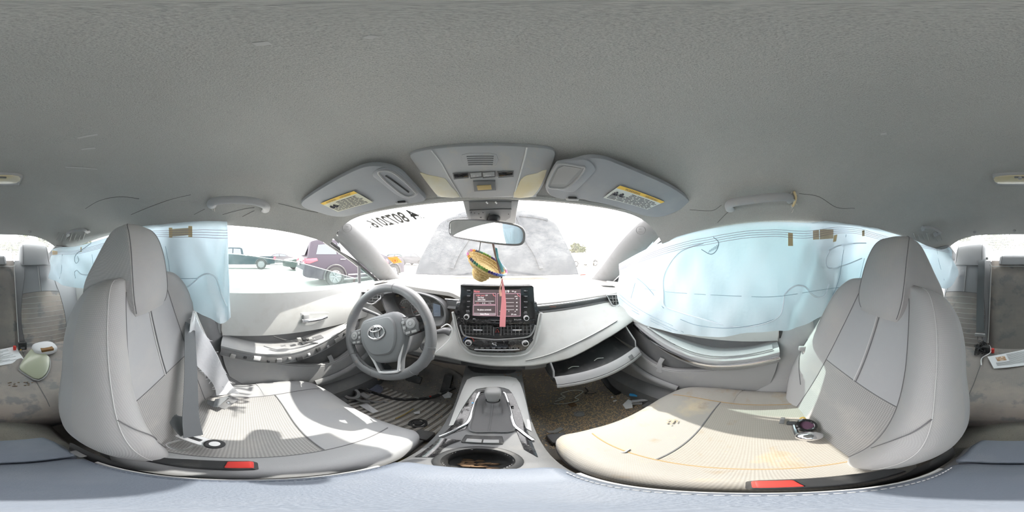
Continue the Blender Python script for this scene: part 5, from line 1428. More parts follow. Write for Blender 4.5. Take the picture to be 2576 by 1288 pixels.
mesh('mirror_glass', *plate(inset(out, MP.ez, .0052) + MP.ez * .0028, MP.ez, .001), M_mirror, mir)
for k in range(5):
    mesh('water_spot', *blob(m_(1285 + random.uniform(-2, 2), 586 + 4.2 * k, .003), (.0008, .0004, .0008), None, 4, 6), M_white, mir)
mesh('mirror_stem', *tube(cr([c - MP.ez * .02, c + V3(.0, .05, .03), cast(WSB, 1245, 548, .004)], 6), .009, 10), M_black, mir)
ball = Pr(1243, 549, .515)
mesh('mirror_ball', *blob(ball, (.020, .02, .018)), M_black, mir)
hs = thing('sensor_housing', 'dark grey sensor housing at the top of the windscreen behind the mirror', 'sensor housing', tuple(cast(WSB, 1240, 540)))
q = [(1164, 507), (1305, 507), (1300, 535), (1295, 575), (1288, 590), (1190, 590), (1180, 560), (1174, 545)]
hp0 = fit_plane([cast(WSB, x, y, .012) for x, y in ((1170, 512), (1300, 512), (1290, 580), (1185, 580))], (0, 0, 1))
P = [hp0.hit(x, y) for x, y in q]
mesh('housing_shell', *plate(P, hp0.ez, .02, .004), M_darkgrey, hs)
q2 = [(1179, 509), (1287, 509), (1286, 528), (1284, 548), (1272, 556), (1185, 553), (1181, 530)]
mesh('housing_cover', *plate([hp0.hit(x, y, .004) for x, y in q2], hp0.ez, .004, .002), M_dark, hs)
mesh('housing_rib', *tube([hp0.hit(1181, 529, .005), hp0.hit(1287, 526, .005)], .0012, 5), M_black, hs)
for k in range(9):
    mesh('chip', *blob(hp0.hit(random.uniform(1185, 1282), random.uniform(528, 548), .0045), (.0018, .001, .0012), None, 4, 6), M_black, hs)
for x in (1223, 1246): mesh('clip', *tube([hp0.hit(x, 508, .006), hp0.hit(x + 4, 512, .008)], .0022, 5), M_white, hs)

# ================================================================== hat ornament and ribbon pendant
hc = Pr(1219, 672, .50)
hx = unit(V3(.62, .05, -.36))                      # long axis of the brim as seen
vw = unit(CAM - hc)
haxis = unit(np.cross(hx, vw) * 1.0)
haxis = haxis if haxis[2] < 0 else -haxis
haxis = unit(haxis * .94 + -vw * .34)
hat = thing('straw_hat', 'tiny woven straw hat with a rainbow edge hanging from the mirror', 'hat ornament', tuple(hc))
M_straw = mat('straw', (.55, .38, .15), .85, bump=(700, .6), var=(260, (.80, .64, .34), .45, .62), var2=(120, (.30, .19, .07), .58, .72))
brim = lathe([(.026, .0), (.034, .004), (.046, .003), (.057, -.004), (.064, -.016), (.0665, -.019), (.062, -.013), (.054, .000), (.044, .007), (.034, .009), (.027, .008)], hc, haxis, 48, hx)
mesh('brim', *brim, M_straw, hat)
mesh('crown', *lathe([(.0275, .004), (.0285, .014), (.0275, .026), (.024, .036), (.017, .043), (.008, .046), (0, .0465)], hc, haxis, 36, hx), M_straw, hat)
u_ = unit(hx - haxis * np.dot(hx, haxis)); w_ = np.cross(haxis, u_)
for k in range(5):
    rr_ = (.032, .040, .048, .056, .062)[k]; hh_ = (.0045, .004, .002, -.004, -.014)[k]
    mesh('braid', *tube([hc + haxis * (hh_ + .001) + (u_ * math.cos(a) + w_ * math.sin(a)) * rr_ for a in np.linspace(0, 2 * PI, 49)[:-1]], .0022, 6, True), M_straw, hat)
    mesh('braid', *tube([hc + haxis * (.009 + .008 * k) + (u_ * math.cos(a) + w_ * math.sin(a)) * (.0285, .0285, .0275, .0245, .0185)[k] for a in np.linspace(0, 2 * PI, 33)[:-1]], .0024, 6, True), M_straw, hat)
rain = [(.55, .45, .50), (.70, .25, .45), (.85, .40, .08), (.12, .14, .20), (.10, .28, .18), (.25, .45, .10), (.18, .30, .06), (.10, .07, .22), (.12, .12, .42), (.20, .32, .62), (.50, .68, .80), (.72, .78, .82), (.45, .18, .32)]
RM = [mat('ribbon_%d' % k, c_, .8) for k, c_ in enumerate(rain)]
for k in range(52):
    a = PI + (k / 52) * 2 * PI
    c0 = hc + haxis * -.0185 + (u_ * math.cos(a) + w_ * math.sin(a)) * .0668
    tg = -u_ * math.sin(a) + w_ * math.cos(a)
    kk = k if k < 26 else 51 - k
    mesh('ribbon_wrap', *rbox(c0, (.0078, .0062, .0085), .0022, (tg, u_ * math.cos(a) + w_ * math.sin(a), haxis), 1), RM[min(12, int(kk / 2))], hat)
mesh('hanging_cord', *tube([m_(1209, 609, -.008), Pr(1205, 634, .50)], .0013, 6), M_seam, hat)
pen = thing('ribbon_pendant', 'pink ribbon pendant on a braided cord with a teal tag hanging from the mirror', 'pendant', tuple(Pr(1262, 700, .485)))
M_pink = cloth_thin('pink_ribbon', (.88, .50, .52), .3)
M_teal = mat('teal_tag', (.16, .48, .55), .6)
M_braid = mat('brown_braid', (.24, .17, .16), .9, bump=(300, .8))
mesh('cord', *tube(cr([m_(1240, 613, .004), Pr(1246, 640, .49), Pr(1254, 670, .485), Pr(1262, 700, .48)], 8), .0032, 7), M_braid, pen)
tl = [Pr(x, y, .484) for x, y in ((1245, 622), (1251, 625), (1255, 650), (1262, 664), (1268, 682), (1262, 686), (1255, 668), (1249, 645))]
mesh('tag', *plate(tl, CAM - tl[0], .003, .0008), M_teal, pen)
mesh('pink_ribbon', *ribbon(cr([Pr(1263, 702, .478), Pr(1266, 730, .475), Pr(1267, 765, .474), Pr(1265, 800, .474), Pr(1264, 822, .474)], 6), [.004 + .013 * min(1, t * 1.6) for t in np.linspace(0, 1, 25)], CAM - Pr(1265, 760, .47), .001), M_pink, pen)
mesh('tassel', *ribbon(cr([Pr(1262, 704, .479), Pr(1258, 728, .477), Pr(1260, 745, .477)], 6), [.003] * 7 + [.007] * 6, CAM - Pr(1260, 730, .47), .001), cloth_thin('cream_ribbon', (.85, .66, .56), .3), pen)

# ================================================================== curtain airbags
def curtain(cols, label, name='curtain_airbag', nv=26, nu=5, seed=0, amp=.010):
    rows_ = []
    for tx, ty, bx, by, xt, xm, xb in cols:
        a = Px(tx, ty, xt); b = Px(bx, by, xb)
        rows_.append(np.r_[a, b, xm])
    rows_ = interp_rows(rows_, nu)
    P = []
    for i, r in enumerate(rows_):
        a, b, xm = r[:3], r[3:6], r[6]
        row = []
        for t in np.linspace(0, 1, nv):
            p = a + (b - a) * t
            lin = a[0] + (b[0] - a[0]) * t
            p = p.copy(); p[0] = lin + (xm - (a[0] + b[0]) / 2) * math.sin(PI * t)
            w = math.sin(i * .55 + seed) * math.sin(t * 7 + i * .2) + .6 * math.sin(i * 1.3 + 2 + seed) * math.sin(t * 11 + seed)
            p[0] += amp * w * min(1, t * 4)
            row.append(p)
        P.append(row)
    P = np.array(P)
    sgn = math.copysign(1, cols[0][4])
    o = mesh(name, *sheet(P, .003, (-sgn, 0, 0)), M_bag)
    tag(o, label, 'airbag')
    return o, P, bvh_of(*sheet(P))
cp = [(1557, 664, 1556, 768, .575, .555, .545), (1600, 640, 1590, 797, .585, .555, .540), (1660, 611, 1650, 826, .592, .555, .530), (1730, 588, 1722, 841, .592, .545, .520), (1800, 573, 1775, 849, .592, .54, .515), (1880, 561, 1862, 839, .592, .54, .515),
      (1950, 558, 1950, 832, .592, .54, .52), (2020, 560, 2004, 828, .592, .575, .56), (2062, 558, 2056, 800, .594, .592, .59), (2105, 553, 2108, 774, .596, .600, .604), (2165, 560, 2165, 754, .596, .602, .606), (2230, 582, 2225, 740, .585, .59, .595), (2300, 603, 2300, 722, .56, .55, .55), (2345, 614, 2345, 714, .53, .50, .48), (2382, 620, 2386, 726, .475, .45, .44), (2393, 628, 2411, 692, .435, .42, .40)]
bagP, PP, PB = curtain(cp, 'long pale blue curtain airbag hanging over the passenger window', seed=1)
cd = [(571, 555, 580, 800, -.592, -.56, -.52), (545, 554, 562, 812, -.592, -.555, -.515), (500, 555, 520, 797, -.592, -.55, -.52), (450, 558, 462, 766, -.594, -.58, -.58), (405, 562, 412, 735, -.594, -.595, -.60), (370, 567, 378, 716, -.592, -.595, -.60), (330, 576, 334, 705, -.582, -.58, -.58), (285, 592, 288, 718, -.565, -.54, -.52), (240, 606, 243, 726, -.54, -.52, -.50), (190, 620, 196, 724, -.50, -.48, -.47), (150, 622, 155, 716, -.46, -.45, -.44), (130, 628, 122, 700, -.435, -.425, -.41)]
bagD, PD, DB = curtain(cd, 'pale blue curtain airbag cut short and hanging behind the driver seat', seed=4)
def on_bag(bv, pts, r, m, parent, name, n=6, off=.002):
    q = []
    for x, y in pts:
        try: q.append(cast(bv, x, y, off))
        except ValueError: pass
    if len(q) > 1: mesh(name, *tube(cr(q, n), r, 5), m, parent)
for k in range(4):                                                  # woven reference lines
    f = .085 + .022 * k
    on = PP[:, 0] * (1 - f) + PP[:, -1] * f
    q = []
    for i in range(len(PP)):
        t = f * (PP.shape[1] - 1); j = int(t); q.append(PP[i, j] * (1 - (t - j)) + PP[i, j + 1] * (t - j) + V3(-.0025, 0, 0))
    mesh('printed_line', *tube(q, .0009, 4), M_bagline, bagP)
    q = []
    f = .11 + .028 * k
    for i in range(len(PD)):
        t = f * (PD.shape[1] - 1); j = int(t); q.append(PD[i, j] * (1 - (t - j)) + PD[i, j + 1] * (t - j) + V3(.0025, 0, 0))
    mesh('printed_line', *tube(q, .0010, 4), M_bagline, bagD)
def line(bv, parent, pts, r=.0012, m=M_bagthread, nm='seam'): on_bag(bv, pts, r, m, parent, nm)
W = M_baghem
line(PB, bagP, [(1770, 612), (1715, 632), (1685, 665), (1670, 700), (1670, 740), (1672, 768), (1700, 782), (1760, 800), (1850, 822), (1920, 815), (1960, 795), (1970, 765), (1972, 742)], .0026, W, 'welt')
line(PB, bagP, [(1972, 742), (1985, 728), (2005, 718), (2025, 722), (2040, 738), (2056, 747), (2075, 742), (2085, 715)], .003, W, 'welt')
line(PB, bagP, [(1712, 803), (1755, 818), (1830, 825), (1910, 815), (1955, 800)], .0011)
line(PB, bagP, [(1622, 726), (1680, 734), (1760, 740), (1860, 745), (1950, 746), (2060, 730), (2160, 715)], .0009)
line(PB, bagP, [(1556, 738), (1590, 765), (1630, 790), (1690, 818), (1720, 836)], .0009); line(PB, bagP, [(1554, 745), (1590, 773), (1640, 802), (1705, 832)], .0009); line(PB, bagP, [(1553, 752), (1590, 780), (1640, 808), (1690, 832)], .0009)
line(PB, bagP, [(1570, 680), (1610, 705), (1640, 735), (1670, 775)], .0016); line(PB, bagP, [(1598, 712), (1588, 750), (1572, 782)], .0009)
line(PB, bagP, [(2128, 590), (2120, 640), (2110, 700), (2090, 752)], .001, M_bagthread, 'thread'); line(PB, bagP, [(2174, 650), (2165, 690), (2156, 728)], .001, M_bagthread, 'thread')
line(PB, bagP, [(2086, 630), (2110, 618), (2150, 612), (2178, 612)], .0028, W, 'welt'); line(PB, bagP, [(2086, 632), (2078, 655), (2084, 674), (2120, 668), (2168, 650)], .0028, W, 'welt')
line(PB, bagP, [(1795, 597), (1808, 610), (1803, 630), (1788, 640), (1765, 628)], .0014, M_bagthread, 'pucker')
for k in range(6): line(PB, bagP, [(1783 + 4 * k, 636 - 2 * k), (1787 + 4.2 * k, 629 - 3 * k)], .0009, M_bagthread, 'pucker')
line(PB, bagP, [(2320, 640), (2318, 665), (2330, 690), (2340, 705)], .003, W, 'welt'); line(PB, bagP, [(2355, 618), (2362, 660), (2375, 705)], .001, M_bagthread, 'thread')
line(DB, bagD, [(448, 718), (470, 722), (490, 708), (505, 695), (522, 689), (542, 698), (552, 720), (560, 745), (572, 770), (580, 780)], .003, W, 'welt')
line(DB, bagD, [(416, 620), (424, 660), (430, 690), (452, 700), (500, 700)], .0011); line(DB, bagD, [(575, 620), (582, 690), (583, 740), (574, 765)], .0016)
line(DB, bagD, [(230, 612), (212, 625), (192, 640), (188, 655), (192, 662), (198, 655), (195, 645)], .003, W, 'welt'); line(DB, bagD, [(190, 700), (188, 685), (194, 680), (205, 690), (225, 692)], .003, W, 'welt')
line(DB, bagD, [(228, 600), (232, 640), (236, 680)], .001, M_bagthread, 'thread'); line(DB, bagD, [(157, 640), (155, 680), (150, 702)], .001, M_bagthread, 'thread'); line(DB, bagD, [(282, 590), (284, 612)], .001, M_bagthread, 'thread')
def tape(bv, parent, quad, m=M_tape, nm='tape'):
    q = [V3(x, y, 0) for x, y in quad]; P = []
    try:
        for v in np.linspace(0, 1, 5):
            P.append([cast(bv, *((q[0] * (1 - u) + q[1] * u) * (1 - v) + (q[3] * (1 - u) + q[2] * u) * v)[:2], .002) for u in np.linspace(0, 1, 5)])
    except ValueError: return
    mesh(nm, *sheet(np.array(P), .0006, CAM - P[2][2]), m, parent)
tape(DB, bagD, [(425, 573), (434, 573), (434, 598), (426, 598)]); tape(DB, bagD, [(474, 569), (484, 569), (484, 597), (474, 597)]); tape(DB, bagD, [(434, 576), (474, 574), (474, 592), (434, 595)], mat('brown_scorch', (.62, .56, .42), .9))
tape(PB, bagP, [(1982, 586), (1994, 586), (1994, 619), (1982, 619)]); tape(PB, bagP, [(2098, 592), (2106, 590), (2103, 607), (2095, 609)]); tape(PB, bagP, [(2168, 580), (2174, 579), (2174, 594), (2168, 594)])
tape(PB, bagP, [(2045, 580), (2060, 578), (2060, 602), (2045, 603)], MATS['brown_scorch'], 'scorch'); tape(PB, bagP, [(2062, 577), (2096, 577), (2096, 600), (2062, 602)], MATS['brown_scorch'], 'scorch')
tape(DB, bagD, [(203, 622), (206, 622), (206, 634), (203, 634)]); tape(DB, bagD, [(132, 630), (145, 632), (145, 640), (132, 641)])
# ================================================================== torn side airbag on the driver seat
edge_l = [(484, 785), (480, 812), (478, 840), (482, 880), (492, 915), (515, 940), (538, 970), (545, 995)]
edge_r = [(489, 786), (500, 815), (512, 835), (530, 862), (552, 905), (566, 935), (582, 968), (602, 990)]
L1, R1 = resample(cr([V3(*p, 0) for p in edge_l], 5), 30), resample(cr([V3(*p, 0) for p in edge_r], 5), 30)
P = []
for i, (a, b) in enumerate(zip(L1, R1)):
    row = []
    for t in np.linspace(0, 1, 10):
        x, y = a[0] + (b[0] - a[0]) * t, a[1] + (b[1] - a[1]) * t
        row.append(Px(x, y, -.50 - .035 * t + .012 * math.sin(i * .5 + t * 5) - .0006 * i))
    P.append(row)
P = np.array(P)
tb = tag(mesh('torn_airbag', *sheet(P, .002, (1, 0, 0)), M_bagwhite), 'torn white side airbag with frayed edges hanging beside the driver seat', 'airbag')
for k in range(60):
    i = random.randrange(0, 30); e = random.choice((0, -1)) if i < 26 else random.choice((0, -1, 4))
    a = P[i, e]; b = a + V3(random.uniform(-.004, .010), random.uniform(-.012, .012), random.uniform(-.014, .004))
    mesh('frayed_thread', *tube(cr([a, (a + b) / 2 + V3(.003, 0, .002), b], 3), .0009, 4), M_bagwhite, tb)

# ================================================================== seat belts
def latch(c, ax, ay, az, name, m=M_chrome):
    pass
b1 = thing('seat_belt', 'dark grey belt webbing hanging slack across the driver seat', 'seat belt', (-.27, -.10, -.62))
pts = cr([V3(-.620, -.215, .02), V3(-.618, -.218, -.15), V3(-.60, -.205, -.22), V3(-.52, -.185, -.27), V3(-.42, -.148, -.40), V3(-.32, -.115, -.54), V3(-.268, -.092, -.615)], 8)
mesh('webbing', *ribbon(pts, .046, V3(.55, .80, .25)), M_belt, b1)
tip = V3(-.262, -.088, -.625)
ax_, ay_ = unit(V3(.3, .8, -.1)), unit(V3(.8, -.35, -.1)); az_ = np.cross(ax_, ay_); az_ = az_ if az_[2] > 0 else -az_
mesh('latch_plate', *rbox(tip, (.075, .032, .010), .004, (ax_, ay_, az_)), M_white, b1)
mesh('latch_slot', *rbox(tip + az_ * .004, (.03, .010, .006), .002, (ax_, ay_, az_)), M_black, b1)
mesh('latch_cap', *lathe([(.019, 0), (.019, .008), (.016, .011), (.010, .011), (.009, .009), (0, .009)], tip + ax_ * .042 + az_ * .001, az_, 22), M_black, b1)
mesh('latch_disc', *lathe([(.010, 0), (.010, .013), (0, .0135)], tip + ax_ * .042, az_, 20), M_white, b1)
tg = [tip + ay_ * .022 + ax_ * d + az_ * .002 for d in (-.016, .018)]
mesh('latch_tongue', *tube(cr([tg[0], tg[0] + ay_ * .03, tg[1] + ay_ * .03, tg[1]], 4), .004, 6, ry=.0015, up=az_), M_chrome2, b1)
fl2 = cr([tip + V3(-.01, -.01, .0), V3(-.30, -.13, -.60), V3(-.33, -.16, -.58), V3(-.36, -.155, -.63)], 6)
mesh('webbing', *ribbon(fl2, .040, V3(.3, .5, .8)), M_belt, b1)
fl3 = cr([V3(-.50, -.10, -.66), V3(-.46, -.085, -.625), V3(-.49, -.05, -.635), V3(-.53, -.03, -.66)], 6)
mesh('webbing', *ribbon(fl3, .042, V3(.2, .3, .9)), M_belt, b1)
an = rbox(V3(-.47, -.045, -.628), (.075, .03, .006), .003, (unit(V3(-.8, .5, .1)), unit(V3(.5, .8, 0)), V3(0, 0, 1)))
mesh('anchor_plate', *an, M_dark, b1)
mesh('anchor_rivet', *lathe([(.006, 0), (.006, .003), (0, .004)], V3(-.47, -.045, -.626), (0, 0, 1), 12), M_chrome, b1)
b2 = thing('seat_belt', 'grey belt webbing hanging straight down the pillar beside the passenger seat', 'seat belt', (.60, -.24, -.5))
pts = cr([V3(.630, -.22, .03), V3(.628, -.235, -.15), V3(.600, -.245, -.33), V3(.588, -.25, -.47), V3(.592, -.255, -.70)], 8)
mesh('webbing', *ribbon(pts, .046, V3(-1, .25, 0)), M_belt, b2)
lc = Px(2030, 876, .580)
mesh('latch_plate', *rbox(lc, (.062, .022, .012), .005, (unit(V3(.1, 1, .08)), V3(0, -.08, 1), V3(-1, 0, 0))), M_liner_pl, b2)
mesh('latch_tongue', *tube(cr([lc + V3(-.004, -.012, -.010), lc + V3(-.004, -.012, -.035), lc + V3(-.004, .012, -.035), lc + V3(-.004, .012, -.010)], 4), .0035, 6), M_chrome, b2)
b3 = thing('seat_belt', 'dark centre belt hanging down the front of the rear bench', 'seat belt', (.20, -1.0, -.55))
pts = cr([V3(.235, -1.20, -.015), V3(.236, -1.15, -.028), V3(.232, -1.112, -.10), V3(.225, -1.040, -.30), V3(.212, -.968, -.50)], 8)
mesh('webbing', *ribbon(pts, .048, V3(0, 1, .2)), M_belt, b3)
lc = V3(.211, -.960, -.515)
mesh('latch_plate', *rbox(lc, (.066, .014, .024), .005), M_liner_pl, b3)
mesh('latch_tongue', *tube(cr([lc + V3(-.013, .002, -.010), lc + V3(-.011, .006, -.045), lc + V3(.011, .006, -.045), lc + V3(.013, .002, -.010)], 4), .004, 6), M_chrome2, b3)
mesh('belt_guide', *rbox(V3(.235, -1.225, -.018), (.075, .04, .022), .006), M_darkgrey, b3)
def buckle(c, d, label, big=1.0):
    d = unit(d); sx_ = unit(np.cross(d, (0, 0, 1))); up = np.cross(sx_, d)
    b = thing('belt_buckle', label, 'belt buckle', tuple(c))
    mesh('buckle_body', *loft([[V3(c) + d * l + sx_ * a * k + up * q * k for a, q in rrect(.017, .013, .006, 4)] for l, k in ((-.085, .62), (-.06, .72), (-.03, .95), (.0, 1.0), (.03, 1.02), (.045, .98), (.05, .85))]), M_black, b)
    mesh('red_button', *rbox(V3(c) + d * .036 + up * .010, (.026, .030, .011), .003, (sx_, d, up)), M_red, b)
    return b
buckle((-.150, -.035, -.605), V3(.05, .95, .3), 'black belt buckle with red button beside the driver cushion')
buckle((.128, -.045, -.612), V3(-.05, .95, .25), 'black belt buckle with red button beside the stained passenger cushion')
# ================================================================== floor mats and litter
dm = thing('floor_mat', 'ribbed black rubber mat in the driver footwell', 'floor mat', (-.37, .55, -.915))
mo = [(-.60, .26), (-.13, .26), (-.125, .60), (-.15, .80), (-.30, .86), (-.58, .84), (-.61, .60)]
mz = lambda x, y: max(floor_z(x, y), -.918) + .012
out = resample(np.vstack([cr([V3(x, y, 0) for x, y in mo], 5, True), [mo[0] + (0,)]]), 61)[:-1]
P = np.array([[(out[:, 0].mean() + (p[0] - out[:, 0].mean()) * k, .56 + (p[1] - .56) * k, 0) for p in out] for k in np.linspace(1, .02, 14)])
for row in P:
    for p in row: p[2] = mz(p[0], p[1])
V, F = loft(P, True, False)
mesh('mat_sheet', V, F, M_rubber, dm)
mesh('mat_edge', *tube([V3(p[0], p[1], mz(p[0], p[1]) + .004) for p in out], .007, 6, True), M_rubber, dm)
for k in range(22):                                                # moulded ribs, slanting
    x = -.60 + .0285 * k
    pts = [V3(x + .055 * t, .375 + .29 * t, 0) for t in np.linspace(0, 1, 9)]
    pts = [V3(p[0], p[1], mz(p[0], p[1]) + .003) for p in pts if -.59 < p[0] < -.15]
    if len(pts) > 2: mesh('rib', *tube(pts, .0085, 6, ry=.006, up=(0, 0, 1)), M_rib, dm)
for k in range(60):
    x, y = -.50 + .033 * (k % 11), .69 + .025 * (k // 11)
    if x < -.15: mesh('stud', *blob((x + .012 * ((k // 11) % 2), y, mz(x, y) + .002), (.005, .005, .003), None, 4, 6), M_rubber, dm)
pc = cast(bvh_of(V, F), 1052, 1066, .003)
mesh('mat_fixing', *lathe([(.034, 0), (.032, .006), (.024, .008), (.022, .004), (.017, .004), (.015, .010), (.006, .011), (0, .008)], pc, (0, 0, 1), 28), M_black, dm)
FM = bvh_of(V, F)
def fl_hit(px, py, off=.004):
    for b in (FM, FLB):
        try: return cast(b, px, py, off)
        except ValueError: continue
    return Pz(px, py, -.91)
# black trim strip lying across the driver mat
sp = cr([fl_hit(x, y, .018) for x, y in ((905, 978), (935, 990), (975, 1003), (1010, 1009), (1050, 1008), (1085, 1000), (1120, 988), (1148, 975))], 6)
tag(mesh('trim_strip', *tube(sp, .007, 8, ry=.010), M_black), 'long curved black trim strip lying across the driver mat', 'trim strip')
ts = bpy.data.objects['trim_strip']
for k in range(4, len(sp) - 2, 5):
    mesh('clip', *rbox(sp[k] + V3(0, 0, .011), (.016, .008, .010), .002), M_dark if k % 2 else M_clip, ts)
mesh('red_clip', *rbox(sp[int(len(sp) * .72)] + V3(0, 0, .012), (.010, .008, .008), .002), M_red, ts)
# broken plastic housing by the door, blue disc, paper, scraps
bh = thing('broken_housing', 'broken ring shaped plastic housing on the floor below the driver door', 'plastic part', tuple(fl_hit(880, 990)))
c = fl_hit(876, 990, .03)
mesh('ring', *tube([c + V3(.04 * math.cos(a), .028 * math.sin(a), .012 * math.sin(a)) for a in np.linspace(0, 2 * PI, 25)[:-1]], .010, 8, True), M_darkgrey, bh)
mesh('ring_liner', *tube([c + V3(.030 * math.cos(a), .019 * math.sin(a), .012 * math.sin(a) + .004) for a in np.linspace(0, 2 * PI, 25)[:-1]], .005, 6, True), M_black, bh)
mesh('bracket', *tube(cr([c + V3(.03, -.01, -.01), c + V3(.07, .0, -.012), c + V3(.10, .02, -.015)], 4), .010, 6, ry=.006), M_dark, bh)
mesh('bracket', *tube(cr([c + V3(-.02, .03, 0), c + V3(.0, .06, .01), c + V3(.05, .08, .0)], 4), .008, 6), M_black, bh)
mesh('bracket', *rbox(c + V3(.05, .04, -.01), (.05, .03, .02), .005), M_darkgrey, bh)
tag(mesh('speaker_disc', *lathe([(.044, 0), (.042, .006), (.036, .007), (.034, .004), (.012, .004), (.010, .008), (0, .008)], fl_hit(940, 980, .012), (.1, -.2, 1), 28), mat('slate_blue_plastic', (.20, .22, .30), .5)), 'round slate blue plastic disc lying on the driver mat', 'plastic disc')
def scrap(pts, label, m=M_paper, off=.012, lift=(0, .012, .004, .01), nm='paper_scrap', cat='paper'):
    q = [fl_hit(x, y, off + lift[i % len(lift)]) for i, (x, y) in enumerate(pts)]
    return tag(mesh(nm, *plate(q, (0, 0, 1), .001), m, smooth=False), label, cat)
scrap([(903, 1022), (922, 1019), (953, 1038), (938, 1044)], 'curled white paper slip on the driver mat')
scrap([(1040, 1040), (1056, 1038), (1057, 1044), (1044, 1046)], 'small torn white scrap on the mat near the round fixing')
scrap([(1112, 992), (1130, 985), (1140, 990), (1136, 1000), (1120, 1002)], 'crumpled white wrapper beside the centre console on the driver side', M_bagwhite)
tag(mesh('stick', *tube([fl_hit(995, 1055, .008), fl_hit(1018, 1044, .008), fl_hit(1040, 1030, .008)], .0035, 6), mat('twig', (.42, .32, .12), .8)), 'thin yellowish stick lying on the ribbed rubber mat', 'stick')
tag(mesh('plastic_shard', *tube(cr([fl_hit(920, 1008, .012), fl_hit(945, 1016, .02), fl_hit(965, 1012, .014), fl_hit(974, 1015, .012)], 5), .007, 6, ry=.004), M_darkgrey), 'dark grey plastic shard lying on the ribbed rubber mat', 'plastic shard')
# pedals
pdl = thing('pedals', 'brake and accelerator pedals in the driver footwell', 'pedals', (-.33, .74, -.84))
mesh('brake_pedal', *rbox((-.38, .70, -.76), (.085, .012, .05), .005, (V3(1, 0, 0), V3(0, .8, -.5), V3(0, .5, .8))), M_black, pdl)
mesh('pedal_arm', *tube(cr([V3(-.38, .715, -.76), V3(-.39, .78, -.66), V3(-.39, .80, -.56)], 5), .008, 6), M_dark, pdl)
mesh('accelerator', *rbox((-.23, .76, -.80), (.045, .012, .13), .005, (V3(1, 0, .1), V3(0, .8, -.5), V3(0, .5, .8))), M_black, pdl)
tag(mesh('paper_cup', *lathe([(.016, 0), (.019, .02), (.02, .024), (.017, .024), (.015, .004), (0, .004)], fl_hit(943, 954, .02), (.3, .2, 1), 18), mat('tan_card', (.55, .42, .30), .8)), 'small tan cap lying on the floor under the steering wheel', 'cap')
# yellow strip between seat and console
tag(mesh('rail_cover_strip', *tube(cr([V3(-.118, .30, -.86), V3(-.122, .22, -.80), V3(-.125, .12, -.74), V3(-.128, .05, -.71)], 5), .006, 6), mat('yellow_strip', (.55, .38, .06), .6)), 'yellow strip in the gap between driver seat and console', 'strip')
# ---- passenger footwell
pm = thing('floor_mat', 'dark carpet mat buried in grain in the passenger footwell', 'floor mat', (.38, .55, -.915))
out = resample(np.vstack([cr([V3(-x, y, 0) for x, y in mo], 5, True), [(-mo[0][0], mo[0][1], 0)]]), 61)[:-1]
P = np.array([[(out[:, 0].mean() + (p[0] - out[:, 0].mean()) * k, .56 + (p[1] - .56) * k, 0) for p in out] for k in np.linspace(1, .02, 14)])
for row in P:
    for p in row: p[2] = mz(p[0], p[1]) - .004
V, F = loft(P, True, False)
mesh('mat_sheet', V, F, M_carpet, pm); FM2 = bvh_of(V, F)
mesh('mat_fixing', *lathe([(.022, 0), (.021, .008), (.013, .012), (.012, .006), (0, .006)], cast(FM2, 1457, 1043, .003), (0, 0, 1), 22), M_darkgrey, pm)
M_grain = mat('spilt_grain', (.58, .42, .25), .9, var=(400, (.80, .64, .42), .45, .65))
gv, gf = [], []
base_v, base_f = blob((0, 0, 0), (.0042, .0016, .0014), None, 4, 6)
cnt = 0
while cnt < 3800:
    x, y = random.uniform(.13, .60), random.uniform(.335, .84)
    dens = .35 + .65 * math.exp(-((x - .34) / .16) ** 2 - ((y - .48) / .17) ** 2)
    if random.random() > dens: continue
    a = random.uniform(0, PI); ca, sa = math.cos(a), math.sin(a)
    R_ = np.array([[ca, sa, 0], [-sa, ca, 0], [0, 0, 1]])
    gv.append(base_v @ R_ * random.uniform(.7, 1.3) + V3(x, y, mz(x, y) - .002 + random.uniform(0, .003))); k0 = len(base_v) * cnt
    gf += [[i + k0 for i in f] for f in base_f]; cnt += 1
tag(mesh('spilt_grain', np.concatenate(gv), gf, M_grain, loc=(.38, .55, -.91)), 'brown grain spilt all over the passenger floor', 'grain', kind='stuff')
gv, gf, cnt = [], [], 0
while cnt < 700:
    x, y = random.uniform(-.60, -.12), random.uniform(.335, .80)
    if random.random() > .3 + .7 * (x > -.22): continue
    a = random.uniform(0, PI); ca, sa = math.cos(a), math.sin(a)
    gv.append(base_v @ np.array([[ca, sa, 0], [-sa, ca, 0], [0, 0, 1]]) * random.uniform(.5, 1.0) + V3(x, y, mz(x, y) + .003)); k0 = len(base_v) * cnt
    gf += [[i + k0 for i in f] for f in base_f]; cnt += 1
tag(mesh('mat_crumbs', np.concatenate(gv), gf, M_grain, loc=(-.37, .5, -.91)), 'crumbs and grit scattered over the driver mat', 'crumbs', kind='stuff')
def p_hit(px, py, off=.006):
    try: return cast(FM2, px, py, off)
    except ValueError: return cast(FLB, px, py, off)
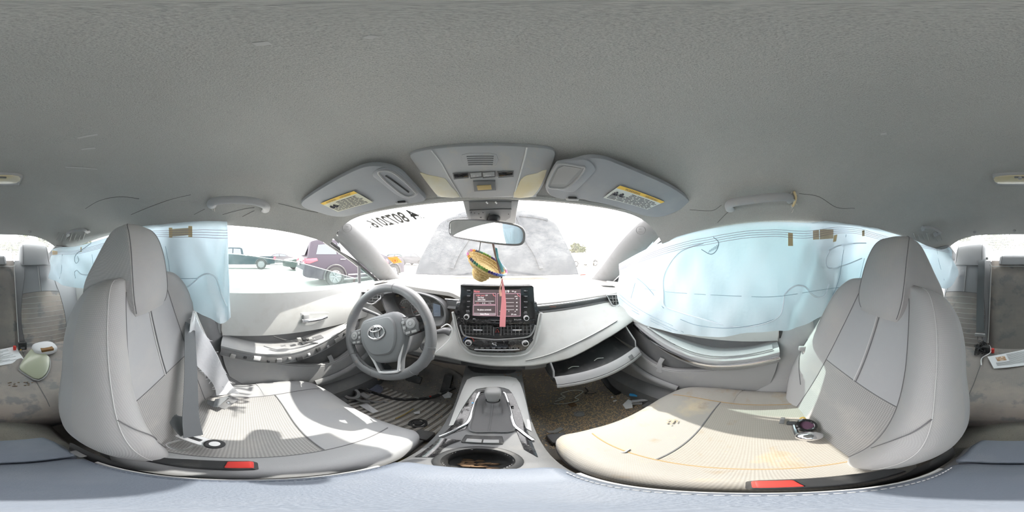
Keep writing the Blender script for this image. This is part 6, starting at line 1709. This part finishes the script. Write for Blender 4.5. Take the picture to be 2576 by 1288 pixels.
# bent wires
for k, (pts, lab) in enumerate((([(1395, 1010), (1420, 1000), (1410, 990), (1440, 982), (1465, 985), (1445, 1000), (1455, 1008), (1430, 1016), (1400, 1018), (1393, 1016)], 'tangled thin grey wire loop lying on the grain'), ([(1470, 975), (1478, 985), (1470, 990), (1485, 992), (1500, 990)], 'short bundle of dark wire under the glove box'), ([(1403, 1003), (1420, 996)], 'short pale wire offcut on the passenger floor'))):
    tag(mesh('wire', *tube(cr([p_hit(x, y, .010) for x, y in pts], 6), .0028, 6), M_label2 if k != 1 else M_black), lab, 'wire')
for x, y, lab, m, sz in ((1389, 1088, 'flat grey plastic chip beside the stained passenger cushion', M_clip, (.03, .018, .006)), (1405, 1083, 'larger grey plastic chip beside the stained passenger cushion', M_clip, (.036, .02, .008)), (1402, 1106, 'grey plastic offcut at the foot of the stained cushion', M_darkgrey, (.03, .016, .01)), (1540, 1001, 'small white shred on the passenger floor', M_white, (.014, .012, .008)), (1547, 1010, 'crinkled pale shred on the passenger floor', M_bagwhite, (.02, .01, .008)), (1440, 1020, 'brown lump half buried in grain', M_rust, (.03, .024, .016)), (1392, 1118, 'dark block between passenger cushion and console', M_dark, (.02, .04, .02))):
    tag(mesh('debris_piece', *rbox(p_hit(x, y, .008), sz, .004, (unit(V3(1, random.uniform(-.6, .6), .1)), unit(V3(random.uniform(-.3, .3), 1, .1)), V3(0, 0, 1))), m), lab, 'debris')
tag(mesh('blue_lighter', *rbox(p_hit(1608, 994, .030), (.016, .06, .016), .004, (unit(V3(.8, .6, 0)), unit(V3(-.6, .8, .1)), V3(0, 0, 1))), mat('blue_plastic', (.07, .42, .85), .4)), 'bright blue plastic tube on the passenger floor', 'tube')
tag(mesh('pen_cap', *tube([p_hit(1618, 991, .030), p_hit(1628, 996, .030)], .007, 8), mat('blue_grey', (.25, .38, .50), .4)), 'blue grey cap beside the bright blue tube', 'cap')
fp = thing('silver_fragment', 'silver and white plastic fragment at the front of the passenger cushion', 'fragment', tuple(p_hit(1585, 1018)))
q = [p_hit(x, y, o) for x, y, o in ((1567, 1022, .02), (1585, 1010, .035), (1600, 1008, .03), (1592, 1030, .02), (1575, 1032, .015))]
mesh('white_face', *plate(q, (0, -.5, 1), .006, .002), M_white, fp)
mesh('silver_bar', *tube([p_hit(1590, 1016, .03), p_hit(1640, 1004, .025)], .010, 6, ry=.006), M_silverp, fp)
mesh('dark_bar', *tube([p_hit(1585, 1020, .02), p_hit(1620, 1016, .02)], .010, 6, ry=.005), M_darkgrey, fp)
tag(mesh('floor_duct', *tube(cr([p_hit(1520, 950, .02), p_hit(1540, 975, .02), p_hit(1555, 995, .02)], 5), .02, 8, ry=.012), M_black), 'black rubber duct rising under the open glove box', 'duct')

# ================================================================== on the passenger cushion
O_p = V3(.36, -.13, -.66)
cz_ = lambda dx=0: -.655
bp = thing('broken_mirror', 'broken chrome and black mirror head lying on the stained passenger cushion', 'mirror head', tuple(Pz(2025, 1085, -.655)))
c = Pz(2022, 1082, -.635)
mesh('chrome_dome', *blob(Pz(2035, 1097, -.635), (.030, .022, .016), (unit(V3(.3, 1, 0)), unit(V3(-1, .3, 0)), V3(0, 0, 1))), M_chrome2, bp)
mesh('black_ring', *tube([Pz(2028, 1070, -.632) + V3(.022 * math.cos(a), .020 * math.sin(a), .010 * math.cos(a)) for a in np.linspace(0, 2 * PI, 25)[:-1]], .006, 8, True), M_gloss2, bp)
mesh('ring_face', *lathe([(.018, 0), (.014, -.006), (0, -.009)], Pz(2028, 1070, -.632), (-.3, .3, 1), 20), mat('purple_lens', (.10, .05, .08), .15), bp)
mesh('black_arm', *rbox(Pz(2005, 1065, -.642), (.05, .018, .014), .004, (unit(V3(.3, 1, 0)), unit(V3(-1, .3, 0)), V3(0, 0, 1))), M_black, bp)
mesh('silver_arm', *tube(cr([Pz(1995, 1062, -.645), Pz(2000, 1080, -.645), Pz(2005, 1095, -.648)], 4), .006, 8), M_chrome, bp)
mesh('black_tab', *rbox(Pz(1968, 1058, -.655), (.012, .035, .005), .002, (unit(V3(.3, 1, 0)), unit(V3(-1, .3, 0)), V3(0, 0, 1))), M_dark, bp)
mesh('orange_shred', *tube(cr([Pz(2012, 1053, -.63), Pz(2020, 1050, -.625), Pz(2026, 1054, -.63)], 4), .003, 5), M_labely, bp)
tag(mesh('bent_nail', *tube(cr([Pz(1558, 1137, -.642), Pz(1570, 1138, -.638), Pz(1580, 1132, -.640), Pz(1584, 1130, -.642)], 4), .0025, 6), M_darkgrey), 'bent dark nail lying on the stained passenger cushion', 'nail')
for k in range(26):
    p = Pz(1690 + random.gauss(0, 7), 1060 + random.gauss(0, 3), -.644)
    tag(mesh('grain_kernel', *blob(p, (.004, .002, .0016), None, 4, 6), M_grain), 'golden grain kernel lying on the stained passenger cushion', 'grain', 'grain kernels on the cushion') if k < 16 else None
# ================================================================== on the rear bench
def rr_hit(px, py, off=.004):
    try: return cast(RCB, px, py, off)
    except ValueError: return Pz(px, py, -.62) * V3(1, 0, 1) + V3(0, max(-.985, Pz(px, py, -.62)[1]), off)
def sheet_of_paper(quad, label, lines, side, pic=None):
    q = [rr_hit(x, y, o) for x, y, o in quad]
    n, m2 = 8, 8
    P = np.array([[(q[0] * (1 - u) + q[1] * u) * (1 - v) + (q[3] * (1 - u) + q[2] * u) * v + V3(0, 0, .006 * math.sin(3 * u + 2 * v)) for u in np.linspace(0, 1, n)] for v in np.linspace(0, 1, m2)])
    pp = thing('paper_sheet', label, 'paper', tuple(q[3]))
    mesh('page', *sheet(P, .0008, (0, 0, 1)), M_paper, pp)
    for k in range(lines):
        v = .12 + .76 * k / lines
        u0, u1 = (.08, random.uniform(.6, .92))
        if pic and .1 < v < .6: u0 = .32
        pts = [(q[0] * (1 - u) + q[1] * u) * (1 - v) + (q[3] * (1 - u) + q[2] * u) * v + V3(0, 0, .006 * math.sin(3 * u + 2 * v) + .0015) for u in np.linspace(u0, u1, 6)]
        mesh('text_line', *tube(pts, .0014, 4, ry=.0004, up=(0, 0, 1)), M_glassdot, pp)
    if pic:
        cq = [(q[0] * (1 - u) + q[1] * u) * (1 - v) + (q[3] * (1 - u) + q[2] * u) * v + V3(0, 0, .006 * math.sin(3 * u + 2 * v) + .002) for u, v in ((.12, .20), (.28, .20), (.28, .52), (.12, .52))]
        mesh('printed_picture', *plate(cq, (0, 0, 1), .0006), mat('picture_print', (.45, .26, .14), .8, var=(90, (.75, .62, .50), .45, .6)), pp)
sheet_of_paper([(2484, 903, .02), (2614, 877, .02), (2638, 906, .006), (2500, 930, .004)], 'printed sheet with a brown picture lying on the rear bench', 12, 1, True)
cv = thing('plastic_cover', 'olive green translucent plastic cover lying on the rear bench', 'plastic cover', tuple(rr_hit(90, 930)))
cq = [rr_hit(x, y, o) for x, y, o in ((78, 890, .04), (100, 893, .04), (124, 905, .03), (122, 935, .02), (102, 957, .02), (60, 940, .015), (50, 925, .02))]
mesh('cover_shell', *plate(cr(cq, 3, True), unit(V3(.1, .55, 1)), .022, .008), mat('olive_plastic', (.36, .38, .28), .3, coat=.3), cv)
mesh('cover_rim', *tube(cr([p + V3(0, 0, -.012) for p in cq], 3, True), .004, 6, True), M_liner_pl, cv)
tag(mesh('white_bag', *blob(rr_hit(112, 885, .03), (.07, .06, .03), None, 12, 18, .7), M_bagwhite), 'crumpled white bag on the rear bench behind the driver seat', 'bag')
tag(mesh('brown_wallet', *rbox(rr_hit(118, 893, .05), (.07, .04, .018), .004), mat('brown_leather', (.22, .11, .03), .5)), 'brown leather wallet beside the crumpled white bag', 'wallet')
bk = thing('rear_buckle', 'black rear belt buckle socket standing from the bench', 'belt buckle', tuple(rr_hit(64, 885)))
c = rr_hit(64, 888, .03) + V3(0, -.02, .02)
mesh('socket', *rbox(c, (.05, .02, .06), .006), M_black, bk)
mesh('release', *rbox(c + V3(0, .009, -.012), (.024, .008, .018), .003), M_dark, bk)
mesh('release_mark', *rbox(c + V3(.012, .012, -.022), (.010, .004, .006), .001), M_labely, bk)
tag(mesh('red_buckle_tip', *rbox(c + V3(.045, .0, -.01), (.018, .018, .03), .004), M_red), 'small red buckle tip beside the black rear buckle socket', 'belt buckle')
tag(mesh('buckle_cap_red', *rbox(rr_hit(2497, 888, .02), (.018, .02, .035), .006), M_red), 'red plastic buckle cap beside the charger tangle on the rear bench', 'belt buckle')
ct = thing('cable_tangle', 'tangled black charger cables beside the printed picture sheet', 'cable', tuple(rr_hit(2468, 890)))
for k in range(7):
    pts = [rr_hit(2462 + random.uniform(-12, 22), 882 + random.uniform(-14, 16), random.uniform(.01, .05)) for _ in range(5)]
    mesh('black_cable', *tube(cr(pts, 6, True), .004, 6, True), M_black, ct)
mesh('adapter', *rbox(rr_hit(2476, 886, .03), (.04, .03, .05), .006), M_black, ct)
mesh('white_lead', *tube(cr([rr_hit(2478, 884, .03), rr_hit(2490, 878, .03), rr_hit(2492, 892, .02), rr_hit(2472, 905, .015), rr_hit(2470, 922, .012)], 6), .003, 6), M_white, ct)
for k in range(14):
    p = rr_hit(18 + random.uniform(0, 65), 965 + random.uniform(-4, 8), .003)
    tag(mesh('seed_husk', *blob(p, (.006, .0025, .002), None, 4, 6), M_rust), 'tiny reddish husk scattered on the rear cushion', 'husk', 'husks on the rear cushion')
# ================================================================== outside
GZ = -ZC
M_ground = mat('pale_gravel', (.62, .60, .56), 1, bump=(3, .3), var=(.6, (.52, .50, .46), .45, .7))
gr_ = mesh('ground', [(-90, -90, GZ), (90, -90, GZ), (90, 90, GZ), (-90, 90, GZ)], [[0, 1, 2, 3]], M_ground, smooth=False, loc=(0, 0, GZ))
struct(gr_, 'pale sunlit gravel yard around the car', 'ground')
M_hood = mat('hood_underside', (.035, .040, .046), .8, spec=.15, bump=(30, .4), var=(8, (.07, .075, .08), .45, .7))
# raised buckled hood
def hood(u, v):
    w = .745 - .06 * v ** 3 - (.20 * max(0, v - .75) / .25) ** 2
    y = 1.36 + .66 * v + .05 * (1 - u * u) * (1 - v) - .06 * math.exp(-((v - .5) / .2) ** 2) * u * u
    z = -.17 + .76 * v - .10 * (u ** 4) * v + .03 * math.sin(3 * PI * v)
    return (u * w, y, z)
hd_ = thing('car_hood', 'dusty raised hood of the car standing up beyond the windscreen', 'car hood', hood(0, 0))
Ph = np.array([[hood(u, v) for u in np.linspace(-1, 1, 31)] for v in np.linspace(0, 1, 25)])
mesh('hood_panel', *sheet(Ph, .012, (0, -1, 0)), M_hood, hd_)
for u0 in (-.55, .55, 0):
    mesh('stiffener', *tube([V3(hood(u0 * (1 - .5 * v), v)) + V3(0, -.008, .004) for v in np.linspace(.05, .9, 14)], .02, 6, ry=.008, up=(0, -1, .6)), M_hood, hd_)
mesh('stiffener', *tube([V3(hood(u, .82)) + V3(0, -.008, .004) for u in np.linspace(-.85, .85, 16)], .022, 6, ry=.008, up=(0, -1, .6)), M_hood, hd_)
# cowl and wings of this car
cow = [[(x, y, z) for x in np.linspace(-.78, .78, 15)] for y, z in ((1.06, -.24), (1.22, -.20), (1.36, -.22), (1.40, -.30))]
struct(mesh('cowl_panel', *sheet(cow, .004, (0, 0, 1)), M_dark), 'dark cowl panel at the foot of the windscreen', 'cowl')
for s in (-1, 1):
    wg = [[(s * x, y, z) for x, z in ((.70, -.24), (.78, -.20), (.86, -.26), (.89, -.42), (.88, -.75))] for y in np.linspace(.92, 2.2, 12)]
    struct(mesh('wing_panel', *sheet(wg, .004, (s, 0, 0)), MATS['white_paint']), 'white front wing of the car ahead of the %s door' % ('driver' if s < 0 else 'passenger'), 'car wing')

# ---- parked vehicles
M_tyre = mat('tyre', (.03, .03, .03), .9)
M_rim = mat('alloy', (.16, .16, .17), .5, .3)
M_carglass = mat('dark_car_glass', (.05, .06, .07), .05, coat=.5)
M_tail = mat('tail_lamp_red', (.62, .03, .05), .25, coat=.5)
def vehicle(label, name, loc, head_deg, paint, prof, cabin, width, wheels, wr, tail=None, cat='car', belt=None, group=None, rack=False):
    """prof: side outline (s along heading, z from ground); cabin: list of window outlines in the same plane"""
    v = thing(name, label, cat, (loc[0], loc[1], GZ), group)
    a = math.radians(head_deg); fx, fy = V3(math.sin(a), math.cos(a), 0), V3(math.cos(a), -math.sin(a), 0)      # forward, right
    P = lambda s, z, w: V3(loc[0], loc[1], GZ) + fx * s + fy * w + V3(0, 0, z)
    o2 = cr([V3(s, z, 0) for s, z in prof], 3, True)
    hw = width / 2
    def half(z): return hw * (1 - .20 * max(0, (z - belt) / .7)) * (1 - .05 * max(0, (.45 - z) / .4))
    R = []
    c = o2.mean(0)
    for k, inn in ((-1, .93), (-.97, .985), (-.9, 1.0), (0, 1.0), (.9, 1.0), (.97, .985), (1, .93)):
        R.append([P(c[0] + (p[0] - c[0]) * (inn if abs(k) > .9 else 1), c[1] + (p[1] - c[1]) * (inn if abs(k) > .9 else 1), half(p[1]) * k) for p in o2])
    bd = mesh('body', *loft(R), paint, v)
    for w in cabin:
        for sd in (-1, 1):
            q = [P(s, z, sd * (half(z) + .006)) for s, z in w]
            mesh('side_window', *plate(q, fy * sd, .01), M_carglass, v)
    for s in wheels:
        for sd in (-1, 1):
            cw_ = P(s, wr, sd * (hw - .10)); axl = fy * sd
            arch = [P(s + (wr + .06) * math.cos(t), wr + (wr + .06) * math.sin(t), sd * (hw + .012)) for t in np.linspace(-.15, PI + .15, 17)]
            mesh('wheel_arch', *tube(arch, .03, 6), M_black, v)
            wl = mesh('wheel', *lathe([(wr * .6, -.02), (wr * .96, -.02), (wr, .02), (wr, .12), (wr * .95, .16), (wr * .68, .165), (wr * .66, .13), (.0, .12)], cw_ - axl * .03, axl, 28), M_tyre, v)
            mesh('wheel_rim', *lathe([(wr * .66, .10), (wr * .66, .14), (wr * .60, .15), (wr * .58, .125), (0, .125)], cw_ - axl * .02, axl, 24), M_dark, wl)
            for k in range(6):
                t = 2 * PI * k / 6
                dr = fx * math.cos(t) + V3(0, 0, 1) * math.sin(t)
                mesh('wheel_spoke', *rbox(cw_ + axl * .125 + dr * wr * .32, (wr * .56, wr * .16, .03), .01, (dr, np.cross(axl, dr), axl), 1), M_rim, wl)
    if tail:
        for sd in (-1, 1):
            q = [P(s, z, sd * (half(z) + .012)) for s, z in tail]
            mesh('tail_lamp', *plate(q, fy * sd, .05, .01), M_tail, v)
            s0 = min(s for s, z in tail); zs = [z for s, z in tail]
            q = [P(s0 - .03, z_, sd * (half(z_) - d)) for d, z_ in ((.0, max(zs)), (.34, max(zs) - .03), (.34, min(zs) + .05), (0, min(zs)))]
            mesh('tail_lamp', *plate(q, -fx, .05, .01), M_tail, v)
    return v, P, half
M_suv = mat('mauve_grey_paint', (.035, .030, .040), .45, spec=.25)
suvp = [(-1.15, .42), (-1.16, .70), (-1.12, .98), (-1.02, 1.12), (-.92, 1.55), (-.80, 1.68), (-.3, 1.74), (.8, 1.72), (1.5, 1.62), (2.15, 1.22), (2.6, 1.10), (3.3, 1.02), (3.5, .85), (3.52, .45), (3.2, .30), (0, .27), (-.8, .32)]
v, P, half = vehicle('mauve grey sport utility vehicle with red tail lamp parked outside the driver window', 'parked_suv', (-5.9, 3.35), 11, M_suv, suvp,
        [[(-.72, 1.18), (-.62, 1.52), (.05, 1.60), (.05, 1.18)], [(.12, 1.18), (.12, 1.60), (.85, 1.60), (.85, 1.18)], [(.92, 1.18), (.92, 1.60), (1.45, 1.54), (1.95, 1.18)]], 1.90, (0, 2.75), .37,
        [(-1.10, 1.02), (-.70, 1.05), (-.66, .96), (-.95, .86), (-1.12, .88)], belt=1.1)
q = [P(-1.06, 1.16, w) for w in (-.75, .75)] + [P(-.86, 1.58, w) for w in (.62, -.62)]
mesh('rear_window', *plate([p + P(-.05, 0, 0) - P(0, 0, 0) for p in q], P(-1, .2, 0) - P(0, 0, 0), .02), M_carglass, v)
for sd in (-1, 1): mesh('roof_rail', *tube([P(-.6, 1.76, sd * .68), P(.2, 1.80, sd * .68), P(1.3, 1.75, sd * .68)], .02, 6), M_chrome, v)
mesh('rear_bumper', *rbox(P(-1.17, .52, 0), (1.7, .08, .22), .03, (P(0, 0, 1) - P(0, 0, 0), P(1, 0, 0) - P(0, 0, 0), V3(0, 0, 1))), M_darkgrey, v)
mesh('number_plate', *rbox(P(-1.20, .85, 0), (.32, .02, .16), .01, (P(0, 0, 1) - P(0, 0, 0), P(1, 0, 0) - P(0, 0, 0), V3(0, 0, 1))), M_white, v)
for s0 in (.09, .9): mesh('door_handle', *tube([P(s0 + .1, 1.0, half(1.0) + .02), P(s0 + .3, 1.0, half(1.0) + .02)], .018, 6), M_chrome, v)
mesh('sill_trim', *tube([P(.5, .42, .96), P(2.3, .42, .96)], .03, 6), M_chrome, v)
M_pick = mat('dark_teal_paint', (.016, .030, .036), .45, spec=.2)
pickp = [(-2.9, .55), (-2.92, 1.02), (-2.85, 1.10), (-.45, 1.14), (-.30, 1.20), (-.15, 1.75), (.2, 1.86), (1.3, 1.86), (1.75, 1.60), (2.1, 1.22), (3.2, 1.12), (3.35, .95), (3.35, .55), (3.0, .42), (0, .40), (-2.6, .45)]
vehicle('dark teal pickup truck with a long bed parked outside the driver window', 'pickup_truck', (-14.6, -.15), 186, M_pick, pickp, [[(-.1, 1.22), (.0, 1.72), (.6, 1.76), (.6, 1.22)], [(.68, 1.22), (.68, 1.76), (1.2, 1.76), (1.8, 1.26)]], 2.0, (-1.75, 2.35), .43, [(-2.92, 1.05), (-2.78, 1.05), (-2.78, .80), (-2.92, .80)], 'pickup truck', belt=1.2)
sed = [(-2.2, .45), (-2.22, .78), (-2.1, .98), (-1.5, 1.05), (-.9, 1.38), (-.2, 1.46), (.6, 1.40), (1.25, 1.02), (2.1, .88), (2.3, .70), (2.3, .40), (1.9, .26), (-1.9, .28)]
sw_ = [[(-1.1, 1.06), (-.75, 1.33), (-.1, 1.38), (-.1, 1.06)], [(-.02, 1.06), (-.02, 1.38), (.5, 1.34), (1.0, 1.04)]]
M_silver = mat('silver_paint', (.06, .06, .065), .45, spec=.25); M_dk = mat('dark_green_paint', (.022, .035, .032), .45, spec=.25); M_wht = MATS['white_paint']
for lab, x, y, hd, pt in (('silver sedan parked far beyond the teal pickup truck', -21, 4.4, 175, M_silver), ('dark green sedan parked beside the teal pickup truck', -12.4, 5.6, 172, M_dk), ('silver sedan parked beyond the raised hood near the driver pillar', -9.5, 17, 100, M_silver), ('white sedan parked beyond the raised hood near the passenger pillar', 8.5, 15.5, 80, M_wht), ('dark sedan parked far away ahead of the mauve vehicle', -14, 19, 60, M_dk)):
    vehicle(lab, 'parked_sedan', (x, y), hd, pt, sed, sw_, 1.78, (-1.35, 1.35), .33, [(-2.2, .95), (-1.85, .97), (-1.85, .78), (-2.2, .74)], belt=1.0)
# orange-red cone-like marker light seen at the pillar foot
rl = thing('red_marker', 'glowing red marker post outside beyond the driver pillar', 'marker', Py(972, 668, 5.0) * V3(1, 1, 0) + V3(0, 0, GZ))
pr = Py(972, 660, 5.0)
mesh('post', *tube([V3(pr[0], pr[1], GZ), pr], .03, 8), M_white, rl)
mesh('marker_head', *blob(pr, (.10, .05, .13)), M_tail, rl)
# ---- trees behind and beyond
M_leaf = mat('pale_foliage', (.055, .065, .03), .9, spec=.1, var=(1.2, (.085, .085, .04), .4, .65))
M_bark = mat('bark', (.16, .12, .09), .95)
def tree(x, y, h, r, label, grp):
    t = thing('tree', label, 'tree', (x, y, GZ), grp)
    mesh('trunk', *tube(cr([V3(x, y, GZ), V3(x + .1, y, GZ + h * .3), V3(x - .1, y + .1, GZ + h * .6)], 4), [.16 - .010 * k for k in range(9)], 7), M_bark, t)
    n = 1500
    U = RNG.normal(size=(n, 3)); U /= np.linalg.norm(U, axis=1, keepdims=True)
    rad = RNG.random(n) ** .4
    lob = RNG.normal(size=(7, 3)) * V3(r * .45, r * .45, h * .13)
    cen = V3(x, y, GZ + h * .62) + lob[RNG.integers(0, 7, n)] + U * rad[:, None] * V3(r * .6, r * .6, h * .22)
    A = RNG.normal(size=(n, 3)); A /= np.linalg.norm(A, axis=1, keepdims=True); B = np.cross(A, U); B /= np.maximum(1e-6, np.linalg.norm(B, axis=1, keepdims=True))
    s_ = .16 + .1 * RNG.random((n, 1))
    Vv = np.stack([cen - A * s_, cen + B * s_ * .5, cen + A * s_, cen - B * s_ * .5], 1).reshape(-1, 3)
    o = mesh('foliage', Vv, [[4 * i, 4 * i + 1, 4 * i + 2, 4 * i + 3] for i in range(n)], M_leaf, t, smooth=False)
    o['kind'] = 'stuff'
for k, (x, y) in enumerate(((-15, -25), (-9.5, -25), (-4, -25), (1.5, -25), (7, -25), (12.5, -25))):
    tree(x, y, 5.2 + 1.5 * math.sin(k * 2.1), 2.3, 'leafy tree in the row seen through the rear window', 'trees behind the car')
for k, (x, y) in enumerate(((9.5, 27), (13, 25))):
    tree(x, y, 3.6, 1.5, 'small pale tree beyond the passenger side of the windscreen', 'trees ahead of the car')
# chain of low fence panels on the right front
fn = thing('mesh_fence', 'low brownish wire fence panel ahead near the passenger pillar', 'fence', Py(1480, 690, 9) * V3(1, 1, 0) + V3(0, 0, GZ))
M_wire = mat('fence_wire', (.25, .22, .18), .8)
f0 = Py(1460, 660, 9); f1 = Py(1510, 660, 9)
for k in range(14):
    x = f0[0] + (f1[0] - f0[0]) * k / 13
    mesh('fence_rod', *tube([(x, 9, GZ), (x, 9, -.40)], .012, 5), M_wire, fn)
for z in (-.42, -.7, -1.0): mesh('fence_bar', *tube([(f0[0], 9, z), (f1[0], 9, z)], .012, 5), M_wire, fn)
